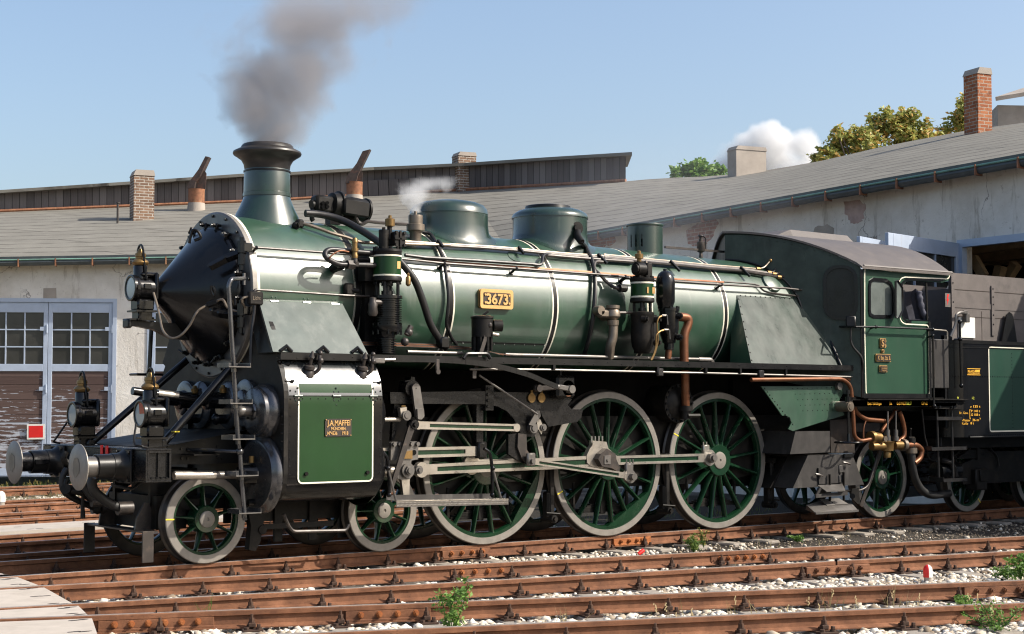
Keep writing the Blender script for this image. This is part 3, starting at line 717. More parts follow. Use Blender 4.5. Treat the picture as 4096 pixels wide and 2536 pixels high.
zt = dz1; holesL = [[(d_s0+k*pitch, dzb), (d_s1+k*pitch, dzb), (d_s1+k*pitch, zt), (d_s0+k*pitch, zt)] for k in (-1, 0, 1, 2)]
LW = obj('wall', WL.build(-9, WL.L*1.38, holesL), MT['plaster'], SHED, smooth_deg=0)
jR = WR.sz((3838, 950)); y2s = lambda y: (y-WR.o.y)/WR.d.y
ds0, ds1, dzt = jR[0], y2s(-1.95), 4.80
RW = obj('wall', WR.build(y2s(WR.o.y+4.3), WR.L*1.16, [[(ds0, -.9+.02), (ds1, -.9+.02), (ds1, dzt), (ds0, dzt)]]), MT['plaster'], SHED, smooth_deg=0, label='right-hand plaster wall in shade above the tender')
for a, b in ((WL.pt(WL.L*1.37, 0), WR.pt(y2s(WR.o.y+4.2), 0)),):
    w = Wall(V((a.x, a.y, hE(1500)-.02)), V((b.x, b.y, hE(1861)-.02)), 0); obj('wall', w.build(-.2, w.L+.2, []), MT['plaster'], SHED, smooth_deg=0)
for a, b in ((x1, x2), (x2, x3), (eR1+(x1-eR1)*.3, x1)):
    w = Wall(V((a.x, a.y, a.z)), V((b.x, b.y, b.z)), .38); obj('wall', w.build(0, w.L, []), MT['plaster'], SHED, smooth_deg=0)
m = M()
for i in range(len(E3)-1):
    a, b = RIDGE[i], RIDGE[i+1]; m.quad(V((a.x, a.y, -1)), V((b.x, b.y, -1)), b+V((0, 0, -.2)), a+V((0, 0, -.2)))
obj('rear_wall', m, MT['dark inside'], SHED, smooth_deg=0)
# doors
def leaf(p0, p1, z0, z1, n, parent, pm_='door paint', name='door', label=None, open_=False):
    "one door leaf from p0 to p1 (ground points), z0..z1, outward normal n"
    d = V((p1.x-p0.x, p1.y-p0.y, 0)); W = d.length; d.normalize(); o = V((p0.x, p0.y, 0)); H = z1-z0; t = .07; up = V((0, 0, 1)); ax = (d, n, up); fr = M()
    st = .125*W/1.9; zm = z0+H*.605; zw0 = zm+.17; zw1 = z1-.27
    def bar(a, b, c, e, th=t, off=0.): fr.box(o+d*((a+b)/2)+up*((c+e)/2)+n*off, (b-a, th, e-c), ax, ch=.006)
    bar(0, st, z0, z1); bar(W-st, W, z0, z1); bar(st, W-st, zw1, z1); bar(st, W-st, zm-.02, zw0); bar(st, W-st, z0, z0+.19)
    f = obj(name, fr, MT[pm_], parent, smooth_deg=0, label=label)
    mb = M()
    for i in (1, 2):
        x = st+(W-2*st)*i/3; mb.box(o+d*x+up*((zw0+zw1)/2), (.032, .05, zw1-zw0), ax); z = zw0+(zw1-zw0)*i/3
        for j in range(3): x0 = st+(W-2*st)*j/3+.016*(j > 0); x1_ = st+(W-2*st)*(j+1)/3-.016*(j < 2); mb.box(o+d*((x0+x1_)/2)+up*z, (x1_-x0, .05, .032), ax)
    obj('glazing_bar', mb, MT[pm_], f, smooth_deg=0)
    obj('window_panes', M().box(o+d*(W/2)+up*((zw0+zw1)/2)-n*.012, (W-2*st, .008, zw1-zw0), ax), MT['pane'], f, smooth_deg=0)
    z2 = z0+.19
    obj('board_panel', M().box(o+d*(W/2)+up*((z2+zm-.02)/2)-n*.008, (W-2*st, .03, zm-.02-z2), ax), MT['door boarding'], f, smooth_deg=0, uvf=lambda c: ((V(c)-o).dot(d), c.z-z0))
    for z in (z0+.6, z0+H*.5, z1-.7):
        hg = M(); hg.cyl(o+d*(W-.02)+up*(z-.11)+n*.05, o+d*(W-.02)+up*(z+.11)+n*.05, .022, 8); hg.box(o+d*(W-.11)+up*z+n*.04, (.18, .02, .10), ax); obj('hinge', hg, MT[pm_], f, smooth_deg=30)
    return f
for k in (-1, 0, 1, 2):
    s0, s1_ = d_s0+k*pitch, d_s1+k*pitch; fw = .10
    m = WL.prism([(s0, dzb), (s1_, dzb), (s1_, zt), (s0, zt)], .12, -.10, [[(s0+fw, dzb+.004), (s1_-fw, dzb+.004), (s1_-fw, zt-fw), (s0+fw, zt-fw)]])
    obj('door_frame', m, MT['door paint'], SHED, smooth_deg=0)
    mid = (s0+s1_)/2
    leaf(WL.pt(s0+fw, 0, -.05), WL.pt(mid-.006, 0, -.05), dzb+.03, zt-fw-.004, WL.n, SHED)
    leaf(WL.pt(mid+.006, 0, -.05), WL.pt(s1_-fw, 0, -.05), dzb+.03, zt-fw-.004, WL.n, SHED)
lp = WL.prism([WL.sz(R1(290, 1180)), WL.sz(R1(380, 1180)), WL.sz(R1(378, 1095)), WL.sz(R1(292, 1097))], .02, -.012); obj('lintel_stone', lp, MT['cement'], SHED, smooth_deg=0)
# red sign on the left leaf
sg = [WL.sz(p, -.0) for p in (Z4(212, 1135), Z4(352, 1132), Z4(352, 1013), Z4(212, 1015))]; si = offset(sg, -.045)
SG = thing('stop_sign', 'square red sign with white border on the shed door', 'sign', WL.pt(sg[0][0], sg[0][1]))
obj('sign_plate', WL.prism(sg, .012, .0), MT['white paint'], SG, smooth_deg=0); obj('red_field', WL.prism(si, .003, .012), MT['red paint'], SG, smooth_deg=0)
# right doorway: frame, open leaves, timbers inside
m = WR.prism([(ds0, -.2), (ds1, -.2), (ds1, dzt), (ds0, dzt)], .14, -.06, [[(ds0+.12, -.196), (ds1-.12, -.196), (ds1-.12, dzt-.14), (ds0+.12, dzt-.14)]])
obj('door_frame', m, MT['door paint'], SHED, smooth_deg=0)
hp = WR.pt(ds0, 0, .02); fp = A((3546, 921), z=4.78); fp = V((fp.x, fp.y, 0))
nn = V((-(hp-fp).y, (hp-fp).x, 0)).normalized(); nn = nn if nn.dot(CAM-fp) > 0 else -nn
leaf(fp, hp, .05, 4.74, nn, SHED, 'door paint', label='open white-framed door leaf')
f2 = A((3433, 936), z=4.78); g2 = A((3562, 962), z=4.78); f2 = V((f2.x, f2.y, 0)); g2 = V((g2.x, g2.y, 0)); g2 = f2+(g2-f2).normalized()*1.75
n2 = V((-(g2-f2).y, (g2-f2).x, 0)).normalized(); n2 = n2 if n2.dot(CAM-f2) > 0 else -n2
leaf(f2, g2, .05, 4.74, n2, SHED, 'door paint', label='second open door leaf, further left')
def beam(p, q, x, w=.2, t=.2):
    a, b = A(p, x=x), A(q, x=x); u = (b-a).normalized(); n = u.cross(V((1, 0, 0))).normalized(); obj('roof_timber', M().box((a+b)/2, ((b-a).length, w, t), (u, n, u.cross(n))), MT['beam wood'], SHED, smooth_deg=0)
beam(ZT(1655, 610), ZT(1800, 860), 17.9, .18, .12); beam(ZT(2030, 720), ZT(1990, 880), 18.6, .16); beam(ZT(2240, 690), ZT(2100, 900), 18.9, .16); beam(ZT(1600, 500), ZT(2500, 370), 18.2, .22); beam(ZT(1600, 600), ZT(2500, 500), 19.5, .3)
beam(ZT(1500, 650), ZT(2600, 560), 21.5, .3)
# patches where the plaster has gone
def blob(pts, seed): r = random.Random(seed); P = smooth([V((a, b, 0)) for a, b in pts], 4, True); return [(p.x+r.uniform(-.035, .035), p.y+r.uniform(-.03, .03)) for p in P]
pc = crop(1.288, 2200, 200)
for k, (L, mt) in enumerate(((((700, 935), (735, 910), (790, 885), (865, 878), (850, 935), (815, 990), (770, 1008), (715, 1000)), 'wall brick'), (((1518, 785), (1615, 782), (1618, 850), (1600, 885), (1560, 890), (1530, 860)), 'pink mortar'), (((195, 965), (250, 955), (330, 965), (340, 990), (290, 1010), (240, 1030), (190, 1050)), 'red brick'), (((1368, 915), (1452, 905), (1453, 975), (1450, 1000), (1380, 990)), 'cement'))):
    o_ = obj('bare_patch', WR.prism(blob([WR.sz(pc(*p)) for p in L], k), .012, -.006), MT[mt], SHED, smooth_deg=0, label=('patch of bare brick' if 'brick' in mt else 'patch of old mortar'))
# clerestory of weathered boards along the ridge
LT = [(-862, 800), (0, 774), (573, 736), (973, 708), (1159, 702), (1482, 682), (1815, 668), (2200, 642), (2503, 624)]
us = [-862, -460, 0, 290, 575, 780, 970, 1150, 1320, 1500, 1680, 1861, 2020, 2200, 2350, 2503]
def Rp(u):
    for i in range(len(cols)-1):
        if cols[i][0] <= u <= cols[i+1][0]: t = (u-cols[i][0])/(cols[i+1][0]-cols[i][0]); return RIDGE[i].lerp(RIDGE[i+1], t)
    return RIDGE[0]
B0 = [Rp(u) for u in us]; T0 = [AD((u, interp(LT, u)), depth(b)) for u, b in zip(us, B0)]
UVD2 = {}; s = 0; m = M()
for i, (b, t) in enumerate(zip(B0, T0)):
    if i: s += (b-B0[i-1]).length
    UVD2[tuple(round(c, 3) for c in b-V((0, 0, .1)))] = (s, 0); UVD2[tuple(round(c, 3) for c in t)] = (s, 1)
m.strip([b-V((0, 0, .1)) for b in B0], T0)
CL = obj('clerestory', m, MT['grey boarding'], SHED, smooth_deg=0, uvf=lambda c: UVD2[tuple(round(q, 3) for q in c)])
bk = V((2.1, 2.5, .12)); fo = V((-.20, -.24, -.03)); m = M(); z = V((0, 0, .10))
for i in range(len(T0)-1):
    a, b = T0[i], T0[i+1]; m.quad(a+fo+z, b+fo+z, b+bk+z, a+bk+z); m.quad(a+fo, b+fo, b+fo+z, a+fo+z); m.quad(a+fo, a+bk, b+bk, b+fo)
e = T0[-1]; rt = (T0[-1]-T0[-2]).normalized()*.22
m.add([e+fo+rt, e+bk+rt, e+bk+rt+z, e+fo+rt+z, e+fo, e+bk, e+bk+z, e+fo+z], [(0, 1, 2, 3), (4, 0, 3, 7), (7, 3, 2, 6), (4, 5, 1, 0)])
obj('clerestory_roof', m, MT['felt'], CL, smooth_deg=0, uvf=lambda c: (c.x*.3, c.y*.05))
b = B0[-1]; m = M().quad(b-V((0, 0, .1)), b+bk-V((0, 0, .3)), e+bk, e); m.quad(*[p+bk for p in (B0[-1]-V((0, 0, .3)), B0[0], T0[0], T0[-1])])
obj('gable_boards', m, MT['grey boarding'], CL, smooth_deg=0, uvf=lambda c: (c.y, c.z))
fl = M()
fl.tube([b+V((-.06, -.07, .02)) for b in B0], .06, 6); obj('flashing', fl, MT['vent rust'], CL)
# chimneys standing on the roof
def chimney(name, label, u0, u1, us_, vt, vb, mt, capf=.12, dd=None, taper=1.):
    "seen edge to edge u0..u1 with the corner at us_, top vt, foot vb"
    c = onroof(((u0+u1)/2, vb)) if dd is None else AD(((u0+u1)/2, vb), dd); dp = depth(c); k = dp/FPX
    rot = YAW-rad(24); wa = (us_-u0)*k/math.cos(rad(24)); wb = (u1-us_)*k/math.sin(rad(24)); wb = min(wb, wa*1.2)
    H = (vb-vt)*k; T = thing('chimney', label, 'chimney', c, 'chimneys on the shed roof', rz=-rot)
    ch = H*capf; sh = M().box((0, wb*.3, (H-ch)/2-.6), (wa, wb, H-ch+1.2)); obj('shaft', sh, MT[mt], T, local=True, smooth_deg=0)
    cp = M().prism([(-wa/2-.02, H-ch), (wa/2+.02, H-ch), (wa/2-.02, H), (-wa/2+.06, H)], -(wb+.04), (0, wb*.3-wb/2-.02, 0)); obj('cap', cp, MT['cement'], T, local=True, smooth_deg=0)
chimney('chimney', 'squat brown brick chimney left of the engine funnel', 518, 627, 592, 681, 822, 'brown brick', .16)
chimney('chimney', 'narrow brown brick chimney behind the boiler and steam', 1815, 1913, 1885, 609, 762, 'brown brick', .10)
chimney('chimney', 'low grey rendered chimney in front of the white cloud', 2921, 3076, 3049, 587, 696, 'cement', .14)
chimney('chimney', 'tall reddish brick chimney at the right end of the roof', 3876, 3984, 3940, 271, 528, 'red brick', .10)
# rusty cowls
def cowl(label, u0, u1, vb, vc, vt, pl, cv):
    c = onroof(((u0+u1)/2, vb)); k = depth(c)/FPX; r = (u1-u0)*k/2; T = thing('roof_vent', label, 'roof vent', c, 'rusty cowl vents on the shed roof')
    up = lambda u, v: c+RT*((u-(u0+u1)/2)*k)+V((0, 0, (vb-v)*k)); H0 = (vb-vc)*k
    obj('base', M().lathe([(-.4, r*1.2), (H0*.33, r*1.02), (H0*.33, 0)], c, (0, 0, 1), 16), MT['cement'], T)
    obj('pipe', M().lathe([(H0*.30, r*.96), (H0*.36, r*.98), (H0*.95, r), (H0, r*1.04), (H0, r*.8), (H0*.8, r*.75)], c, (0, 0, 1), 20), MT['vent rust'], T)
    m = M(); P = [up(*p) for p in pl]; L = [p-FW*r*.85 for p in P]; Q = [p+FW*r*.85 for p in P]; m.strip(L, Q); n = len(L); m.add(L, [tuple(range(n))]); m.add(Q, [tuple(range(n))[::-1]]); m.quad(L[0], L[-1], Q[-1], Q[0])
    obj('hood', m, MT['vent dark'], T, smooth_deg=0)
    m = M(); P = [up(*p) for p in cv]; m.add([p-FW*.03 for p in P]+[p+FW*.03 for p in P], [tuple(range(len(P))), tuple(range(len(P), 2*len(P)))[::-1]]+[(i, (i+1) % len(P), len(P)+(i+1) % len(P), len(P)+i) for i in range(len(P))])
    obj('vane', m, MT['vent dark'], T, smooth_deg=0)
cowl('smaller rusty cowl vent between the chimney and the engine funnel', 752, 818, 840, 757, 625, [R1(1266, 430), R1(1275, 390), R1(1340, 300), R1(1385, 212), R1(1408, 216), R1(1350, 345), R1(1320, 385), R1(1312, 430)], [R1(1318, 428), R1(1330, 330), R1(1350, 305), R1(1372, 302), R1(1385, 325), R1(1380, 430)])
q = lambda a, b: (a, b)
cowl('larger rusty cowl vent above the steam generator', 1385, 1450, 806, 728, 598, [(1384, 735), (1390, 706), (1428, 655), (1452, 606), (1482, 598), (1450, 665), (1432, 705), (1425, 735)], [(1425, 732), (1428, 690), (1440, 668), (1450, 690), (1448, 732)])
c = onroof((470, 893)); T = thing('vent_pipe', 'thin iron vent pipe standing on the left roof', 'vent pipe', c); k = depth(c)/FPX
obj('pipe', M().cyl(c-V((0, 0, .2)), c+V((0, 0, 80*k)), 4.2*k, 10), MT['pipe iron'], T); obj('cap', M().cyl(c+V((0, 0, 80*k)), c+V((0, 0, 84*k)), 9*k, 10), MT['pipe iron'], T)
# a further building over the right end of the roof
dd = depth(RIDGE[len(cols)-1])+5; a, b_, c, d = [AD(p, dd) for p in ((3990, 420), (4150, 372), (4150, 500), (3990, 520))]
HB = thing('rear_house', 'pale rendered building with pitched roof behind the tall brick chimney', 'building', V((c.x, c.y, 0)))
o = V((3, 3, 0)); dn = V((0, 0, -8)); e2 = AD((4700, 300), dd); wl = M().add([d+dn, e2+V((0, 0, -12)), e2+V((0, 0, -1)), a], [(0, 1, 2, 3)]); wl.join(M().quad(d+dn, a, a+o*1.5, d+dn+o*1.5)); obj('wall', wl, MT['cement'], HB, smooth_deg=0)
r0, r1, r2, r3 = AD((3985, 403), dd-.4), AD((4096, 368), dd-.4), AD((4700, 180), dd-.4), AD((4700, 260), dd-.4)
obj('roof', M().sheet(AD((3983, 404), dd-.3), AD((4300, 352), dd-.3), AD((4300, 300), dd+3.5), AD((4040, 392), dd+3.5), .12), MT['cement'], HB, smooth_deg=0)
# ------------------------------------------------------------- the engine: boiler, casing, cab
PA = crop(3.2875, 1400, 1000); PF = crop(2.8525, 2450, 950); PC = crop(3.78, 1050, 1350); PU = crop(2.7486, 3250, 1550); PW = crop(3.78, 550, 1850)
X, Y, Z = V((1, 0, 0)), V((0, 1, 0)), V((0, 0, 1)); N_ = -Y
LO = thing('steam_locomotive', 'green and black steam locomotive with conical smokebox door and tall funnel, smoking', 'steam locomotive', (0, 0, 0))
B0_ = V((0, 0, BZ))
def on(m, mat, name, parent=LO, **k): return obj(name, m, MT[mat], parent, **k)
# smokebox and its pointed door
sb = M().lathe([(.50, .908), (2.0, .908)], B0_, X, 72); SBX = on(sb, 'loco green', 'smokebox')
on(M().lathe([(.50, .66), (.455, .68), (.455, .925), (.47, .94), (.50, .94)], B0_, X, 72), 'plate steel', 'front_plate', SBX)
on(M().lathe([(.47, .935), (.475, .945), (.525, .945), (.53, .935)], B0_, X, 72), 'tyre steel', 'front_ring', SBX)
on(M().lathe([(.53, .93), (.53, .941), (.562, .941), (.566, .905)], B0_, X, 72), 'cream line', 'white_ring', SBX)
cone = [(-.255, 0), (-.255, .05), (-.245, .085), (-.215, .118), (.35, .735), (.372, .757), (.40, .768), (.432, .772), (.457, .76)]
DR = on(M().lathe(cone, B0_, X, 72), 'black gloss', 'smokebox_door')
for i in range(18):
    a = 2*PI*i/18+.1; c = B0_+V((0, .800*math.cos(a), .800*math.sin(a))); o = V((0, math.cos(a), math.sin(a))); t = V((0, -math.sin(a), math.cos(a))); m = M()
    m.box(c+X*.405-o*.02, (.045, .085, .05), (X, o, t), ch=.012); m.cyl(c+X*.45, c+X*.33, .016, 8); m.cyl(c+X*.375, c+X*.35, .027, 6)
    if i % 3 == 0: m.tube([c+X*.34, c+X*.33+t*.08+o*.02], .013, 6)
    on(m, 'black paint', 'door_clamp', DR)
    for da in (.11, -.11):
        b = V((0, math.cos(a+da), math.sin(a+da))); on(M().bolt(B0_+b*.895+X*.455, -X, .017, .02), 'black paint', 'rim_bolt', DR) if i < 18 and da > 0 else None
def oncone(p, off=0.):
    d = ray(p)
    q = CAM+d*15.
    for k in range(400):
        q = q+d*.006; r = math.hypot(q.y, q.z-BZ)
        if q.x > -.25 and r < .118+(q.x+.215)/.56*.627+off: break
    return q
for pts in ((Z5(735, 580), Z5(875, 505), Z5(930, 455)), (Z5(755, 960), Z5(820, 980), Z5(900, 1000))):
    P = [oncone(p, .012) for p in pts]; m = M().tube([P[0], P[1]], [.045, .050], 4); m.tube([P[1], V((.36, -.86, P[2].z))], [.05, .05], 4)
    for p in P[:2]: m.bolt(p+V((-.03, -.025, .01)), V((-.7, -.7, .1)), .017, .02)
    z = V((.35, -.90, P[2].z)); m.cyl(z-Z*.13, z-Z*.02, .042, 8); m.cyl(z+Z*0, z+Z*.13, .046, 8); m.cyl(z-Z*.19, z+Z*.17, .024, 8); m.box(z+V((.06, 0, .06)), (.12, .08, .10), ch=.01); on(m, 'black gloss', 'door_hinge', DR)
for pts in ((Z5(555, 375), Z5(570, 300), Z5(585, 262), Z5(620, 262), Z5(650, 300), Z5(648, 330), Z5(600, 350)), (Z5(745, 740), Z5(750, 790), Z5(770, 825), Z5(775, 790), Z5(760, 745))):
    P = [oncone(p, .05) for p in pts]; P[0] = oncone(pts[0], 0); P[-1] = oncone(pts[-1], 0); on(M().tube(smooth(P, 4), .017, 8), 'black gloss', 'door_handle', DR)
P = [A(Z5(245, 800), y=-.2)]+[A(p, y=y) for p, y in ((Z5(275, 900), -.26), (Z5(297, 1000), -.35), (Z5(330, 1130), -.5), (Z5(400, 1192), -.6), (Z5(480, 1170), -.68), (Z5(560, 1080), -.74), (Z5(620, 970), -.78))]+[oncone(Z5(690, 918), .03), oncone(Z5(760, 890), .03)]
CB = on(M().tube(smooth(P, 5), .013, 8), 'warm metal', 'lamp_cable', DR)
q = oncone(Z5(755, 893), .03); on(M().box(q, (.13, .05, .06), (V((.5, -.5, .25)).normalized(), V((.5, .5, 0)).normalized(), V((-.2, .2, .9)).normalized()), ch=.012), 'black grime', 'cable_plug', CB)
P = [q, oncone(Z5(840, 860), .03), oncone(Z5(900, 940), .05), V((.40, -.90, 2.72)), A(Z5(1010, 860), y=-.97), A(Z5(1075, 830), y=-.99)]; on(M().tube(smooth(P, 5), .015, 8), 'warm metal', 'cable_tail', CB)
m = M(); q = A(Z5(1125, 848), y=-1.0); m.box(q, (.17, .07, .145), ch=.012); JB = on(m, 'black grime', 'junction_box'); m = M(); text(m, 'Licht', q+V((-.045, -.036, -.02)), X, Z, .042, .002, width=.09); on(m, 'warm metal', 'box_lettering', JB)
on(M().tube(fillet([A(Z5(1120, 880), y=-1.), A(Z5(1118, 960), y=-1.), A(Z5(1090, 1180), y=-1.03), A(Z5(1085, 1450), y=-1.05)], .1), .017, 8), 'dark pipe', 'conduit', JB)
# bracket for the top lamp
m = M().prism([(-.56, 2.63), (-.10, 2.61), (.20, 2.60), (.20, 2.42), (-.05, 2.44), (-.25, 2.53), (-.48, 2.565), (-.56, 2.55)], .10, (0, .05, 0)); m.box((-.56, 0, 2.59), (.05, .16, .10), ch=.015); m.box((-.47, 0, 2.635), (.2, .2, .02)); on(m, 'black paint', 'lamp_bracket')
# lamps
def lamp(c, label):
    "c = lens centre, lamp faces -x"
    m = M(); L = .26; m.lathe([(-.0, .132), (.03, .142), (.05, .142), (.06, .128), (L, .128), (L+.01, .10), (L+.01, 0)], c, X, 28)
    m.box(c+V((L-.015, 0, .02)), (.045, .28, .31), ch=.02); m.box(c+V((L-.09, 0, .15)), (.20, .20, .05), ch=.02); m.box(c+V((.13, -.128, .015)), (.085, .03, .06), ch=.006)
    m.box(c+V((.13, 0, -.185)), (.20, .20, .13), ch=.02); m.box(c+V((.13, 0, -.255)), (.25, .25, .02)); m.box(c+V((.13, 0, -.305)), (.17, .17, .10), ch=.01); m.box(c+V((.13, 0, -.35)), (.21, .24, .02))
    m.lathe([(.10, .075), (.24, .075), (.25, .068), (.25, 0)], c+V((.10, 0, 0)), Z, 18)
    for s in (-1, 1): m.box(c+V((.02, s*.148, 0)), (.03, .02, .05))
    b = obj('headlamp', m, MT['black gloss'], LO, label=label)
    obj('rim', M().lathe([(-.018, .118), (-.022, .132), (-.018, .147), (.012, .147)], c, X, 28), MT['black gloss'], b)
    obj('lens', M().lathe([(-.012, 0), (-.012, .06), (-.009, .121)], c, -X*-1, 28), MT['lens glass'], b)
    obj('lamp_chimney', M().lathe([(.25, .062), (.265, .086), (.285, .094), (.305, .084), (.325, .055), (.345, .055), (.35, .062), (.385, .058), (.39, .035), (.41, .035), (.42, .028), (.435, .024), (.44, 0)], c+V((.10, 0, 0)), Z, 20), MT['brass'], b)
    lr = label.startswith('near')
    P = [c+V((.13, -.10, .10)), c+V((.11, -.088, .24)), c+V((.10, -.07, .40)), c+V((.10, -.03, .472)), c+V((.10, .03, .472)), c+V((.10, .07, .40)), c+V((.11, .088, .24)), c+V((.13, .10, .10))]
    if lr: obj('red_segment', M().lathe([(0, 0), (0, .121), (.004, .121), (.004, 0)], c+V((-.0165, 0, 0)), X, 16, 0, PI*.55, u=V((0, .2, 1))), MT['lens red'], b)  # red segment laid over the near lamp's lens
    obj('carrying_loop', M().tube(smooth(P, 4), .013, 6), MT['black paint'], b)
lamp(V((-.515, 0, 2.985)), 'top headlamp before the smokebox door'); lamp(V((-.76, -.80, 1.605)), 'near headlamp on the buffer beam'); lamp(V((-.83, .80, 1.59)), 'far headlamp on the buffer beam')
# boiler barrel
prof = [(2.0, .905)]+[(x, brad(x)) for x in (3, 4, 5, 5.8, 6.4, 7, 7.6, 8.2, 8.8, 9.4, 9.75)]
BO = on(M().lathe(prof, B0_, X, 72), 'loco green', 'boiler')
def band(x, w=.052):
    r = brad(x); bd = on(M().lathe([(x-w/2, r), (x-w/2, r+.007), (x+w/2, r+.007), (x+w/2, r)], B0_, X, 72), 'black paint', 'boiler_band', BO)
    for s in (-1, 1): c = x+s*(w/2+.0125); on(M().lathe([(c-.0125, r), (c-.012, r+.003), (c+.012, r+.003), (c+.0125, r)], B0_, X, 72), 'cream line', 'band_line', BO)
band(1.86, .07); band(3.18); band(4.80); band(6.44); band(7.9)
m = M()
for x in [3.3+.16*i for i in range(10)]: a = -2.55; m.rivet(B0_+V((x, .905*math.cos(a), .905*math.sin(a))), V((0, math.cos(a), math.sin(a))), .011)
on(M().box(B0_+V((3.98, .905*math.cos(-2.57), .905*math.sin(-2.57))), (1.5, .02, .006), (X, V((0, -math.sin(-2.57), math.cos(-2.57))), V((0, math.cos(-2.57), math.sin(-2.57))))), 'black paint', 'lagging_seam', BO); on(m, 'black gloss', 'seam_rivets', BO, kind='stuff')
# funnel
c = V((1.165, 0, 0))
saddle = M(); prof = [(3.70, .40), (3.80, .362), (3.88, .335), (3.97, .308), (4.06, .284), (4.12, .272)]; n = 48; P = []
for j, (h, r) in enumerate(prof):
    for i in range(n):
        a = 2*PI*i/n; p = V((1.165+r*math.cos(a), r*math.sin(a), h))
        surf = BZ+math.sqrt(max(.01, .912**2-p.y**2)); f = j/(len(prof)-1); low = surf+.004; p.z = low+(4.12-low)*max(0, (h-3.70)/.42)**1.05 if j else low-.03; P.append(p)
saddle.add(P, [(j*n+i, j*n+(i+1) % n, (j+1)*n+(i+1) % n, (j+1)*n+i) for j in range(len(prof)-1) for i in range(n)])
CH = on(M().lathe([(4.10, .270), (4.12, .272), (4.42, .266), (4.45, .260)], c, Z, 48), 'dome green', 'chimney'); on(saddle, 'dome green', 'chimney_base', CH)
on(M().lathe([(4.125, .270), (4.125, .280), (4.165, .280), (4.17, .271)], c, Z, 48), 'dome green', 'collar', CH)
on(M().lathe([(4.41, .264), (4.412, .275), (4.43, .275), (4.432, .264)], c, Z, 48), 'black paint', 'band', CH)
on(M().lathe([(4.43, .260), (4.50, .272), (4.555, .303), (4.59, .350), (4.615, .391), (4.635, .400), (4.655, .394), (4.675, .355), (4.695, .311), (4.725, .298), (4.74, .281), (4.735, .251), (4.70, .238), (4.3, .225), (4.3, 0)], c, Z, 48), 'cap brown', 'chimney_cap', CH)
# domes
def dome(name, x, prof, parent=LO):
    P = []; n = 56; m = M(); k0 = 3
    full = [(.11, None), (.05, None), (.015, None)]+prof
    for j, (a, b) in enumerate(full):
        for i in range(n):
            t = 2*PI*i/n; r = prof[0][0]+a if b is None else a; p = V((x+r*math.cos(t), r*math.sin(t), 0)); surf = BZ+math.sqrt(max(.01, (brad(p.x)+.003)**2-p.y**2)); p.z = (surf+[.0, .02, .06][j]) if b is None else max(b, surf+.08) if j == 3 else b; P.append(p)
    return m.add(P, [(j*n+i, j*n+(i+1) % n, (j+1)*n+(i+1) % n, (j+1)*n+i) for j in range(len(full)-1) for i in range(n)])
D1 = on(dome('d', 3.79, [(.50, 3.95), (.50, 4.085), (.495, 4.09), (.495, 4.10), (.50, 4.105), (.49, 4.165), (.445, 4.22), (.36, 4.255), (.2, 4.285), (.0, 4.295)]), 'dome green', 'steam_dome')
D2 = on(dome('d', 5.455, [(.50, 3.95), (.50, 4.175)]), 'dome green', 'sand_dome')
on(M().lathe([(4.172, .498), (4.172, .512), (4.20, .512), (4.235, .49), (4.275, .43), (4.30, .35), (4.305, 0)], V((5.455, 0, 0)), Z, 56), 'dome green', 'dome_top', D2)
on(M().lathe([(4.295, .31), (4.34, .30), (4.345, .285), (4.345, 0)], V((5.42, 0, 0)), Z, 40), 'black paint', 'dome_lid', D2)
m = M(); q = A(R6(1225, 330), y=-.46); m.cyl(q+V((-.0, .12, 0)), q+V((-.03, -.05, 0)), .085, 14); m.cyl(q+V((-.05, -.05, 0)), q+V((-.06, -.09, 0)), .045, 12); q2 = A(R6(1230, 395), y=-.60); m.tube([q, q2, A(R6(1262, 440), y=-.68)], [.05, .05, .045], 10); on(m, 'black grime', 'sand_valve', D2)
P = [A(R6(1255, 430), y=-.67)]+[AB(R6(*p), .06) for p in ((1295, 480), (1325, 540), (1350, 600), (1366, 680), (1372, 780), (1368, 900), (1355, 1040), (1335, 1160), (1312, 1260), (1285, 1345))]; on(M().tube(smooth(P, 4), .030, 8), 'dark pipe', 'sand_pipe')
# slotted dome near the cab
c = V((7.18, 0, 0)); m = M(); n = 72; zs = [3.72, 3.89, 4.06, 4.19]; P = []
slots = {35, 39, 43, 27, 22, 17, 12}
P = [V((7.18+.250*math.cos(2*PI*i/n), .250*math.sin(2*PI*i/n), z)) for z in zs for i in range(n)]; m.add(P, [(j*n+i, j*n+(i+1) % n, (j+1)*n+(i+1) % n, (j+1)*n+i) for j in range(3) for i in range(n) if not (j == 1 and i in slots)])
m.lathe([(4.185, .248), (4.19, .261), (4.205, .265), (4.22, .261), (4.215, .24), (4.0, .235), (3.95, .0)], c, Z, n); on(m, 'dome green', 'vent_dome')
m = M().lathe([(3.70, .16), (3.825, .155), (3.835, .14), (3.835, 0)], V((8.05, .35, 0)), Z, 24); on(m, 'black paint', 'manhole_cap')
m = M(); b = A(R7(1015, 455), y=.1); k = depth(b)/FPX/2.016; W_ = lambda u, v: b+Z*((455-v)*k)
m.lathe([(-.1, .03), (0, .03), (30*k, .022), (40*k, .055), (45*k, .06), (118*k, .06), (122*k, .03), (140*k, .03), (142*k, .022), (160*k, .026), (164*k, .045), (175*k, .03), (176*k, 0)], b, Z, 14); m.tube([b+V((.05, 0, 168*k)), b+V((.10, 0, 150*k)), b+V((.10, 0, 60*k))], .012, 6); on(m, 'pipe iron', 'whistle')
on(M().box((A(R7(725, 380), y=.1)+A(R7(1290, 425), y=.1))/2, ((A(R7(725, 380), y=.1)-A(R7(1290, 425), y=.1)).length, .03, .03), frame(A(R7(1290, 425), y=.1)-A(R7(725, 380), y=.1))[::-1]), 'pipe iron', 'whistle_rod')
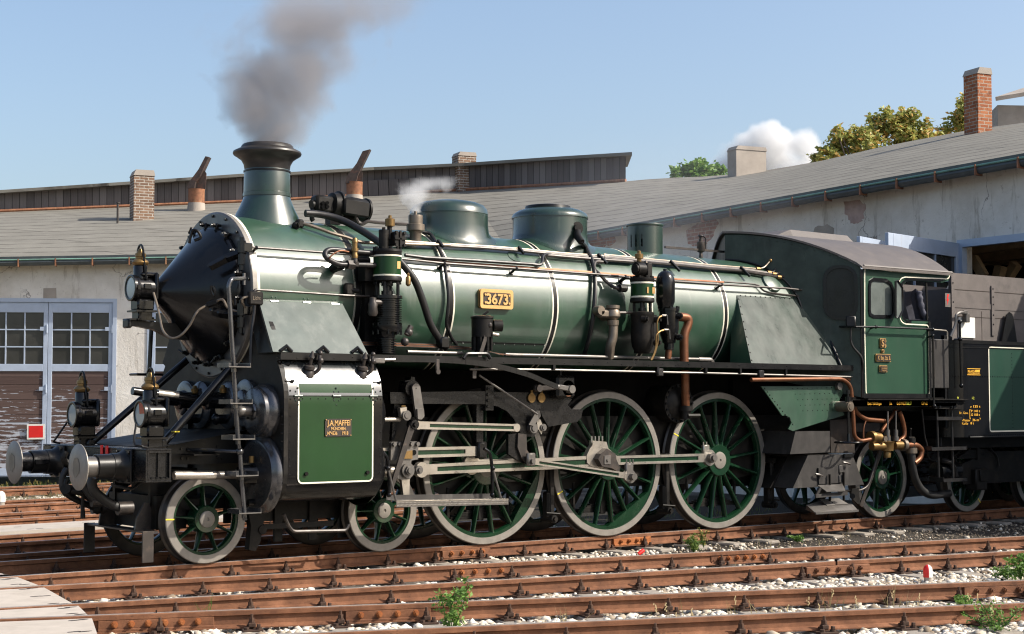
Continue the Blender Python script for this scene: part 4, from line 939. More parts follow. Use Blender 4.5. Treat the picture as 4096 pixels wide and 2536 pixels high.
# cylinder casing
xa, xb = .60, 1.80
SIDE = [(-1.27, 2.20), (-1.345, 2.165), (-1.40, 2.09), (-1.445, 2.0), (-1.475, 1.925), (-1.493, 1.85), (-1.50, 1.77), (-1.50, 1.70), (-1.50, .96), (-1.485, .86), (-1.44, .765), (-1.36, .69), (-1.25, .65), (-.9, .635), (-.6, .635)]
def sk(off, pts=SIDE):
    o = []
    for i, p in enumerate(pts):
        a = V(pts[max(0, i-1)]); b = V(pts[min(len(pts)-1, i+1)]); t = (b-a).normalized(); o.append((p[0]+t.y*off, p[1]-t.x*off))
    return o
m = M().strip([V((xa, y, z)) for y, z in SIDE], [V((xb, y, z)) for y, z in SIDE]); m.add([V((xb, y, z)) for y, z in SIDE]+[V((xb, -.6, 2.17))], [tuple(range(len(SIDE)+1))])
CS = on(m, 'black gloss', 'cylinder_casing', smooth_deg=45)
g_ = [p for p in sk(.003) if .9 < p[1] < 1.99]; g_ = [p for p in g_ if p[1] < 1.94]+[(-1.503, .872)]; pan = M().strip([V((.738, y, z)) for y, z in g_], [V((1.662, y, z)) for y, z in g_]); on(pan, 'casing green', 'green_panel', CS)
def line(path, w, y0, name, parent, mat='cream line', t=.004, flat=False):
    "lining: a band w wide along a path of (x, z) on the plane y=y0"
    P = [V((p[0], p[1], 0)) for p in path]; L, R = [], []
    for i, p in enumerate(P):
        a = P[max(0, i-1)]; b = P[min(len(P)-1, i+1)]; tt = (b-a).normalized(); nn = V((-tt.y, tt.x, 0)); L.append(V((p.x, y0-t, p.y))+V((nn.x, 0, nn.y))*w/2); R.append(V((p.x, y0-t, p.y))-V((nn.x, 0, nn.y))*w/2)
    m = M().strip(R, L); return on(m, mat, name, parent, smooth_deg=0)
u = rrect(.728, .862, 1.672, 1.76, .05); k = len(u)//4; path = [(1.672, 1.74)]+[p for p in u[3*k:][::-1]]+[p for p in u[2*k:3*k][::-1]]+[(.728, 1.74)]
line(path, .017, -1.500, 'white_lining', CS)
for x in (.728, 1.672):
    top = [p for p in sk(.0045) if 1.70 < p[1] < 1.96]; m = M().strip([V((x-.0085, y, z)) for y, z in top], [V((x+.0085, y, z)) for y, z in top]); on(m, 'cream line', 'white_lining', CS)
m = M(); m.box((1.2, -1.4985, 1.795), (1.18, .008, .010)); SEAM = on(m, 'black paint', 'hatch_seam', CS); m = M()
for i in range(12): m.rivet((.68+i*.096, -1.503, 1.765), N_, .010)
for i in range(11):
    for x in (.625, 1.775): m.rivet((x, -1.502, .95+.09*i), N_, .010)
on(m, 'black gloss', 'casing_rivets', CS, kind='stuff')
for x in (.72, 1.2, 1.68):
    m = M().cyl((x-.05, -1.505, 1.795), (x+.05, -1.505, 1.795), .014, 8); [m.rivet((x+dx, -1.497-.004*(dz < 0), 1.795+dz), N_, .013) for dx, dz in ((-.03, -.05), (.03, -.05), (0, -.095), (-.03, .045), (.03, .045), (0, .085))]; on(m, 'dull green', 'casing_hinge', CS)
for x, z in ((.82, .96), (1.60, .955)): on(M().cyl((x, -1.50, z), (x, -1.525, z), .022, 10), 'black gloss', 'plug', CS)
tp = [p for p in sk(.0022) if p[1] > 1.79]+[(-1.5022, 1.795)]; on(M().strip([V((xa+.004, y, z)) for y, z in tp], [V((xb-.004, y, z)) for y, z in tp]), 'casing glare', 'casing_top', CS, smooth_deg=45)
on(M().box((1.2, -1.447, 2.0), (1.17, .008, .012)), 'black paint', 'top_seam', CS)
for x in (.92, 1.60):
    m = M(); b = V((x-.02, -1.405, 2.03)); m.lathe([(-.02, .07), (.03, .06), (.05, .045), (.07, .06), (.10, .055), (.11, .02), (.19, .02), (.20, .035), (.23, .02), (.26, .012), (.27, 0)], b, V((0, -.35, .94)), 12); m.tube(smooth([b+V((.05, -.02, .0)), b+V((.10, -.06, .06)), b+V((.10, -.07, .16)), b+V((.12, -.06, .24))], 4), .020, 8); m.ball(b+V((.11, -.075, .15)), .034); m.ball(b+V((.11, -.07, .23)), .028); on(m, 'pipe iron', 'relief_valve', CS)
for p, y in ((PC(330, 420), -1.36), (PC(400, 670), -1.46), (PC(1720, 690), -1.46)): q = A(p, y=y); on(M().tube([q-X*.05+Z*.01, q, q+X*.05-Z*.0+V((0, -.03, .015))], .016, 6).cyl(q, q+V((0, .05, 0)), .02, 8), 'black paint', 'wing_nut', CS)
# maker's plate
pl = M().prism(rrect(1.04, 1.345, 1.40, 1.56, .012), -.014, (0, -1.500, 0)); PLT = on(pl, 'plate brass', 'makers_plate', CS, smooth_deg=0, label="maker's plate with raised brass letters")
on(M().prism(rrect(1.052, 1.357, 1.388, 1.548, .008), -.002, (0, -1.514, 0)), 'plate black', 'plate_field', PLT, smooth_deg=0)
m = M(); kw = dict(depth=.004, bold=.018); o = lambda x, z: V((x, -1.516, z)); text(m, 'J.A.MAFFEI', o(1.22, 1.475), X, Z, .058, width=.295, align='CENTER', **kw); text(m, 'MÜNCHEN.', o(1.22, 1.424), X, Z, .034, width=.19, align='CENTER', **kw); text(m, 'Nº4536', o(1.078, 1.373), X, Z, .038, width=.125, **kw); text(m, '1918', o(1.265, 1.373), X, Z, .038, width=.078, **kw)
for dx in (1.063, 1.377):
    for dz in (1.368, 1.537): m.cyl((dx, -1.515, dz), (dx, -1.522, dz), .006, 6)
on(m, 'plate brass', 'plate_lettering', PLT, smooth_deg=0)
# front wall of the casing up to the smokebox
full = [(-y_, z) for y_, z in SIDE]; out = [(y, z) for y, z in SIDE[1:]]; top = [(-.98, 2.80), (-.90, 2.86), (-.6, 2.3), (0, 2.06)]
half = out[::-1]+[(-1.42, 2.20), (-1.20, 2.55)]+top[:3]; poly = half+[(0, 2.06)]+[(-y, z) for y, z in half[::-1]]
FWL = on(M().prism([(p[0], p[1]) for p in poly], .05, (.55, 0, 0), Y, Z), 'black grime', 'casing_front', smooth_deg=0)
m = M(); [m.rivet((.55, -1.44-.012*i+.03*i, .8+i*.13), -X, .013) for i in range(1)]
for i in range(14): z = 2.16+.045*i; m.rivet((.548, -1.40+.033*i, z), -X, .012)
for i in range(9): m.rivet((.548, -1.46, .95+.09*i), -X, .011)
on(m, 'black gloss', 'front_rivets', FWL, kind='stuff')
# sloping cover sheet above
a, b, c_, d = V((.53, -.965, 2.83)), V((1.60, -.965, 2.84)), V((1.665, -1.405, 2.255)), V((.46, -1.405, 2.26))
CV = on(M().sheet(d, c_, b, a, .010), 'pale sheet', 'cover_sheet', smooth_deg=0); on(M().sheet(a, b, b+V((0, .09, .035)), a+V((0, .09, .035)), .008), 'loco green', 'cover_flange', CV, smooth_deg=0)
on(M().sheet(d, a, a+V((.0, .2, -.1)), d+V((.0, .3, .0)), .008), 'black paint', 'cover_end', CV, smooth_deg=0)
for x in (.72, 1.13, 1.50):
    m = M().cyl((x-.05, -.972, 2.835), (x+.05, -.972, 2.835), .016, 8); m.rivet((x-.025, -.965, 2.88), N_, .012); m.rivet((x+.025, -.965, 2.88), N_, .012); m.rivet((x-.025, -.99, 2.79), V((0, -.8, .6)), .012); m.rivet((x+.025, -.99, 2.79), V((0, -.8, .6)), .012); on(m, 'loco green', 'cover_hinge', CV)
for x in (.62, 1.08, 1.52): on(M().tube([V((x-.07, -1.41, 2.275)), V((x, -1.42, 2.33)), V((x+.07, -1.41, 2.27))], .022, 6), 'black paint', 'cover_catch', CV)
# running board
m = M(); m.box((5.30, -1.0, 2.251), (9.5, .84, .018)); m.box((5.30, -1.415, 2.222), (9.5, .014, .072)); m.box((5.30, -1.395, 2.188), (9.5, .05, .010)); RB = on(m, 'black paint', 'running_board', smooth_deg=0)
m = M()
for i in range(40): m.rivet((.75+i*.235, -1.422, 2.205+.02*(i % 2)), N_, .011)
on(m, 'black gloss', 'board_rivets', RB, kind='stuff')
for x in (4.35, 6.08, 6.95, 7.6, 8.5): on(M().box((x, -1.41, 2.15), (.035, .03, .07)), 'black paint', 'pipe_clip', RB)
on(M().tube(fillet([V((3.1, -1.38, 2.115)), V((4.2, -1.39, 2.125)), V((7.1, -1.39, 2.115)), V((9.95, -1.40, 2.095))], .3), .014, 8), 'dull steel', 'conduit_pipe', RB)
for x in (6.12, 8.0): on(M().box((x, -1.41, 2.115), (.10, .05, .10), ch=.01), 'dark pipe', 'conduit_box', RB)
on(M().cyl((3.9, -1.02, 2.31), (7.2, -1.02, 2.31), .023, 10).cyl((2.35, -1.18, 2.31), (3.2, -1.10, 2.31), .02, 8), 'dull steel', 'board_pipe', RB)
on(M().tube(fillet([V((7.2, -1.02, 2.31)), V((7.45, -1.02, 2.31)), V((7.5, -1.0, 2.24))], .06), .030, 8), 'dull steel', 'board_pipe', RB)
m = M()
for k in range(5):
    P = [V((1.72, -1.0-.012*k, 2.42-.011*k)), V((2.85, -1.0-.012*k, 2.415-.011*k)), V((3.45, -1.02-.012*k, 2.385-.009*k)), V((3.75+.05*k, -1.12, 2.30))]; on(M().tube(fillet(P, .2), .0055, 5), 'copper' if k % 2 else 'pipe iron', 'oil_pipe', RB)
# side sheets over the firebox
q = [A(R7(1235, 758), y=-.82), A(S1(640, 660), y=-.80), A(S1(720, 790), y=-.95), A(S1(880, 1165), y=-1.33), A(S1(200, 1145), y=-1.35)]
q[0] = A(S1(90, 625), y=-.82)
m = M(); n_ = (q[4]-q[0]).cross(q[1]-q[0]).normalized(); n_ = n_ if n_.y < 0 else -n_; m.add(q+[p-n_*.012 for p in q], [(4, 3, 2, 1, 0), (5, 6, 7, 8, 9), (0, 5, 9, 4), (4, 9, 8, 3), (3, 8, 7, 2), (2, 7, 6, 1), (1, 6, 5, 0)])
for f in range(1): pass
FS = on(m, 'dull green', 'firebox_sheet', smooth_deg=0); m = M()
for a_, b_, k in ((q[0], q[1], 15), (q[4], q[3], 15), (q[0], q[4], 9), (q[2], q[3], 7)):
    for i in range(k): m.rivet(a_.lerp(b_, (i+.5)/k)+n_*.002+((q[2]-q[0]).normalized()*.02), n_, .013)
on(m, 'black paint', 'sheet_rivets', FS, kind='stuff')
on(M().add([q[0], q[4], q[4]+V((.05, .45, 0)), q[0]+V((.0, .10, -.05))], [(0, 1, 2, 3)]), 'loco green', 'sheet_end', FS, smooth_deg=0)
# cab: wedge-shaped front, side with windows, curved roof
XA = 8.78; SL = (10.0-XA)/1.5; zb = 1.80; yS = 1.50
def roofz(y): return 4.20-.50*(abs(y)/1.5)**2.1
fd = V((SL, -1, 0)).normalized()   # along the near front wall, outwards
W0 = V((XA, 0, 0)); L = math.hypot(1.5, SL*1.5)
def fpx(p): q = AP(p, W0, V((-fd.y*-1, -fd.x, 0)) if False else V((fd.y, -fd.x, 0))); return ((q-W0).dot(fd), q.z)
out = [(0, 2.2), (L, zb)]+[(L*t, roofz(1.5*t)-.02) for t in [1-i/10 for i in range(11)]]
wn = fpx(S1(870, 605)); ww = .40; wh = .62
e0, e1, e2, e3 = fpx(S1(762, 600))[0], fpx(S1(985, 600))[0], fpx(S1(875, 795))[1], fpx(S1(880, 418))[1]
win = rrect(e0, e2, e1, e3, min(.17, (e1-e0)*.45), 5)
CAB = on(M().prism(out, .02, W0, fd, Z, [win]).prism([(p[0], p[1]) for p in out], .02, W0, V((SL, 1, 0)).normalized(), Z), 'dull green', 'cab', smooth_deg=0)
fr = offset(win, .035); fn = fd.cross(Z)*-1
FNRM = V((-1, -SL, 0)).normalized()
def onfront(pr, t, off, mat, name, holes=(), parent=CAB): 
    w = fd.cross(Z); s_ = 1 if w.dot(FNRM) > 0 else -1; return on(M().prism(pr, t*s_, W0+FNRM*off, fd, Z, holes), mat, name, parent, smooth_deg=0)
onfront(fr, .03, .012, 'black gloss', 'front_window_frame', [offset(win, -.012)])
onfront(offset(win, .0), .004, .002, 'dark glass', 'front_window')
m = M()
for i in range(16): t = 1-i/18; m.rivet(W0+fd*(L*t)+Z*(roofz(1.5*t)-.06)+FNRM*.02, FNRM, .012)
for i in range(14): m.rivet(W0+fd*(L-.03)+Z*(zb+.1+i*.125)+FNRM*.02, FNRM, .011)
on(m, 'dull green', 'front_rivets', CAB, kind='stuff')
m = M(); P = [W0+fd*(L*(1-i/14))+Z*(roofz(1.5*(1-i/14))-.005)+FNRM*.02 for i in range(15)]; m.tube(P, .014, 6); m.tube([W0+fd*L+Z*zb+FNRM*.012, W0+fd*L+Z*3.64+FNRM*.012], .016, 6); on(m, 'black gloss', 'front_beading', CAB)
m = M(); P = [W0+fd*(yy*L/1.5)+FNRM*.03+Z*(BZ+math.sqrt(max(0, .86**2-yy*yy))) for yy in [.86*math.sin(i*PI/2/16) for i in range(17)]]; m.tube(P+[P[-1]+V((0, 0, -.0))], .018, 6)
m.tube([P[-1], A(S1(720, 790), y=-.98)+V((.0, 0, 0)), A(S1(880, 1165), y=-1.36)], .02, 6); on(m, 'black paint', 'boiler_angle', CAB)
def sx(p): q = A(p, y=-yS); return (q.x, q.z)
# side sheet outline with the large rear opening
xr = 11.56; so = [(10.0, zb), (xr, zb)]; a1 = sx(S1(1545, 820)); 
so += [(xr, a1[1]-.01)]+[sx(S1(1400, 818)), sx(S1(1355, 800)), sx(S1(1335, 760)), sx(S1(1330, 600)), sx(S1(1345, 545)), sx(S1(1375, 522)), sx(S1(1450, 517)), sx(S1(1640, 530)), sx(S1(1690, 515)), sx(S1(1698, 480)), (12.06, 3.67), (10.0, 3.645)]
w1 = [sx(S1(*p)) for p in ((1083, 740), (1090, 780), (1120, 797), (1250, 800), (1278, 780), (1275, 580), (1255, 530), (1215, 503), (1120, 495), (1090, 515), (1083, 560))]
def ccw(P): return P if sum(P[i][0]*P[(i+1) % len(P)][1]-P[(i+1) % len(P)][0]*P[i][1] for i in range(len(P))) > 0 else P[::-1]
w1 = ccw(w1); so = ccw(so)
CSd = on(M().prism(so, -.02, (0, -yS, 0), X, Z, [offset(w1, -.02)]), 'cab green', 'cab_side', CAB, smooth_deg=0)
on(M().prism(offset(w1, .005), -.03, (0, -yS-.012, 0), X, Z, [offset(w1, -.045)]), 'black gloss', 'side_window_frame', CAB, smooth_deg=0)
on(M().prism(offset(w1, -.03), -.004, (0, -yS+.004, 0), X, Z), 'cab pane', 'side_window', CAB, smooth_deg=0)
m = M(); bo = [sx(S1(1030, 405)), sx(S1(1045, 1400)), sx(S1(1550, 1400))]
on(M().box((10.012, -yS-.021, 2.72), (.045, .006, 1.84)), 'black gloss', 'corner_strip', CAB, smooth_deg=0)
on(M().box((10.78, -yS-.0215, zb+.025), (1.56, .007, .07)), 'black paint', 'bottom_strip', CAB, smooth_deg=0)
on(M().box((xr-.025, -yS-.0225, (zb+a1[1])/2), (.05, .008, a1[1]-zb-.02)), 'black paint', 'edge_strip', CAB, smooth_deg=0)
yl = -yS-.0205
pth = [sx(S1(*p)) for p in ((1690, 470), (1250, 445), (1060, 415), (1047, 430), (1047, 560), (1047, 900), (1057, 1360), (1070, 1381), (1100, 1384), (1500, 1386), (1530, 1380), (1537, 1360), (1530, 870), (1520, 852), (1350, 843), (1325, 825), (1312, 795), (1308, 700), (1306, 530), (1320, 500), (1350, 488), (1500, 494), (1670, 503), (1686, 490), (1690, 470))]
line(fillet([V((a, b, 0)) for a, b in pth], .04, 3), .017, yl, 'white_lining', CAB)
m = M(); op = [sx(S1(*p)) for p in ((1400, 828), (1365, 822), (1335, 800), (1322, 760), (1318, 600), (1330, 540), (1360, 508), (1450, 505), (1640, 515))]
line(op, .035, yl-.001, 'opening_edge', CAB, 'black gloss'); m = M()
for i in range(13): m.rivet((10.03, -yS-.02, 1.9+i*.13), N_, .011)
on(m, 'black gloss', 'side_rivets', CAB, kind='stuff')
# wind deflector glass beside the opening
m = M(); P = [A(S1(*p), y=-yS-.10) for p in ((1290, 520), (1305, 515), (1340, 570), (1342, 740), (1315, 795), (1290, 800))]; m.tube(P, .018, 6, closed=True); DF = on(m, 'black gloss', 'wind_deflector', CAB); on(M().add(P, [tuple(range(6))]), 'cab pane', 'deflector_glass', CAB, smooth_deg=0)
# cab roof, hump, inside
m = M(); xs0 = 10.0-.06; P = []; ys_ = [-1.58+3.16*i/32 for i in range(33)]
for k, t in ((0, 0), (1, .03)):
    for y in ys_: P.append(V((XA-.06+SL*min(1.5, abs(y)), y, roofz(min(1.58, abs(y)))+t)))
    for y in ys_: P.append(V((12.02+.08*(1-(y/1.58)**2), y, roofz(abs(y))+t)))
F = []
for i in range(32): F += [(66+i, 66+i+1, 99+i+1, 99+i), (i+1, i, 33+i, 34+i), (i, i+1, 66+i+1, 66+i), (33+i+1, 33+i, 99+i, 99+i+1)]
F += [(0, 66, 99, 33), (32, 65, 131, 98)]; m.add(P, F); RF_ = on(m, 'roof tar', 'cab_roof', CAB, smooth_deg=30)
on(M().tube([V((10.0, -1.555, 3.685)), V((12.05, -1.555, 3.69))], .022, 6), 'roof tar', 'roof_gutter', CAB)
hp_ = [A(S1(*p), y=0) for p in ((375, 140), (410, 200), (800, 245), (810, 205))]
m = M(); m.add([V((9.55, -.30, 4.20)), V((9.85, -.30, 4.305)), V((11.15, -.30, 4.30)), V((11.15, -.30, 4.17)), V((9.8, -.42, 4.16)), V((11.2, -.42, 4.16)), V((9.55, .30, 4.20)), V((9.85, .30, 4.305)), V((11.15, .30, 4.30)), V((11.15, .30, 4.17))], [(0, 1, 7, 6), (1, 2, 8, 7), (0, 4, 1), (1, 4, 5, 2), (2, 5, 9, 8), (2, 5, 3)]); on(m, 'roof tar', 'roof_hatch', CAB, smooth_deg=0)
on(M().cyl((11.62, .1, 4.1), (11.62, .1, 4.30), .05, 12), 'roof tar', 'roof_pipe', CAB)
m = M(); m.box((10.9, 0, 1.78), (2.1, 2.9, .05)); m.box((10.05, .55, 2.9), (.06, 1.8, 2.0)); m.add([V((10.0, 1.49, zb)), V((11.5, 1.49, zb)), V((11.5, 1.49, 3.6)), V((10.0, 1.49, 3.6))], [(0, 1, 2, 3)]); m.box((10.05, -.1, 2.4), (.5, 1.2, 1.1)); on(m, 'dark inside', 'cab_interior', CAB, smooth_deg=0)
on(M().ball((11.75, -.6, 2.45), .16, 12, (1, 1, 1.3)), 'copper', 'cab_fitting', CAB)
on(M().cyl(A(S1(1520, 535), y=-1.47), A(S1(1528, 815), y=-1.47), .017, 8), 'black gloss', 'cab_pillar', CAB)
m = M(); 
for x in (10.0, 12.42): pass
m.box((11.0, -1.37, 1.72), (2.45, .25, .10)); m.box((11.25, -1.47, 1.775), (2.35, .16, .018)); SIL = on(m, 'black grime', 'cab_sill', CAB, smooth_deg=0)
m = M(); kk = dict(depth=.002, bold=.01); zt_ = 1.665
for s_, a_, b_ in (('Bwst  Nördlingen', 1078, 1182), ('Unt', 1243, 1262), ('Gr3 MNLX', 1298, 1366), ('K GP mZ', 1487, 1530)):
    pa_, pb_ = A(S1(a_, 1479), y=-1.495), A(S1(b_, 1479), y=-1.495); text(m, s_, V((pa_.x, -1.4965, 1.695)), X, Z, .045, width=pb_.x-pa_.x, **kk)
on(M().box((11.0, -1.492, 1.715), (2.4, .006, .095)), 'black paint', 'sill_face', CAB, smooth_deg=0); on(m, 'lettering', 'sill_lettering', CAB, smooth_deg=0)
m = M(); pa_ = A(S1(1370, 1479), y=-1.495); text(m, '13.8.17', V((pa_.x, -1.4965, 1.695)), X, Z, .045, width=.12, **kk); on(m, 'lettering yellow', 'sill_lettering', CAB, smooth_deg=0)
# plates on the cab side
def plate(box, name, lines, hgt, mat='plate brass'):
    x0, z0 = sx(S1(box[0], box[3])); x1_, z1_ = sx(S1(box[2], box[1])); p = on(M().prism(rrect(x0, z0, x1_, z1_, .012), -.012, (0, -yS-.02, 0)), mat, name, CAB, smooth_deg=0)
    on(M().prism(rrect(x0+.010, z0+.010, x1_-.010, z1_-.010, .008), -.002, (0, -yS-.032, 0)), 'plate black', 'plate_field', CAB, smooth_deg=0); m = M()
    for s_, fx, fz, fw, fh in lines: text(m, s_, V((x0+(x1_-x0)*fx, -yS-.034, z0+(z1_-z0)*fz)), X, Z, (z1_-z0)*fh, .004, width=(x1_-x0)*fw, bold=.02)
    on(m, mat, 'plate_lettering', CAB, smooth_deg=0)
plate((1165, 952, 1208, 1022), 'class_plate', [('S', .10, .14, .46, .72), ('3', .64, .58, .26, .30), ('6', .64, .10, .26, .30), ('—', .60, .46, .3, .06)], .1)
plate((1178, 1033, 1195, 1062), 'class_plate', [('D', .28, .2, .44, .6)], .1)
plate((1133, 1071, 1245, 1127), 'owner_plate', [('K. Bay. Sts. B.', .08, .25, .84, .5)], .1)
plate((1160, 1156, 1219, 1207), 'small_plate', [('Lokomotivfabrik', .12, .70, .76, .14), ('J.A.MAFFEI', .15, .42, .7, .18), ('München', .25, .16, .5, .15)], .1)
# handrails on the cab
def rail_(pts, y, r=.016, mat='black gloss', name='handrail', knobs=()):
    h = on(M().tube([A(p, y=y) for p in pts], r, 8), mat, name)
    for p in knobs: q = A(p, y=y); on(M().ball(q, r*1.9).cyl(q, V((q.x, -yS, q.z-.02)), r*.8, 8), mat, 'rail_knob', h)
    return h
rail_([S1(985, 864), S1(1140, 865), S1(1575, 882)], -1.60, .015, knobs=(S1(1140, 865), S1(1570, 882)))
rail_([S1(1575, 885), S1(1670, 893), S1(1680, 905), S1(1682, 960)], -1.56, .012, 'bright steel')
h = rail_([S1(1570, 932), S1(1573, 1000), S1(1580, 1460)], -1.60, .016, knobs=(S1(1570, 932), S1(1581, 1462)))
q0, q1 = A(S1(765, 905), y=-1.06), A(S1(815, 862), y=-1.13); on(M().tube([q0, q1, A(S1(985, 864), y=-1.60)], .015, 8).ball(q1, .03), 'black gloss', 'handrail')
on(M().box(A(S1(952, 827), y=-1.44), (.05, .14, .17), (FNRM, fd, Z), ch=.015), 'dark pipe', 'front_box', CAB)
on(M().tube(fillet([A(S1(952, 850), y=-1.44), A(S1(950, 1000), y=-1.44), A(S1(1035, 1090), y=-1.53), A(S1(1045, 1150), y=-1.535), A(S1(1040, 1240), y=-1.50)], .1), .015, 8), 'dark pipe', 'conduit')
# black box sheet and jacket at the cab entrance
m = M(); p0, p1 = A(S1(1548, 955), y=-1.44), A(S1(1682, 1330), y=-1.40); m.box(((p0.x+p1.x)/2, -1.42, (p0.z+p1.z)/2), (p1.x-p0.x, .03, p0.z-p1.z), ch=.01); m.box((p0.x+.03, -1.445, p0.z-.16), (.05, .03, .05)); m.box((p0.x+.03, -1.445, p1.z+.2), (.05, .03, .05)); on(m, 'ash plate', 'entrance_door', smooth_deg=0)
q = A(S1(1440, 700), y=-1.30); JK = thing('jacket', 'dark blue work jacket hanging inside the open cab window', 'jacket', q); m = M(); rj = random.Random(2)
P0 = [A(S1(*p), y=-1.30) for p in ((1405, 600), (1410, 680), (1425, 740), (1440, 808))]; P1 = [A(S1(*p), y=-1.38) for p in ((1440, 575), (1455, 660), (1475, 740), (1495, 808))]; P2 = [A(S1(*p), y=-1.36) for p in ((1470, 600), (1488, 680), (1505, 750), (1525, 808))]
m.strip(smooth(P0, 5), smooth(P1, 5)); m.strip(smooth(P1, 5), smooth(P2, 5)); m.strip(smooth([p+Y*.12 for p in P2], 5), smooth([p+Y*.12 for p in P0], 5)); obj('jacket_body', m, MT['cloth'], JK, smooth_deg=60)
sl = smooth([A(S1(1462, 600), y=-1.40), A(S1(1470, 650), y=-1.42), A(S1(1485, 730), y=-1.42), A(S1(1512, 800), y=-1.41)], 5); obj('sleeve', M().tube(sl, [.05+.008*math.sin(i*1.7) for i in range(len(sl))], 10), MT['cloth'], JK)
# ------------------------------------------------------------- front end
m = M(); m.box((-.80, 0, 1.0825), (.03, 2.66, .335)); bx = (-.955, -.67)
m.box((-.8125, 0, 1.243), (.285, 2.70, .018), ch=.004); m.box((-.8125, 0, .922), (.285, 2.70, .018), ch=.004); m.box((-.945, 0, 1.0825), (.018, 2.69, .30))
for s in (-1, 1): m.box((-.80, s*1.30, 1.0825), (.25, .02, .30)); [m.box((x, s*1.325, 1.0825), (.02, .04, .30)) for x in (-.93, -.685)]; m.box((-.81, s*1.325, 1.222), (.23, .04, .022)); m.box((-.81, s*1.325, .943), (.23, .04, .022))
BB = on(m, 'oily black', 'buffer_beam', smooth_deg=0); m = M()
for i in range(4): m.bolt((-.89+.055*i, -1.345, .955), Z, .014, .012)
on(m, 'oily black', 'beam_bolts', BB, kind='stuff')
for s in (-1, 1):
    c = V((0, s*.875, 1.068)); m = M(); m.box(c+V((-.972, 0, 0)), (.03, .36, .36), ch=.01); m.lathe([(-.98, .175), (-1.02, .145), (-1.06, .136), (-1.12, .136), (-1.125, .128), (-1.29, .128), (-1.292, .12), (-1.285, .105)], c, X, 32)
    for dy in (-.14, .14):
        for dz in (-.14, .14): m.bolt(c+V((-.985, dy, dz)), -X, .02, .022)
    bf = obj('buffer', m, MT['black paint'], LO, label=('near buffer' if s < 0 else 'far buffer'))
    obj('plunger', M().lathe([(-1.28, .106), (-1.44, .106), (-1.445, .12)], c, X, 32), MT['dull steel' if s < 0 else 'black gloss'], bf)
    obj('buffer_head', M().lathe([(-1.44, .12), (-1.455, .225), (-1.462, .236), (-1.470, .237), (-1.480, .225), (-1.492, .12), (-1.495, 0)], c, X, 48), MT['tyre steel'], bf)
    rb = random.Random(s+4); on(M().prism([(math.cos(t*PI/9)*rb.uniform(.07, .10), math.sin(t*PI/9)*rb.uniform(.085, .115)) for t in range(18)], -.002, c+V((-1.4945, .0, .0)), Y, Z), 'dull steel', 'grease_spot', bf, smooth_deg=0)
m = M().cyl((-1.26, .875, 1.06), (-1.14, .875, 1.06), .13, 8); m = M().box((-1.20, .74, 1.07), (.16, .02, .05)); on(m, 'black gloss', 'buffer_step', BB)
# deck, red handles, hook, hoses
PK = A(ZB(980, 800), y=-.62)
m = M().add([V((-.67, -1.05, 1.258)), V((-.67, 1.05, 1.258)), V((.56, 1.05, 1.43)), V((.56, -.75, 1.43)), V((-.3, -.80, 1.29))], [(0, 4, 3, 2, 1)]); on(m, 'black grime', 'front_deck', smooth_deg=0)
fpz = [(-.655, 1.245), (-.66, .98), (-.42, .985), (-.36, 1.06), (.56, 1.06), (.56, 1.42), (-.25, 1.30)]
for y in (-.66, .63): FP = on(M().prism(ccw(fpz), .03, (0, y+.03, 0)), 'black paint', 'frame_plate', smooth_deg=0)
m = M()
for p in (ZB(480, 950), ZB(550, 950), ZB(485, 1055), ZB(550, 1055), ZB(875, 925), ZB(875, 1040)): m.bolt(A(p, y=-.66), N_, .016, .014)
on(m, 'black gloss', 'frame_bolts', FP, kind='stuff')
for i, (y, mt) in enumerate(((-.12, 'red paint'), (.05, 'red paint'))): q = A((Z1(1370, 180), Z1(1440, 190))[i], x=-.965); on(M().tube([q+V((0, -.012, -.05)), q+V((0, .0, .06)), q+V((0, .02, .06)), q+V((0, .012, -.05))], .012, 6, closed=True), mt, 'cock_handle', BB)
m = M().tube(fillet([V((-.95, 0, 1.03)), V((-1.18, 0, 1.06)), V((-1.28, 0, 1.12)), V((-1.24, 0, 1.20))], .08), .035, 8); m.box((-1.0, 0, 1.05), (.12, .22, .22), ch=.02); HK = on(m, 'black grime', 'coupling_hook')
m = M(); ck = lambda p, y: A(p, y=y)
for dy in (-.10, .06): m.tube(smooth([ck(Z1(900, 560), dy), ck(Z1(870, 690), dy), ck(Z1(940, 720), dy), ck(Z1(1120, 740), dy)], 4), .026, 8)
m.cyl(ck(Z1(880, 690), -.13), ck(Z1(990, 715), .1), .055, 10); m.tube([ck(Z1(1000, 710), 0), ck(Z1(1120, 745), 0), ck(Z1(1250, 850), 0), ck(Z1(1290, 880), 0)], .04, 8); m.tube([ck(Z1(1115, 770), -.02), ck(Z1(1110, 900), -.02), ck(Z1(1115, 1090), -.02)], [.018, .02, .030], 8)
m.tube(smooth([ck(Z1(890, 720), .05), ck(Z1(950, 800), .05), ck(Z1(1080, 860), .05), ck(Z1(1230, 920), .05), ck(Z1(1300, 985), .05)], 4), .030, 8); m.ball(ck(Z1(1310, 960), .05), .06); on(m, 'black grime', 'screw_coupling', HK)
for pts, y, r in (((Z1(900, 420), Z1(845, 520), Z1(835, 640), Z1(880, 740), Z1(1000, 820), Z1(1150, 890), Z1(1300, 960)), .35, .036), ((Z1(1180, 510), Z1(1120, 600), Z1(1150, 700), Z1(1250, 830), Z1(1300, 870)), -.15, .036), ((Z1(1260, 510), Z1(1235, 620), Z1(1270, 720), Z1(1390, 830), Z1(1520, 910), Z1(1650, 950)), -.45, .052)):
    h = on(M().tube(smooth([A(p, y=y) for p in pts], 5), r, 10), 'rubber hose', 'brake_hose'); q = A(pts[-1], y=y); on(M().cyl(q-X*.06, q+X*.10, r*1.45, 10), 'pipe iron', 'hose_end', h)
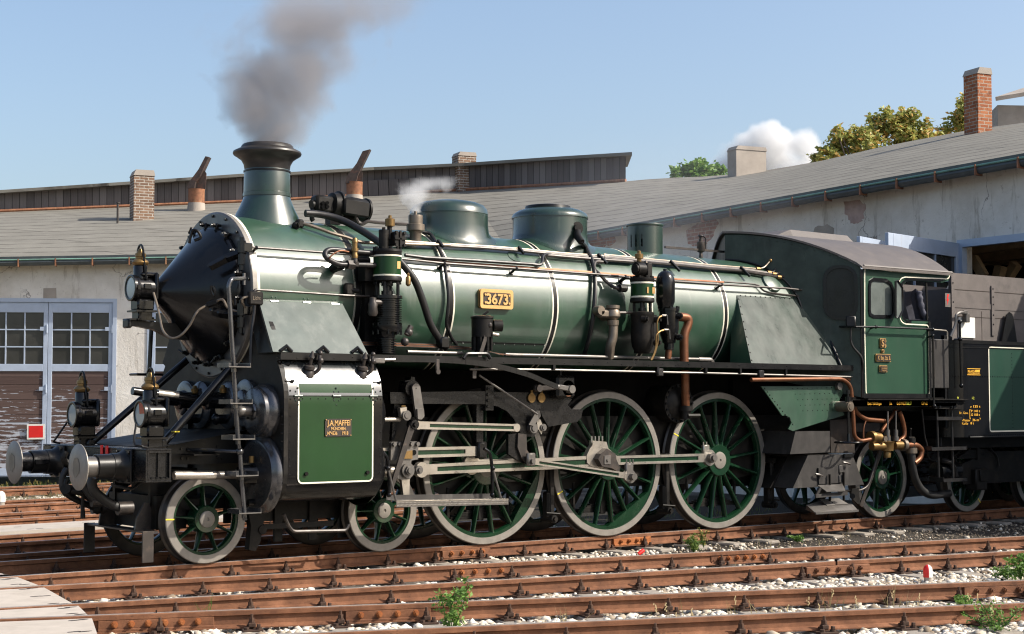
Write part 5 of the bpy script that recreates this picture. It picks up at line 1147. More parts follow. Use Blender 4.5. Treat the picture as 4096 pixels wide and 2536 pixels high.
on(M().tube(fillet([A(Z1(1510, 610), y=-1.0), A(Z1(1515, 650), y=-1.0), A(Z1(1790, 695), y=-1.0), A(Z1(1880, 610), y=-1.0)], .04), .017, 8), 'black paint', 'shunter_grip')
for s in (-1, 1): a = V((-.84, s*.98, 1.26)); on(M().tube(smooth([a+V((0, s*.15, 0)), a+V((-.08, s*.16, .02)), a+V((-.1, s*.05, .05)), a+V((-.02, s*-.08, .24))], 4), .012, 6), 'black paint', 'lamp_grip', BB)
# stays from the beam to the smokebox
for s in (-1, 1):
    a = V((-.66, s*.72, 1.26)); b = V((.50, s*.62, 2.24)) if s > 0 else A(ZB(1010, 70), y=-.66); a = a if s > 0 else A(ZB(270, 905), y=-.72); m = M().cyl(a, b, .042, 12); m.box(a, (.10, .09, .12), ch=.02); m.box(a.lerp(b, .14), (.07, .07, .12), frame(b-a), ch=.01); on(m, 'black gloss', 'smokebox_stay')
q = A(ZB(430, 760), y=-.78); on(M().box(q, (.05, .012, .035), frame(N_)).box(q+V((-.03, 0, -.0)), (.025, .012, .09), frame(N_)), 'yellow mark', 'yellow_tag', smooth_deg=0)
on(M().tube(fillet([A(Z4(1195, 175), y=.95), A(Z4(1185, 340), y=.95), A(Z4(1172, 610), y=.95)], .1), .026, 8), 'black gloss', 'far_handrail')
on(M().box(A(R2(885, 300), y=.95), (.34, .22, .03), ch=.01), 'black gloss', 'far_step', smooth_deg=0)
# ladder with five treads
ys = -1.28; LP = [A(p, y=ys) for p in (R1(1555, 1035), R1(1535, 1080), R1(1550, 1300), R2(1400, 60), R2(1415, 255), R2(1425, 475), R2(1440, 690), R2(1450, 765), R2(1460, 910), R2(1468, 1020), R2(1478, 1135), R2(1482, 1180))]
m = M().tube(fillet([A(R1(1640, 1030), y=-.96), LP[0]]+LP[1:], .07), .025, 10); m.box(A(R1(1640, 1035), y=-.955), (.02, .03, .13)); m.ball(LP[7], .042); m.cyl(LP[7], LP[7]+V((-.30, .62, .01)), .02, 8); LD = on(m, 'cover steel', 'ladder_post')
for i in (4, 5, 6, 8, 10):
    q = LP[i]; m = M(); m.box(q, (.26, .26, .010)); m.box(q+V((.127, 0, .02)), (.008, .26, .05)); m.box(q+V((-.127, 0, .02)), (.008, .26, .05)); m.box(q+V((0, .127, .02)), (.26, .008, .05)); m.box(q-Z*.03, (.05, .05, .06), ch=.01); t_ = on(m, 'cover steel', 'ladder_tread', LD, smooth_deg=0)
    on(M().box(q+V((0, -.131, .002)), (.262, .004, .012)), 'dull steel', 'tread_edge', t_, smooth_deg=0)
q = A(ZB(690, 1010), y=-.85); m = M().box(q, (.30, .30, .012)); m.box(q+V((.1, 0, .02)), (.012, .3, .04)); on(m, 'black gloss', 'frame_step', smooth_deg=0)
# cylinder covers and tail rods
def cover(name, c, prof, mat='cover steel', n=48, par=FWL): return on(M().lathe([(-h, r) for h, r in prof], c, X, n), mat, name, par)
LPc = V((.55, -1.06, .95)); k = cover('cylinder_cover', LPc, [(0, .43), (.05, .43), (.07, .415), (.085, .375), (.10, .365), (.105, .34), (.12, .1), (.12, 0)])
on(M().lathe([(-.11, .125), (-.13, .11), (-.26, .105), (-.30, .085), (-.31, 0)], LPc, X, 28), 'black gloss', 'gland', k)
on(M().cyl(LPc-X*.28, V((-.06, -1.06, .955)), .040, 16), 'dull steel', 'tail_rod', k); on(M().cyl(V((-.03, -1.06, .955)), V((-.50, -1.06, .965)), .046, 20).cyl(V((-.50, -1.06, .965)), V((-.505, -1.06, .965)), .04, 20), 'bright steel', 'rod_sleeve', k)
on(M().cyl(LPc+V((-.17, -.05, .13)), LPc+V((-.17, -.05, .20)), .03, 10), 'brass', 'oil_cup', k); on(M().cyl(LPc+V((-.08, .0, -.30)), LPc+V((-.18, 0, -.30)), .035, 12), 'black gloss', 'drain_plug', k)
HPc = V((.55, -1.12, 1.63)); k = cover('valve_cover', HPc, [(0, .30), (.06, .30), (.09, .285), (.11, .262), (.15, .258), (.165, .24), (.18, .10), (.20, .09), (.20, 0)])
on(M().lathe([(-.19, .058), (-.30, .055), (-.305, .06), (-.34, .06), (-.36, .045), (-.38, .02), (-.38, 0)], HPc, X, 20), 'dull steel', 'valve_spindle_end', k)
for a in range(6): on(M().bolt(HPc+V((-.185, .085*math.cos(a*PI/3), .085*math.sin(a*PI/3))), -X, .014, .03), 'black gloss', 'cover_stud', k)
for s in (-1, 1):
    c = V((.55, s*.34, 1.70)); k = cover('inner_cylinder_cover', c, [(0, .27), (.05, .27), (.07, .25), (.09, .20), (.11, .19), (.115, .11), (.12, 0)]); on(M().lathe([(-.11, .095), (-.28, .092), (-.29, .105), (-.33, .105), (-.34, .065), (-.42, .06)], c+V((0, 0, .05)), X, 24), 'black gloss', 'gland', k)
    on(M().lathe([(-.10, .055), (-.20, .052), (-.21, .065), (-.24, .06), (-.26, .03), (-.28, .02)], c+V((0, -.04, -.16)), X, 14), 'black gloss', 'small_gland', k); on(M().lathe([(0, .035), (.05, .045), (.06, .03), (.09, .02)], c+V((-.14, -.05, .13)), Z, 12), 'brass', 'oil_cup', k)
    c2 = V((.55, s*.72, 1.72)); k2 = cover('steam_chest_cover', c2, [(0, .26), (.05, .26), (.06, .235), (.065, .15), (.10, .14), (.12, .11), (.12, 0)])
    if s < 0: on(M().cyl(c+V((-.40, 0, .05)), V((-.65, -.35, 1.85)), .045, 18), 'black gloss', 'tail_rod', k); on(M().cyl(V((-.12, -.343, 1.795)), V((-.36, -.347, 1.822)), .0475, 18), 'bright steel', 'polished_band', k)
# ------------------------------------------------------------- wheels
def wheel(name, x, R, ns, hr, axr, rimw, tw, cw=None, ph=0., mark=None, label=None, crank=None):
    "built with the outer face at y=0 of its own axes"
    ri = R-tw; o = V((0, 0, 0)); m = M()
    m.lathe([(.012, ri), (.012, ri-rimw*.8), (.03, ri-rimw), (.095, ri-rimw), (.11, ri-rimw*.7), (.11, ri)], o, Y, 96)
    m.lathe([(-.015, axr), (-.02, hr*.96), (-.012, hr), (.02, hr*1.03), (.16, hr*1.03), (.17, 0)], o, Y, 40)
    for i in range(ns):
        a = ph+2*PI*i/ns; d = V((math.cos(a), 0, math.sin(a))); t = V((-math.sin(a), 0, math.cos(a))); P = []; nn = 10
        for r, w_, dp, yc in ((hr*.95, .036*R/.935+.006, .075, .07), (hr+.05, .027*R/.935+.005, .062, .068), ((hr+ri)/2, .020*R/.935+.004, .050, .064), (ri-rimw-.02, .019*R/.935+.004, .045, .06), (ri-rimw+.01, .032*R/.935+.005, .048, .06)):
            P += [d*r+t*(w_*math.cos(2*PI*k/nn))+V((0, yc+dp*math.sin(2*PI*k/nn), 0)) for k in range(nn)]
        m.add(P, [(j*nn+k, j*nn+(k+1) % nn, (j+1)*nn+(k+1) % nn, (j+1)*nn+k) for j in range(4) for k in range(nn)])
    if cw:
        a0, a1 = rad(cw[0]), rad(cw[1]); rr_ = ri-rimw*.6; arc = [(rr_*math.cos(a0+(a1-a0)*i/14), rr_*math.sin(a0+(a1-a0)*i/14)) for i in range(15)]; m.prism(arc, -.10, (0, .005, 0))
    if crank: m.prism([(hr*.9*math.cos(t), hr*.9*math.sin(t)) for t in [rad(crank[0]+90+180*i/10) for i in range(11)]][::1]+[(crank[1]*math.cos(rad(crank[0]))+.12*math.cos(t), crank[1]*math.sin(rad(crank[0]))+.12*math.sin(t)) for t in [rad(crank[0]-90+180*i/10) for i in range(11)]], -.06, (0, .03, 0))
    w = obj(name, m, MT['wheel green'], LO, local=True, label=label, smooth_deg=35); w.location = (x, -.82, R)
    ty = obj('tyre', M().lathe([(.11, ri), (0, ri), (0, R-.010), (.008, R-.001)], o, Y, 128), MT['tyre steel'], w, local=True, smooth_deg=30)
    obj('tread', M().lathe([(.008, R-.001), (.09, R+.001), (.100, R+.006), (.110, R+.022), (.120, R+.028), (.131, R+.022), (.137, R), (.137, ri), (.11, ri)], o, Y, 128), MT['tread steel'], w, local=True, smooth_deg=30)
    obj('axle_end', M().lathe([(-.016, axr*1.25), (-.028, axr*1.2), (-.032, axr), (-.034, .02), (-.02, .015), (-.02, 0)], o, Y, 32), MT['tyre steel'], w, local=True)
    if mark is not None:
        for mk in (mark if isinstance(mark, list) else [mark]):
            a = rad(mk); d = V((math.cos(a), 0, math.sin(a))); t = V((-math.sin(a), 0, math.cos(a))); obj('yellow_mark', M().box(d*(ri+tw*.45)-V((0, .003, 0)), (tw*1.1, .014, .004), (d, t, -Y*1)), MT['yellow mark'], w, local=True, smooth_deg=0)
    return w
PIN = 172; RC = .335
ws = [wheel('bogie_wheel', 0, .475, 9, .145, .072, .035, .09, ph=rad(94), mark=178, label='front bogie wheel'), wheel('bogie_wheel', 2.27, .475, 9, .145, .072, .035, .09, ph=rad(20), label='rear bogie wheel'),
      wheel('driving_wheel', 3.765, .935, 17, .215, .095, .05, .085, cw=(-62, -6), ph=rad(4), mark=[], label='front driving wheel', crank=(PIN, RC)), wheel('driving_wheel', 5.756, .935, 17, .215, .095, .05, .085, cw=(-92, -27), ph=rad(2), mark=203, label='middle driving wheel', crank=(PIN, RC)),
      wheel('driving_wheel', 7.784, .935, 17, .215, .095, .05, .085, cw=(-40, -8), ph=rad(7), mark=156, label='rear driving wheel', crank=(PIN, RC)), wheel('trailing_wheel', 11.251, .603, 10, .175, .085, .04, .085, ph=rad(8), mark=None, label='trailing wheel below the cab')]
for w in ws:
    f = dup(w, LO, (w.location.x, .82, w.location.z), PI); f['label'] = 'far '+w['label']
    on(M().cyl((w.location.x, -.78, w.location.z), (w.location.x, .78, w.location.z), .085, 12), 'black grime', 'axle')
# frames, springs, brake blocks
def fr_(y): return M().prism(ccw([(.5, .70), (.5, 1.55), (10.4, 1.55), (10.4, 1.0), (8.9, .75), (7.9, .62), (5.0, .62), (3.2, .62), (2.9, .78), (1.2, .78)]), .03, (0, y+.03, 0))
on(fr_(-.66), 'black grime', 'main_frame', smooth_deg=0); on(fr_(.63), 'black grime', 'main_frame', smooth_deg=0)
m = M(); m.box((5.4, 0, 1.62), (9.4, 1.0, 1.0)); m.box((1.2, 0, 1.5), (1.2, 2.4, 1.6)); m.box((5.5, 0, 1.0), (9.0, .5, .5)); m.box((9.3, 0, 1.3), (2.0, 1.2, 1.5)); on(m, 'dark inside', 'dark_filler', smooth_deg=0)  # plain boxes filling the frames, shade put into their near-black colour
for x in (3.765, 5.756, 7.784):
    m = M(); [m.box((x, -.66, .315+i*.019), (1.0-.115*i, .10, .016)) for i in range(7)]; m.box((x, -.66, .37), (.09, .12, .17), ch=.01); [m.cyl((x+s*.46, -.66, .30), (x+s*.46, -.66, .70), .022, 8) for s in (-1, 1)]; m.box((x, -.66, .55), (.30, .10, .26)); on(m, 'black grime', 'leaf_spring', smooth_deg=0)
def brake(x, z0, z1, s, R, cx):
    m = M(); m.box((x, -.86, (z0+z1)/2), (.07, .035, z1-z0), ch=.01); q = V((x, -.86, z0+.16)); m.box((x-s*.015, -.80, z0+.22), (.10, .13, .34), ch=.025); m.cyl((x, -.92, z0+.05), (x, -.70, z0+.05), .05, 14); m.cyl((x, -.95, z0+.05), (x, -.92, z0+.05), .030, 6); m.cyl((x, -.91, z1-.04), (x, -.75, z1-.04), .04, 12); m.cyl((x-.12, -.90, z0+.13), (x+.10, -.90, z0+.11), .012, 6); on(m, 'black grime', 'brake_block', smooth_deg=30)
brake(4.77, .22, 1.0, 1, .935, 3.765); brake(6.765, .24, 1.05, 1, .935, 5.756); brake(8.80, .24, .95, 1, .935, 7.784)
m = M(); m.prism(ccw([(.52, .12), (.60, .10), (.66, .2), (.70, .42), (.66, .60), (.58, .66), (.50, .55), (.545, .38)]), .10, (0, -.72, 0)); m.cyl((.68, -.84, .33), (.68, -.70, .33), .05, 12); m.box((1.15, -.80, .36), (.9, .03, .06)); on(m, 'black grime', 'bogie_brake', smooth_deg=20)
m = M(); m.tube(fillet([A(R4(375, 1205), y=-1.15), A(R4(400, 1270), y=-1.15), A(R4(430, 1315), y=-1.15), A(R4(770, 1308), y=-1.15), A(R4(790, 1270), y=-1.15)], .05), .020, 8); on(m, 'pipe iron', 'drain_pipe')
m = M(); m.box((1.35, -.56, .55), (2.0, .05, .30)); [m.box((x, -.60, .42), (.10, .04, .5)) for x in (1.0, 1.45, 1.85)]; m.box((1.13, 0, .62), (2.6, 1.1, .12)); m.box((-.30, 0, .55), (.35, 1.2, .35)); on(m, 'black grime', 'bogie_frame', smooth_deg=0)
# guard irons before the front wheels
for s in (-1, 1):
    m = M(); P0, P1, P2, P3 = V((-.62, s*.05, .42)), V((-.58, s*.60, .36)), V((-.60, s*.72, .36)), V((-.61, s*.74, .03))
m = M(); m.box((-.60, 0, .36), (.16, 1.50, .018)); [m.box((-.64, s*.75, .21), (.13, .016, .33), ch=.004) for s in (-1, 1)]; m.prism(ccw([(-.66, .36), (-.45, .36), (-.42, .62), (-.55, .66), (-.64, .5)]), .03, (0, -.45, 0)); m.prism(ccw([(-.66, .36), (-.45, .36), (-.42, .62), (-.55, .66), (-.64, .5)]), .03, (0, .48, 0)); on(m, 'pipe iron', 'guard_iron', smooth_deg=0)
m = M(); [m.box((-.45, s*.45, .78), (.08, .06, .35)) for s in (-1, 1)]; m.box((-.1, 0, .85), (.5, .6, .3)); on(m, 'black grime', 'bogie_pivot', smooth_deg=0)
# ------------------------------------------------------------- motion
def pxz(p, y): q = A(p, y=y); return (q.x, q.z)
def poly(pts, y, t, mat, name, par=LO, holes=(), **k): return on(M().prism(ccw([pxz(p, y) for p in pts]), t, (0, y+t, 0), holes=holes), mat, name, par, smooth_deg=0, **k)
def rod(name, a, b, y, h0, h1, t=.05, flute=True, ends=(0, 0), fl=(.10, .10), mat='bright steel'):
    a, b = V((a[0], y, a[1])), V((b[0], y, b[1])); d = (b-a).normalized(); n = V((-d.z, 0, d.x)); L = (b-a).length; tk = V((0, t/2, 0)); m = M(); f0, f1 = fl[0]/L, fl[1]/L
    def sec(s): h = h0+(h1-h0)*s; c = a+d*(L*s); return c, h
    def seg(s0, s1, u0, u1, dy0, dy1):
        P = []
        for s in (s0, s1):
            c, h = sec(s); P += [c+n*(h*u0)+V((0, dy0, 0)), c+n*(h*u1)+V((0, dy0, 0)), c+n*(h*u1)+V((0, dy1, 0)), c+n*(h*u0)+V((0, dy1, 0))]
        m.add(P, [(0, 1, 2, 3), (7, 6, 5, 4), (0, 4, 5, 1), (1, 5, 6, 2), (2, 6, 7, 3), (3, 7, 4, 0)])
    if flute:
        seg(0, 1, .22, .5, -t/2, t/2); seg(0, 1, -.5, -.22, -t/2, t/2); seg(0, f0, -.22, .22, -t/2, t/2); seg(1-f1, 1, -.22, .22, -t/2, t/2)
    else: seg(0, 1, -.5, .5, -t/2, t/2)
    for e, r in zip((a, b), ends):
        if r: m.cyl(e-tk*1.15, e+tk*1.15, r, 24)
    o = on(m, mat, name, smooth_deg=25)
    if flute:
        m = M(); c0, g0 = sec(f0); c1, g1 = sec(1-f1); P = [c0-n*(g0*.22), c1-n*(g1*.22), c1+n*(g1*.22), c0+n*(g0*.22)]; m.add([p+V((0, -t/2+.014, 0)) for p in P], [(0, 1, 2, 3)]); on(m, 'wheel green', 'rod_flute', o, smooth_deg=0)
    return o
pinx = lambda cx: (cx+RC*math.cos(rad(PIN)), .935+RC*math.sin(rad(PIN)))
p1, p2, p3 = pinx(3.765), pinx(5.756), pinx(7.784)
CR = rod('coupling_rod', p2, p3, -.955, .115, .115, .05, ends=(.13, .11), fl=(.40, .22))
rod('coupling_rod', p1, p2, -.955, .115, .115, .05, ends=(.12, .13), fl=(.2, .3))
q = V((p3[0], -.955, p3[1])); m = M().cyl(q-Y*.03, q-Y*.09, .068, 20); m.cyl(q-Y*.09, q-Y*.125, .042, 20); on(m, 'dull steel', 'crank_pin'); m = M().box(q+V((-.06, 0, .11)), (.12, .055, .13), ch=.012); [m.cyl(q+V((-.10+.06*i, 0, .17)), q+V((-.10+.06*i, 0, .215)), .010, 6) for i in range(2)]; on(m, 'bright steel', 'oil_pot')
MR = rod('connecting_rod', (2.62, .945), (p2[0]-.12, p2[1]+.0), -1.07, .115, .150, .055, ends=(.09, 0), fl=(.22, .10))
q = V((p2[0], -1.07, p2[1])); m = M(); m.prism(ccw([pxz(p, -1.10) for p in (R8(275, 705), R8(300, 650), R8(320, 625), R8(320, 590), R8(425, 600), R8(440, 650), R8(510, 710), R8(510, 750), R8(460, 800), R8(350, 800), R8(300, 780), R8(280, 760))]), .07, (0, -1.035, 0)); [m.cyl(q+V((dx, -.02, .24)), q+V((dx, -.02, .32)), .012, 6) for dx in (-.19, -.13, -.07, -.01)]; on(m, 'bright steel', 'rod_big_end', MR, smooth_deg=0)
RCK = poly((R8(365, 730), R8(385, 690), R8(430, 650), R8(495, 690), R8(505, 740), R8(530, 790), R8(525, 830), R8(470, 800), R8(395, 785)), -1.20, .10, 'pipe iron', 'return_crank'); qq = A(R8(434, 737), y=-1.205); on(M().box(qq, (.11, .012, .11), ch=.003).cyl(qq, qq-Y*.02, .02, 10), 'dull steel', 'crank_cap', RCK, smooth_deg=0)
ec = A(R8(605, 862), y=-1.22); el = A(R5(1108, 880), y=-1.22)
ER = rod('eccentric_rod', (el.x, el.z), (ec.x-.05, ec.z+.01), -1.22, .068, .075, .04, ends=(.05, .07), fl=(.12, .16)); m = M().cyl(ec-Y*.03, ec-Y*.09, .045, 16).box(ec+V((-.02, 0, .09)), (.13, .05, .16), ch=.012); [m.cyl(ec+V((dx, 0, .16)), ec+V((dx, 0, .22)), .010, 6) for dx in (-.06, 0, .05)]; m.cyl(ec+V((0, -.02, 0)), ec+V((0, .05, 0)), .085, 20); on(m, 'dull steel', 'eccentric_end', ER)
m = M().box(el+V((.0, 0, .02)), (.13, .05, .16), ch=.015).cyl(el-Y*.03, el-Y*.06, .03, 12); on(m, 'dull steel', 'eccentric_end', ER)
# expansion link, radius rod, bracket
poly((R5(950, 690), R5(1020, 680), R5(1012, 780), R5(1040, 850), R5(1090, 905), R5(1035, 885), R5(950, 830)), -1.14, .05, 'oily black', 'expansion_link'); poly((R5(1020, 680), R5(1078, 690), R5(1082, 800), R5(1130, 870), R5(1092, 905), R5(1045, 860), R5(1015, 780)), -1.17, .03, 'pipe iron', 'expansion_link')
rl = A(R5(310, 624), y=-1.15); rr2 = A(R5(1010, 642), y=-1.15); rod('radius_rod', (rl.x, rl.z), (rr2.x, rr2.z), -1.13, .090, .085, .04, ends=(.05, .05), fl=(.16, .05))
hz = (R5(1165, 490), R5(1235, 560), R5(1320, 558), R5(1260, 530), R5(1200, 495))
MB = poly((R5(810, 388), R5(1330, 392), R5(1402, 440), R5(1370, 480), R5(1400, 510), R5(1480, 512), R5(1468, 570), R5(1440, 600), R5(1235, 635), R5(1190, 560), R5(1172, 500), R5(1150, 640), R5(1135, 705), R5(1080, 705), R5(1030, 672), R5(990, 580), R5(940, 525), R5(870, 488), R5(810, 480)), -1.08, .06, 'oily black', 'motion_bracket')
b0, b1, b2, b3 = [A(p, y=-1.07) for p in (R5(90, 402), R5(810, 394), R5(790, 475), R5(95, 470))]; m = M().sheet(b3, b2, b1, b0, .05); m.join(M().sheet(b0+V((0, -.05, 0)), b1+V((0, -.05, 0)), b1+V((0, .1, 0)), b0+V((0, .1, 0)), .02)); m.join(M().sheet(b3+V((0, -.03, 0)), b2+V((0, -.03, 0)), b2+V((0, .1, 0)), b3+V((0, .1, 0)), .02)); c_ = A(R5(800, 430), y=-1.08); m.box(c_, (.12, .09, .30)); [m.bolt(c_+V((-.03, -.045, dz)), N_, .018, .02) for dz in (-.1, -.03, .04, .11)]; on(m, 'oily black', 'bracket_beam', smooth_deg=0)
for u in (1110, 1180): q = A(R5(u, 430), y=-1.085); on(M().cyl(q, q-Y*.02, .058, 20).box(q+V((0, -.01, .075)), (.035, .02, .04)), 'brass', 'oil_cap', MB)
for u, v, r in ((1110, 645, .062), (1180, 640, .045)): q = A(R5(u, v), y=-1.08); on(M().cyl(q, q-Y*.06, r, 20).cyl(q-Y*.06, q-Y*.075, r*.6, 16), 'dull steel', 'link_pin', MB)
poly((R5(1095, 620), R5(1150, 520), R5(1175, 520), R5(1180, 560), R5(1130, 630)), -1.16, .02, 'dull steel', 'link_arm'); poly((R5(1150, 590), R5(1175, 580), R5(1200, 640), R5(1185, 690), R5(1160, 650)), -1.12, .02, 'bright steel', 'link_arm')
on(M().cyl(A(R5(740, 268), y=-1.25), A(R5(1155, 545), y=-1.20), .013, 8), 'dull steel', 'lubricator_rod')
q0, q1, q2 = [A(p, y=-1.36) for p in (R6(520, 1110), R6(460, 1310), R5(705, 260))]; m = M().box((q0+q2)/2, ((q2-q0).length, .05, .012), (lambda d: (d, d.cross(Y).normalized(), -Y))((q2-q0).normalized())); m.box(q2, (.05, .02, .10)); m.ball(q0, .035); on(m, 'pipe iron', 'drive_lever', smooth_deg=0)
# crosshead group
def zc(*L): return [ZC(*p) for p in L]
XH = poly(zc((315, 885), (330, 872), (595, 868), (615, 890), (612, 1065), (540, 1078), (535, 1110), (558, 1135), (545, 1250), (520, 1285), (515, 1480), (455, 1480), (430, 1290), (385, 1275), (400, 1150), (425, 1075), (310, 1075)), -1.14, .05, 'dull steel', 'crosshead'); poly(zc((430, 1290), (520, 1285), (515, 1480), (455, 1480)), -1.145, .004, 'bright steel', 'drop_arm', XH)
q = A(ZC(490, 1188), y=-1.145); m = M().cyl(q, q-Y*.03, .085, 24).cyl(q-Y*.03, q-Y*.06, .055, 6).cyl(q-Y*.06, q-Y*.08, .035, 16); on(m, 'dull steel', 'gudgeon_nut', XH); q = A(ZC(590, 1180), y=-1.12); on(M().cyl(q, q-Y*.07, .05, 16).cyl(q-Y*.07, q-Y*.10, .028, 10), 'dull steel', 'rod_pin', XH)
for p in ((343, 900), (403, 900), (535, 895), (598, 895)): q = A(ZC(*p), y=-1.145); on(M().cyl(q, q-Y*.03, .026, 6), 'dull steel', 'nut', XH)
poly(zc((460, 985), (550, 965), (550, 1058), (455, 1058)), -1.16, .03, 'brass', 'slipper', XH); q = A(ZC(568, 990), y=-1.146); on(M().cyl(q, q-Y*.004, .03, 16), 'dark inside', 'bore', XH)
s0, s1 = A(R5(300, 820), y=-1.07), A(R5(725, 808), y=-1.07); GB = rod('guide_bar', (s0.x-.55, s0.z), (s1.x, s1.z), -1.05, .125, .115, .07, flute=True, fl=(.05, .18)); q = A(R5(750, 800), y=-1.07); m = M().box(q, (.14, .12, .20), ch=.02); m.box(q+V((.0, .05, .35)), (.10, .08, .6)); on(m, 'oily black', 'guide_bracket', GB)
on(M().cyl((1.8, -1.06, .95), (2.55, -1.06, .95), .045, 14), 'bright steel', 'piston_rod'); on(M().cyl((1.8, -1.1, 1.53), (2.3, -1.1, 1.53), .028, 12).ball((1.88, -1.12, 1.53), .04), 'bright steel', 'valve_rod')
on(M().lathe([(0, .46), (.03, .45), (.10, .40), (.16, .30), (.19, .15), (.30, .12), (.30, 0)], V((1.79, -1.03, 1.02)), X, 40), 'black gloss', 'rear_cylinder_cover'); on(M().lathe([(0, .36), (.06, .35), (.14, .29), (.17, .16), (.17, 0)], V((1.79, -1.08, 1.60)), X, 40), 'black gloss', 'rear_valve_cover')
CL_ = poly(zc((500, 735), (530, 660), (575, 650), (570, 745), (345, 1370), (300, 1480), (298, 1400)), -1.22, .03, 'pipe iron', 'combination_lever'); q = A(ZC(580, 682), y=-1.235); on(M().cyl(q, q+Y*.1, .055, 18).cyl(q, q-Y*.03, .03, 12), 'oily black', 'lever_pin', CL_)
m = M(); P = [pxz(p, -1.22) for p in zc((548, 270), (560, 245), (585, 230), (615, 235), (635, 265), (680, 560), (678, 600), (650, 628), (610, 625), (590, 600))]; HL = on(M().prism(ccw(P), .035, (0, -1.185, 0)), 'dull steel', 'swing_link', smooth_deg=0); poly(zc((605, 510), (675, 505), (682, 590), (650, 628), (610, 620)), -1.25, .03, 'dull steel', 'link_fork', HL); q = A(ZC(540, 285), y=-1.17); on(M().cyl(q, q+Y*.12, .085, 24), 'oily black', 'link_boss', HL); q = A(ZC(590, 285), y=-1.222); on(M().cyl(q, q-Y*.002, .007, 8), 'dark inside', 'centre_hole', HL)
poly(zc((460, 300), (470, 200), (530, 190), (535, 155), (575, 160), (580, 200), (612, 220), (600, 330), (560, 440), (430, 440), (430, 360)), -1.10, .12, 'oily black', 'link_bearing')
VC = poly(zc((415, 500), (485, 490), (490, 540), (530, 545), (525, 600), (480, 622), (425, 590)), -1.17, .06, 'bright steel', 'valve_crosshead'); q = A(ZC(478, 582), y=-1.172); on(M().cyl(q, q-Y*.025, .058, 20).cyl(q-Y*.025, q-Y*.035, .035, 16), 'dull steel', 'crosshead_pin', VC); [on(M().cyl(A(ZC(u, 490), y=-1.14), A(ZC(u, 470), y=-1.14), .012, 6), 'brass', 'oiler', VC) for u in (435, 450, 465)]
poly(zc((350, 440), (420, 440), (410, 620), (350, 850), (320, 860), (330, 700)), -1.05, .05, 'oily black', 'guide_yoke')
# reversing rod
P = smooth([A(p, y=-1.455) for p in (R5(130, 155), R5(400, 158), R5(640, 172), R5(870, 205), R5(1080, 262), R5(1200, 312), R5(1298, 352))], 5); m = M()
for i in range(len(P)-1): d = (P[i+1]-P[i]).normalized(); m.box((P[i]+P[i+1])/2, ((P[i+1]-P[i]).length+.004, .022, .062), (d, Y, d.cross(Y)))
RR = on(m, 'black paint', 'reversing_rod', smooth_deg=0); on(M().tube([A(R5(-40, 165), y=-1.455), A(R5(140, 156), y=-1.455)], .02, 8).box(A(R5(20, 165), y=-1.455), (.16, .07, .06), ch=.01), 'dull steel', 'rod_joint', RR)
a_, b_ = A(R5(1300, 350), y=-1.42), A(R5(1395, 368), y=-1.42); m = M().box((a_+b_)/2, ((a_-b_).length, .03, .065), frame(Y)[:0]+((b_-a_).normalized(), Y, (b_-a_).normalized().cross(Y)), ch=.01).cyl(b_-Y*.03, b_+Y*.05, .05, 18).ball(a_, .032); on(m, 'dull steel', 'reversing_arm'); q = A(R5(1378, 362), y=-1.25); on(M().cyl(q, q+Y*.14, .10, 24), 'vent rust', 'weigh_shaft'); m = M().box(q+V((-.03, .10, .02)), (.30, .2, .28), ch=.03); m.cyl(q+V((-.05, .1, .16)), q+V((-.05, .1, .26)), .02, 8); on(m, 'oily black', 'shaft_bearing', smooth_deg=0)
a_, b_ = A(R5(1160, 362), y=-1.22), A(R5(1290, 352), y=-1.22); on(M().box((a_+b_)/2, ((a_-b_).length+.1, .03, .07), ((b_-a_).normalized(), Y, (b_-a_).normalized().cross(Y)), ch=.012).cyl(a_-Y*.04, a_+Y*.04, .045, 16), 'pipe iron', 'lifting_arm')
P = [A(p, y=-1.47) for p in (R5(630, 150), R5(650, 115), R5(800, 115), R5(820, 150))]; on(M().tube(fillet(P, .05), .022, 8), 'black paint', 'rod_guide', RR); q = A(R5(445, 200), y=-1.46); on(M().box(q, (.055, .02, .16), ch=.01).cyl(q-Z*.07-Y*.0, q-Z*.07-Y*.02, .03, 12), 'pipe iron', 'hanger', RR)
# foot board below the motion
a, b, c_, d = [A(p, y=-1.45) for p in (R5(150, 1165), R5(948, 1150), R5(948, 1188), R5(150, 1208))]; m = M().sheet(d, c_, b, a, .006); FB = on(m, 'dull steel', 'foot_board', smooth_deg=0); a2, b2_ = A(R5(80, 1140), y=-1.22), A(R5(862, 1118), y=-1.22); on(M().sheet(a, b, b+V((0, .2, .0)), a+V((0, .2, 0)), .006), 'dull steel', 'tread_plate', FB, smooth_deg=0); on(M().sheet(a+V((0, .2, 0)), b+V((-.1, .2, 0)), b+V((-.1, .2, .06)), a+V((0, .2, .06)), .006), 'ash plate', 'back_lip', FB, smooth_deg=0)
dm = M()
for i in range(88):
    for j in range(2): p = a.lerp(b, (i+.5+.5*(j % 2))/89)*(1-(j+.7)/2.4)+d.lerp(c_, (i+.5)/89)*((j+.7)/2.4); dm.rivet(p+V((0, -.006, 0)), N_, .009)
on(dm, 'bright steel', 'tread_studs', FB, smooth_deg=0, kind='stuff'); on(M().tube([a+V((0, -.004, .0)), b+V((0, -.004, 0))], .006, 5), 'bright steel', 'board_edge', FB)
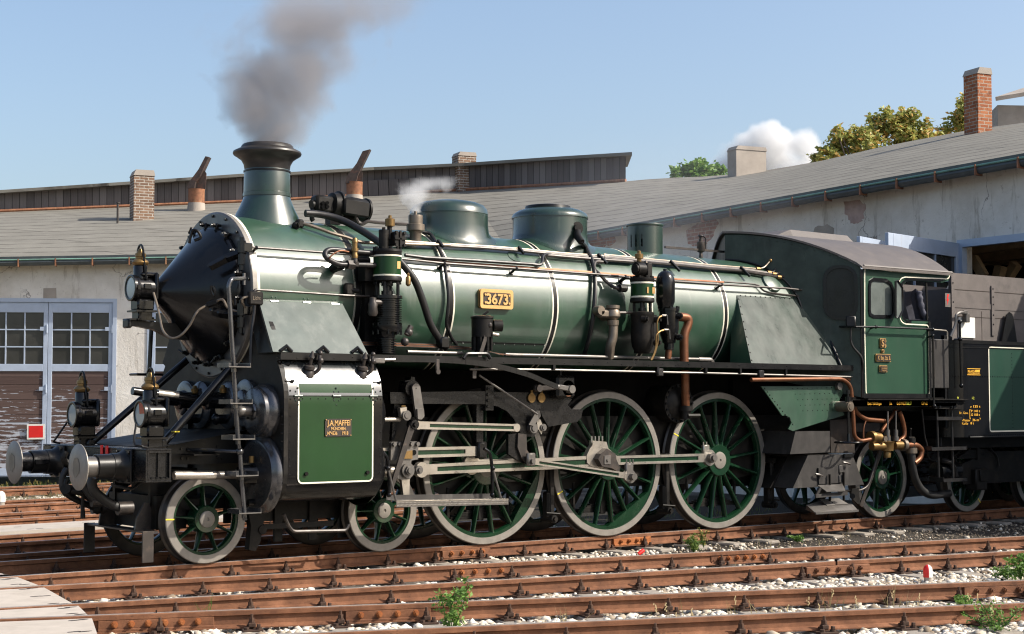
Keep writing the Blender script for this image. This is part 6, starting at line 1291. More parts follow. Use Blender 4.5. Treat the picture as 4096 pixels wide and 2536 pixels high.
for pts, r, mt in (((R5(55, 815), R5(85, 850), R5(98, 930), R5(100, 1120)), .020, 'black gloss'), ((R5(92, 930), R5(150, 1165)), .013, 'dull steel'), ((R5(775, 790), R5(815, 815), R5(832, 900), R5(835, 1120)), .020, 'black gloss'), ((R5(838, 930), R5(895, 1140)), .013, 'dull steel')):
    P = [A(p, y=-1.36-.02*(len(pts) == 2)*4) for p in pts]; h = on(M().tube(fillet(P, .08), r, 8), mt, 'board_hanger', FB); on(M().ball(P[0] if len(pts) == 2 else P[-1], .03), 'black gloss', 'hanger_joint', h)
# air reservoir and pipe
c = V((6.93, -.92, 1.715)); RS = on(M().lathe([(-.06, 0), (-.05, .10), (-.02, .19), (.0, .215), (0, .262), (.02, .262), (.02, .25), (1.5, .25)], c, Y, 40), 'black grime', 'air_reservoir'); 
for i in range(18): a = 2*PI*i/18; on(M().bolt(c+V((.238*math.cos(a), 0, .238*math.sin(a))), N_, .016, .022), 'black gloss', 'reservoir_bolt', RS)
# ------------------------------------------------------------- pumps and fittings on the near side
c = V((2.09, -1.15, 0)); m = M(); fin = []
z = 2.60
for i in range(12): fin += [(z, .143), (z+.004, .170), (z+.012, .170), (z+.016, .143)]; z += .0255
m.lathe([(2.27, .0), (2.27, .120)], c, Z, 36); f2 = []
zz = 2.28
for i in range(7): f2 += [(zz, .100), (zz+.004, .126), (zz+.012, .126), (zz+.016, .100)]; zz += .0265
m.lathe(f2+[(2.47, .108), (2.54, .108), (2.55, .0)], c+V((-.02, 0, 0)), Z, 36); m.lathe([(2.53, .0), (2.53, .158), (2.57, .176), (2.60, .176), (2.60, .142)], c, Z, 36); m.lathe(fin+[(2.905, .143), (2.91, .176), (2.945, .176), (2.95, .158), (2.95, 0)], c, Z, 36)
for a in range(8): t = a*PI/4+.3; m.cyl(c+V((.158*math.cos(t), .158*math.sin(t), 2.50)), c+V((.158*math.cos(t), .158*math.sin(t), 2.63)), .014, 6)
AP_ = on(m, 'black gloss', 'air_pump', label='tall air pump with cooling fins')
m = M(); [m.cyl(c+V((.125*math.cos(t), .125*math.sin(t), 2.94)), c+V((.125*math.cos(t), .125*math.sin(t), 3.12)), .02, 8) for t in (.7, 2.3, 3.9, 5.5)]; m.cyl(c+Z*2.94, c+Z*3.12, .03, 10); m.cyl(c+Z*2.94, c+Z*3.0, .07, 10); m.cyl(c+Z*3.06, c+Z*3.12, .07, 10); on(m, 'black paint', 'pump_pillars', AP_)
on(M().lathe([(3.17, .160), (3.40, .160)], c, Z, 40), 'casing green', 'pump_cylinder', AP_)
for z0 in (3.165, 3.39): on(M().lathe([(z0, .161), (z0+.001, .165), (z0+.018, .165), (z0+.019, .161)], c, Z, 40), 'cream line', 'white_ring', AP_)
m = M().lathe([(3.10, 0), (3.10, .15), (3.115, .170), (3.15, .170), (3.165, .161)], c, Z, 40).lathe([(3.408, .161), (3.42, .166), (3.44, .164), (3.45, .170), (3.475, .166), (3.48, .142), (3.48, 0)], c, Z, 40)
for a in range(10): t = a*PI/5; m.cyl(c+V((.148*math.cos(t), .148*math.sin(t), 3.47)), c+V((.148*math.cos(t), .148*math.sin(t), 3.505)), .016, 6); m.cyl(c+V((.148*math.cos(t), .148*math.sin(t), 3.10)), c+V((.148*math.cos(t), .148*math.sin(t), 3.075)), .014, 6)
m.cyl(c+V((-.05, 0, 3.48)), c+V((-.05, 0, 3.70)), .058, 14); m.cyl(c+V((-.05, 0, 3.70)), c+V((-.05, 0, 3.73)), .02, 8); q = c+V((.11, -.02, 3.60)); m.box(q, (.16, .16, .158), ch=.012); m.box(q+V((.0, -.085, 0)), (.155, .02, .02)); m.box(q+V((.0, -.085, 0)), (.02, .02, .185))
for dx in (-.055, .055):
    for dz in (-.07, .07): m.cyl(q+V((dx, -.07, dz)), q+V((dx, -.10, dz)), .019, 10)
m.cyl(c+V((.03, 0, 3.60)), c+V((.03, 0, 3.76)), .03, 10); on(m, 'black grime', 'pump_valve_head', AP_); on(M().lathe([(3.74, .03), (3.75, .056), (3.83, .056), (3.835, .05), (3.845, .02), (3.87, .02), (3.875, .012), (3.88, 0)], c+V((.035, 0, 0)), Z, 18), 'brass', 'oiler', AP_)
q0 = A(PA(555, 240), y=c.y-.15); q1 = A(PA(660, 150), y=c.y-.15); on(M().sheet(V((q0.x, q0.y, q0.z)), V((q1.x, q1.y, q0.z)), V((q1.x, q1.y, q1.z)), V((q0.x, q0.y, q1.z)), .006), 'plate brass', 'makers_badge', AP_, smooth_deg=0)
on(M().lathe([(0, .012), (.02, .03), (.10, .03), (.12, .015), (.14, .02), (.16, 0)], V((2.32, -1.24, 3.06)), Z, 12), 'brass', 'oil_pot', AP_)
m = M(); q = V((1.85, -1.22, 2.80)); m.lathe([(-.10, .04), (-.06, .06), (0, .05), (.04, .055), (.07, .04), (.11, .04), (.12, 0)], q, Z, 14); m.cyl(q+V((0, 0, .06)), q+V((.13, 0, .06)), .035, 10); q = V((2.30, -1.24, 2.50)); m.cyl(q, q+V((.06, 0, .10)), .035, 8); m.ball(q+V((.03, 0, .03)), .05); m.ball(q+V((-.03, -.01, -.08)), .05); on(m, 'pipe iron', 'pump_valve', AP_)
m = M().box((2.0, -.93, 2.78), (.20, .10, 1.0)); m.box((1.90, -1.0, 3.2), (.12, .16, .18)); on(m, 'black grime', 'pump_bracket', AP_, smooth_deg=0)
# smokebox fittings: steam generator, feed pipes, ring
q = A(ZP(880, 380), y=-.05); gp = lambda u, v, y=-.05: A(ZP(u, v), y=y)
a, b = gp(690, 330), gp(1310, 430); d = (b-a).normalized(); Lh = (b-a).length; m = M(); m.lathe([(-.02*Lh, 0), (0, .08), (.06*Lh, .15), (.20*Lh, .16), (.22*Lh, .182), (.27*Lh, .182), (.29*Lh, .132), (.52*Lh, .132), (.54*Lh, .138), (.96*Lh, .132), (.97*Lh, .150), (1.03*Lh, .146), (1.05*Lh, .10), (1.06*Lh, .04), (1.14*Lh, .03), (1.15*Lh, 0)], a, d, 28)
m.box(gp(1140, 390, -.2), (.36, .10, .20), (d, Y, d.cross(Y)), ch=.02); m.cyl(gp(400, 335), gp(520, 320), .06, 14); m.box(gp(600, 330), (.28, .18, .20), (d, Y, d.cross(Y)), ch=.03); m.box(gp(760, 600), (.14, .12, .10)); m.box(gp(1030, 590), (.18, .12, .10)); [m.cyl(gp(u, v, -.14), gp(u, v, -.17), .022, 8) for u, v in ((600, 300), (670, 300), (600, 365), (675, 365))]
SG_ = on(m, 'black grime', 'steam_generator', label='steam generator on top behind the funnel')
on(M().tube(smooth([gp(430, 400), gp(415, 470), gp(410, 560), gp(430, 600)], 4), .03, 8), 'black paint', 'exhaust_elbow', SG_); on(M().tube(fillet([gp(1150, 500, -.2), gp(1155, 560, -.2), gp(1190, 640, -.2), gp(1260, 665, -.22), gp(1340, 605, -.24), gp(1500, 630, -.25), gp(2060, 665, -.26)], .12), .022, 8), 'pipe iron', 'generator_pipe', SG_)
P = [gp(300, 475, -.30), gp(520, 490, -.32), gp(780, 545, -.38), gp(1000, 630, -.48), gp(1250, 770, -.66), gp(1450, 900, -.83), gp(1600, 1010, -.96), gp(1680, 1080, -1.02), A(PA(700, 200), y=-1.06), A(PA(850, 400), y=-1.10), A(PA(960, 680), y=-1.10), A(PA(1060, 980), y=-1.08), A(PA(1190, 1190), y=-1.05), A(PA(1270, 1290), y=-1.04)]; HP_ = on(M().tube(smooth(P, 5), .043, 12), 'dark pipe', 'steam_pipe'); q = A(PA(1220, 1220), y=-1.05); on(M().box(q, (.14, .12, .14), ch=.02), 'black paint', 'pipe_flange', HP_)
q = AB(R3(1440, 460), 0); k = depth(q)/FPX/1.89; q = A(R3(1440, 500), y=-.52); m = M().lathe([(-.05, .075), (60*k, .07), (75*k, .085), (80*k, .11), (125*k, .11), (130*k, .085), (180*k, .088), (195*k, .085), (197*k, .02), (225*k, .018), (226*k, 0)], q, Z, 20); on(m, 'warm metal', 'safety_valve')
P = [AB(ZP(200, 650), .04), AB(ZP(330, 665), .06), AB(ZP(520, 725), .06), AB(ZP(750, 810), .06), AB(ZP(1000, 880), .06), AB(ZP(1200, 950), .06), AB(ZP(1500, 975), .07), AB(R3(1700, 530), .06)]; BP = on(M().tube(smooth(P, 4), .020, 8), 'warm metal', 'blower_pipe'); q = P[0]; on(M().box(q, (.09, .09, .10), ch=.02).ball(q+V((-.07, -.03, -.03)), .045).tube([q+V((-.08, -.05, -.08)), q+V((-.05, -.08, -.05)), q+V((-.08, -.09, .0))], .012, 6), 'black grime', 'washout_plug', BP)
P = [A(PA(0, 5), y=-1.12), A(ZP(1430, 1145), y=-1.08), A(ZP(1000, 1110), y=-1.06), A(ZP(760, 1085), y=-1.06), A(ZP(660, 1110), y=-1.07), A(ZP(630, 1170), y=-1.10), A(ZP(680, 1240), y=-1.12), A(ZP(780, 1300), y=-1.13), A(ZP(880, 1335), y=-1.13), A(ZP(1020, 1340), y=-1.13), A(ZP(1300, 1345), y=-1.14), A(ZP(1480, 1350), y=-1.14)][1:]; LPp = on(M().tube(smooth(P, 5), .032, 10), 'dark pipe', 'looped_pipe'); q = A(ZP(1050, 1340), y=-1.13); on(M().cyl(q-X*.04, q+X*.05, .055, 6), 'pipe iron', 'union_nut', LPp); q = A(ZP(1130, 1350), y=-1.14); k = depth(q)/FPX/4.2; m = M().lathe([(-20*k, .045), (60*k, .05), (62*k, .035), (130*k, .03)], q, Z, 14); on(m, 'pipe iron', 'valve_body', LPp)
on(M().lathe([(120*k, .035), (165*k, .038), (190*k, .03), (235*k, .03), (237*k, .042), (285*k, .042), (287*k, .03), (380*k, .030), (382*k, .036), (440*k, .032), (465*k, .02), (468*k, 0)], q, Z, 16), 'brass', 'brass_valve', LPp)
on(M().tube(smooth([A(ZP(1030, 1125), y=-1.16), A(ZP(900, 1105), y=-1.17), A(ZP(800, 1140), y=-1.17), A(ZP(725, 1200), y=-1.17), A(ZP(708, 1240), y=-1.17)], 5), .009, 6), 'copper', 'copper_tail', LPp)
m = M(); q = AB(ZP(770, 1400), .03); m.cyl(q, q-V((0, .16, -.02)), .055, 8); on(m, 'black grime', 'smokebox_plug'); q = AB(ZP(1280, 1280), .05); on(M().cyl(q-X*.1, q+X*.06, .055, 10), 'black grime', 'smokebox_plug')
q = AB(R3(935, 865), .04); on(M().box(q, (.12, .08, .14), ch=.02).cyl(q, q+V((.1, -.06, -.02)), .03, 10), 'black grime', 'wheel_valve')
# handrails and pipe runs along the boiler
def hr(pts, off, r, mat, name, knob=(), par=LO):
    P = [AB(p, off) for p in pts]; h = on(M().tube(P, r, 8), mat, name, par)
    for p in knob: q = AB(p, off); n = V((0, q.y, q.z-BZ)).normalized(); on(M().ball(q, .026, 8).cyl(q, q-n*(off+.01), .016, 8).cyl(q-n*(off-.012), q-n*(off+.0), .035, 10), 'black paint', 'rail_knob', h)
    return h
hr((R3(188, 545), R3(700, 582), R3(1130, 612), R6(160, 612), R6(730, 652), R6(1400, 700), R6(1640, 722), R7(410, 628), R7(800, 655), R7(1180, 682), R7(1700, 712), R7(1940, 738)), .11, .015, 'pipe iron', 'boiler_handrail', (R3(235, 550), R6(155, 612), R6(735, 652), R6(1615, 720), R7(410, 628), R7(1182, 682), R7(1860, 725)))
hr((R3(240, 868), R3(600, 890), R3(900, 910), R3(1090, 918)), .09, .014, 'pipe iron', 'lower_handrail')
on(M().tube(fillet([AB(R3(240, 868), .09), AB(R3(222, 875), .09), A(R3(222, 900), y=-1.0)], .03), .018, 8), 'pipe iron', 'conduit')
for k, (dv, r) in enumerate(((0, .013), (7, .013), (16, .018), (27, .022))):
    P = [AB(R6(u, v+dv*1.0), .05) for u, v in ((-230, 428), (110, 452), (460, 470), (780, 495), (1100, 528), (1400, 548), (1700, 565))] if k < 3 else [AB(R6(u, v), .06) for u, v in ((975, 545), (1100, 557), (1400, 580), (1700, 600))]
    Q = [AB(R7(u, v+dv*1.05), .05) for u, v in ((210, 437), (520, 470), (800, 495), (1100, 525), (1360, 545))]; e = [(1470, 556), (1560, 585), (1600, 598), (1640, 622)][k]; t = [(1575, 488), (1618, 503), (1660, 518), (1705, 540)][k]
    Q.append(AB(R7(*e), .05)); Q.append(AB(R7(e[0]+55, e[1]-8), .06)); tp = A(R7(*t), x=AB(R7(*e)).x+.17); Q += [tp]
    h = on(M().tube(fillet(P+Q, .10), r, 8), 'pipe iron' if k else 'warm metal', 'boiler_pipe'); on(M().ball(tp, .028).cyl(AB(R7(*e), .05)-X*.03, AB(R7(*e), .05)+X*.04, .03, 8), 'brass', 'pipe_union', h)
for (a_, b_) in ((R6(105, 425), R6(145, 478)), (R6(755, 478), R6(795, 530)), (R6(1395, 535), R6(1465, 608)), (R7(185, 435), R7(258, 512)), (R7(770, 490), R7(845, 572)), (R7(1335, 538), R7(1410, 615))): p_, q_ = AB(a_, .085), AB(b_, .085); d = (q_-p_).normalized(); n = V((0, p_.y, p_.z-BZ)).normalized(); on(M().box((p_+q_)/2, ((q_-p_).length, .03, .03), (d, d.cross(n).normalized(), n)), 'black paint', 'pipe_clamp')
hr((R3(1360, 605), R6(0, 565), R6(400, 588), R6(860, 618)), .09, .022, 'dark pipe', 'feed_pipe'); on(M().tube(smooth([AB(R6(860, 618), .09), AB(R6(915, 625), .09), AB(R6(942, 610), .09), AB(R6(950, 560), .08), AB(R6(975, 540), .07), AB(R6(1020, 545), .06)], 4), .022, 8), 'dark pipe', 'feed_pipe')
for dv in (0, 10): hr((R3(1380, 632+dv), R6(0, 585+dv*.6), R6(700, 632+dv*.6), R6(1350, 680+dv*.6), R7(430, 606+dv*.6), R7(830, 636+dv*.6), R7(1200, 660+dv*.6)), .05, .0085, 'copper', 'copper_pipe')
P = [AB(R7(1200, 660), .05), AB(R7(1450, 680), .04), AB(R7(1500, 712), .04), AB(R7(1560, 745), .04), AB(R7(1800, 775), .05), A(R7(1900, 785), x=9.75), A(R7(1945, 765), x=9.7)]; on(M().tube(smooth(P, 3), .013, 6), 'pipe iron', 'gauge_pipe')
P = [AB(p, .05) for p in (R3(1490, 430), R3(1555, 450), R3(1610, 540), R3(1650, 640), R3(1672, 760), R3(1690, 920), R3(1680, 1060), R3(1675, 1130), R3(1690, 1180), R6(215, 1215), R6(250, 1260), R6(262, 1300))]; on(M().tube(smooth(P, 4), .022, 8), 'dark pipe', 'drain_hose')
P = [AB(R7(160, 560), .07), AB(R7(155, 520), .07), AB(R7(175, 497), .07), AB(R7(240, 503), .06)]; q = A(R7(380, 712), y=-1.1); on(M().tube(smooth([q, A(R7(320, 705), y=-1.05), AB(R7(260, 665), .08), AB(R7(200, 600), .08)]+P, 4), .022, 8), 'pipe iron', 'pump_pipe'); on(M().cyl(q-X*.05, q+X*.06, .05, 8), 'black grime', 'pump_union')
c_ = AB(R7(1578, 672), .0); n = V((0, c_.y, c_.z-BZ)).normalized(); on(M().lathe([(-.02, .16), (.015, .16), (.03, .15), (.045, .10), (.05, 0)], c_, n, 28), 'loco green', 'washout_door')
c_ = AB(R6(720, 555), .0); n = V((0, c_.y, c_.z-BZ)).normalized(); on(M().lathe([(-.01, .098), (.006, .095), (.009, 0)], c_, n, 28), 'loco green', 'inspection_cap')
# number plate 3673
q0, q1 = A(R6(443, 985), y=-.945), A(R6(708, 825), y=-.945); q2 = A(R6(450, 815), y=-.945)
x0, x1_, z0, z1_ = q0.x, q1.x, A(R6(445, 972), y=-.945).z, q2.z; NP = on(M().prism(rrect(x0, z0, x1_, z1_, .035, 5), -.03, (0, -.925, 0)), 'plate brass', 'number_plate', smooth_deg=0, label='brass number plate reading 3673'); on(M().prism(rrect(x0+.045, z0+.045, x1_-.045, z1_-.045, .015), -.0015, (0, -.955, 0)), 'plate black', 'plate_field', NP, smooth_deg=0)
m = M(); fl = rrect(x0, z0, x1_, z1_, .035, 5); m.prism(fl, -.012, (0, -.955, 0), holes=[rrect(x0+.042, z0+.042, x1_-.042, z1_-.042, .02)]); text(m, '3673', V(((x0+x1_)/2, -.957, z0+(z1_-z0)*.24)), X, Z, (z1_-z0)*.52, .008, width=(x1_-x0)*.66, bold=.03, align='CENTER')
for dx in (x0+.07, x1_-.07):
    for dz in (z0+.07, z1_-.07): m.cyl((dx, -.956, dz), (dx, -.97, dz), .014, 8)
on(m, 'plate brass', 'plate_digits', NP, smooth_deg=0)
# lubricator
q = A(R6(460, 1110), y=-1.25); c = V((q.x, -1.25, 0)); zt_, zl = A(R6(460, 1045), y=-1.25).z, A(R6(460, 1205), y=-1.25).z; LU = on(M().lathe([(zl, 0), (zl, .125), (zt_-.02, .128), (zt_-.015, .138), (zt_+.005, .138), (zt_+.02, .10), (zt_+.025, 0)], c, Z, 28), 'black grime', 'lubricator'); m = M(); [m.cyl(c+V((.11*math.cos(t), .11*math.sin(t), zl-.16)), c+V((.11*math.cos(t), .11*math.sin(t), zl)), .018, 8) for t in [i*PI/4 for i in range(8)]]; m.cyl(c+V((0, 0, zl-.2)), c+V((0, 0, zl)), .09, 14); m.cyl(c+V((.12, -.06, zt_-.1)), c+V((.22, -.10, zt_-.1)), .07, 16); m.tube([c+V((.0, -.02, zt_+.02)), c+V((.06, -.04, zt_+.07))], .016, 6); on(m, 'black grime', 'oil_feeds', LU); q = A(R6(540, 1180), y=-1.36); on(M().cyl(q, q+V((.09, 0, -.01)), .024, 10), 'bright steel', 'ratchet', LU)
# check valve
q = A(R7(305, 920), y=-1.08); k = depth(q)/FPX/2.016; m = M().lathe([(-90*k, .075), (-50*k, .078), (-48*k, .05), (-20*k, .095), (20*k, .095), (40*k, .07), (45*k, .088), (70*k, .088), (72*k, .06), (74*k, 0)], q, Z, 20); m.cyl(q+V((0, .2, .0)), q, .085, 14); m.box(q+V((-.14, .02, 0)), (.18, .1, .10), ch=.02); m.cyl(q+V((-.22, -.03, .04)), q+V((-.22, .08, .04)), .06, 12); CV_ = on(m, 'warm metal', 'check_valve'); on(M().cyl(A(R7(350, 908), y=-1.12), A(R7(452, 908), y=-1.12), .018, 8), 'pipe iron', 'valve_handle', CV_); on(M().tube(smooth([A(R7(310, 1000), y=-1.08), A(R7(305, 1100), y=-1.08), A(R7(285, 1180), y=-1.06), A(R7(275, 1270), y=-1.0)], 4), .062, 12), 'warm metal', 'feed_elbow', CV_)
# water feed pump and its air vessel
c = V((6.04, -1.17, 0)); m = M().lathe([(2.36, 0), (2.36, .08), (2.38, .10), (2.45, .135), (2.56, .150), (2.70, .152), (2.84, .150), (2.85, .155), (2.89, .155), (2.90, .13), (2.90, 0)], c, Z, 36); m.box((6.16, -1.1, 2.62), (.3, .12, .5))
for dx, dy, dz in ((.115, -.105, 2.80), (.115, -.10, 2.50), (-.11, -.11, 2.80)): p = c+V((dx, dy, dz)); m.cyl(p, p+V((.03, -.06, 0)), .042, 12); m.cyl(p+V((.03, -.06, 0)), p+V((.04, -.085, 0)), .028, 6)
FPm = on(m, 'black grime', 'feed_pump', label='squat feed pump with green cylinder'); m = M(); [m.cyl(c+V((.105*math.cos(t), .105*math.sin(t), 2.89)), c+V((.105*math.cos(t), .105*math.sin(t), 3.03)), .02, 8) for t in (.7, 2.3, 3.9, 5.5)]; m.cyl(c+Z*2.89, c+Z*3.03, .03, 10); m.cyl(c+Z*2.91, c+Z*2.945, .055, 6); on(m, 'black paint', 'pump_pillars', FPm)
on(M().lathe([(3.09, .150), (3.27, .150)], c, Z, 40), 'casing green', 'pump_cylinder', FPm); [on(M().lathe([(z0, .151), (z0+.001, .155), (z0+.022, .155), (z0+.023, .151)], c, Z, 40), 'cream line', 'white_ring', FPm) for z0 in (3.08, 3.262)]
m = M().lathe([(3.02, 0), (3.02, .145), (3.03, .16), (3.06, .16), (3.08, .151)], c, Z, 40).lathe([(3.285, .151), (3.30, .16), (3.335, .16), (3.345, .14), (3.345, 0)], c, Z, 40)
for a in range(10): t = a*PI/5; m.cyl(c+V((.14*math.cos(t), .14*math.sin(t), 3.33)), c+V((.14*math.cos(t), .14*math.sin(t), 3.365)), .016, 6)
m.cyl(c+V((-.05, 0, 3.34)), c+V((-.05, 0, 3.55)), .055, 12); m.box(c+V((.07, -.02, 3.44)), (.10, .12, .20), ch=.015); m.cyl(c+V((-.15, -.04, 3.45)), c+V((-.02, -.04, 3.45)), .085, 14); m.cyl(c+V((-.18, -.06, 3.45)), c+V((-.15, -.06, 3.45)), .06, 10); on(m, 'black grime', 'pump_valve_head', FPm); on(M().lathe([(3.55, .03), (3.585, .03), (3.59, .055), (3.65, .055), (3.66, .025), (3.69, .025), (3.70, 0)], c+V((-.05, 0, 0)), Z, 18), 'brass', 'oiler', FPm)
on(M().tube(smooth([c+V((.12, .05, 3.33)), c+V((.12, .05, 3.50)), c+V((.13, .06, 3.56)), c+V((.14, .10, 3.56))], 4), .02, 8), 'warm metal', 'exhaust_pipe', FPm)
q0 = A(PF(392, 635), y=c.y-.145); q1 = A(PF(482, 570), y=c.y-.13); on(M().sheet(V((q0.x, q0.y, q0.z)), V((q1.x, q1.y, q0.z)), V((q1.x, q1.y, q1.z)), V((q0.x, q0.y, q1.z)), .006), 'plate brass', 'makers_badge', FPm, smooth_deg=0)
c = V((6.455, -1.17, 0)); m = M().lathe([(2.97, .105), (3.00, .105), (3.05, .124), (3.30, .127), (3.36, .118), (3.42, .088), (3.45, .05), (3.455, .03), (3.48, .028), (3.485, 0)], c, Z, 32); AV = on(m, 'black gloss', 'air_vessel'); m = M().lathe([(2.42, 0), (2.42, .065), (2.50, .065), (2.51, .085), (2.54, .09), (2.62, .12), (2.70, .130), (2.92, .130), (2.925, .142), (2.96, .142), (2.97, .12), (2.97, 0)], c+V((.06, 0, 0)), Z, 32)
for dz in (2.86, 2.58): p = c+V((.10, -.115, dz)); m.cyl(p, p+V((.02, -.05, 0)), .042, 12); m.cyl(p+V((.02, -.05, 0)), p+V((.03, -.07, 0)), .025, 6)
for a in range(8): t = a*PI/4+.2; m.cyl(c+V((.06+.13*math.cos(t), .13*math.sin(t), 2.95)), c+V((.06+.13*math.cos(t), .13*math.sin(t), 2.99)), .016, 6)
on(m, 'black gloss', 'vessel_body', AV); on(M().cyl(c+V((.04, 0, 2.30)), c+V((.06, 0, 2.44)), .045, 12), 'copper', 'vessel_drain', AV)
q = [A(p, y=-1.12) for p in (PF(760, 905), PF(840, 915), PF(865, 945), PF(855, 1010), PF(825, 1090), PF(815, 1180), PF(818, 1420))]; P = [q[0]]+q[1:]; on(M().tube(smooth(P[:1]+[q[1], q[2], q[3], q[4], q[5], q[6]], 5), .060, 14), 'copper', 'copper_feed_pipe'); g0, g1 = A(R8(1022, 90), y=-1.08), A(R8(1025, 345), y=-1.02); k = on(M().cyl(V((g0.x, -1.08, 2.16)), g1, .055, 14), 'copper', 'copper_feed_pipe'); m = M().cyl(g1+Z*.03, g1-Z*.04, .095, 16).cyl(g1-Z*.03, g1-Z*.15, .07, 14).cyl(g1+V((-.02, -.06, -.1)), g1+V((.16, -.10, -.1)), .03, 8); on(m, 'black grime', 'pipe_foot', k)
for pts in ((PF(580, 890), PF(530, 915), PF(510, 980), PF(515, 1080), PF(518, 1180), PF(490, 1300), PF(450, 1395)), (PF(605, 1053), PF(545, 1070), PF(500, 1120), PF(495, 1230), PF(470, 1330), PF(438, 1400))): P = [A(p, y=-1.38) for p in pts]; h = on(M().tube(smooth(P, 5), .011, 6), 'brass', 'gauge_pipe', AV); on(M().cyl(P[0]-X*.03, P[0]+X*.05, .016, 8).cyl(P[0]+V((.05, -.02, .01)), P[0]+V((.06, -.02, -.12)), .008, 6), 'dull steel', 'cock', h)
# ------------------------------------------------------------- below the cab
FB2 = poly((S2(98, 205), S2(790, 205), S2(800, 275), S2(770, 330), S2(815, 455), S2(600, 520), S2(372, 592), S2(330, 575), S2(360, 520), S2(345, 475), S2(305, 455), S2(280, 460)), -1.32, .02, 'loco green', 'ash_door_sheet', label='green sheet below the running board'); m = M()
for j in range(5):
    for i in range(11): q = A(S2(370+i*42+j*22, 225+j*48-i*1.0), y=-1.322); m.rivet(q, N_, .008)
for i in range(12): m.rivet(A(S2(115+i*22, 225+i*28), y=-1.322)+X*.03, N_, .012)
on(m, 'black paint', 'sheet_bolts', FB2, kind='stuff')
q = A(S2(755, 205), y=-1.33); on(M().cyl(q, q-Y*.05, .055, 14), 'dull steel', 'sheet_knob', FB2)
def pipe(pts, y, r, mat='copper', name='copper_pipe', n=12, fr=.12, **k): return on(M().tube(fillet([A(p, y=(y if not isinstance(y, (list, tuple)) else y[i])) for i, p in enumerate(pts)], fr), r, n), mat, name, **k)
pipe((S2(10, 150), S2(120, 148), S2(640, 142), S2(800, 142), S2(870, 200), S2(890, 420), S2(900, 640), S2(950, 680), S2(1060, 660)), -1.42, .030, fr=.22)
pipe((S2(700, 135), S2(845, 132), S2(895, 200), S2(905, 420), S2(990, 490), S2(1160, 505)), -1.36, .032, fr=.22)
pipe((S2(1000, 505), S2(980, 560), S2(980, 650)), -1.40, .012, fr=.05); pipe((S2(1290, 420), S2(1325, 520), S2(1340, 640), S2(1270, 690)), -1.36, .034, fr=.2); pipe((S2(1260, 410), S2(1130, 600)), -1.25, .03)
pipe((S2(1340, 715), S2(1440, 710), S2(1490, 760), S2(1470, 830), S2(1420, 870)), -1.38, .042, fr=.2)
m = M(); q = A(S2(1185, 720), y=-1.40); k = depth(q)/FPX/2.16; m.lathe([(-105*k, .02), (-100*k, .05), (-60*k, .055), (-45*k, .045), (-42*k, .09), (20*k, .095), (35*k, .11), (40*k, .05), (90*k, .05), (92*k, 0)], q, Z, 20); a, b = A(S2(1050, 640), y=-1.40), A(S2(1330, 715), y=-1.40); c_ = A(S2(1240, 715), y=-1.40); m.cyl(c_, b, .065, 16); m.cyl(A(S2(1050, 725), y=-1.38), q, .06, 14); m.cyl(a, A(S2(1120, 650), y=-1.40), .07, 16); m.cyl(A(S2(1040, 645), y=-1.40), A(S2(1065, 642), y=-1.40), .085, 16); INJ = on(m, 'brass', 'injector'); m = M(); m.cyl(A(S2(1310, 712), y=-1.40), A(S2(1335, 713), y=-1.40), .09, 16); p = A(S2(1150, 660), y=-1.44); m.cyl(p, p-Y*.05, .04, 12); on(m, 'warm metal', 'injector_flange', INJ)
for u in (1190, 1260): p = A(S2(u, 420), y=-1.42); q = A(S2(u, 640), y=-1.42); on(M().cyl(p, q, .012, 8).cyl(q, q+Z*.10, .032, 10).cyl(q-Z*.06, q, .045, 12), 'dull steel', 'valve_rod')
p, q = A(S2(848, 235), y=-1.50), A(S2(853, 690), y=-1.50); m = M().cyl(p, q, .017, 8); m.cyl(p, p-Z*.06, .03, 8); m.cyl(p-Z*.10, p-Z*.19, .045, 12); m.cyl(p-Z*.22, p-Z*.26, .04, 10); m.cyl(q, q+Z*.12, .035, 10, .025); HW = on(m, 'black gloss', 'regulating_valve'); c_ = A(S2(857, 380), y=-1.52); on(M().cyl(c_, c_-Y*.03, .07, 24).cyl(c_-Y*.03, c_-Y*.04, .045, 20).cyl(c_, c_+Y*.3, .075, 20), 'warm metal', 'valve_cap', HW)
m = M().tube([q+V((.19*math.cos(a*PI/14), .19*math.sin(a*PI/14), 0)) for a in range(28)], .016, 8, closed=True); [m.cyl(q, q+V((.19*math.cos(a), .19*math.sin(a), 0)), .012, 6) for a in (.3, 1.87, 3.44, 5.0)]; on(m, 'black gloss', 'handwheel', HW)
poly((S2(690, 500), S2(905, 480), S2(905, 780), S2(700, 780)), -1.10, .02, 'pipe iron', 'ash_pan_side'); m = M(); q = A(S2(1060, 560), y=-1.02); m.box(q+X*-.3, (.9, .02, .12)); on(m, 'pipe iron', 'frame_stay', smooth_deg=0)
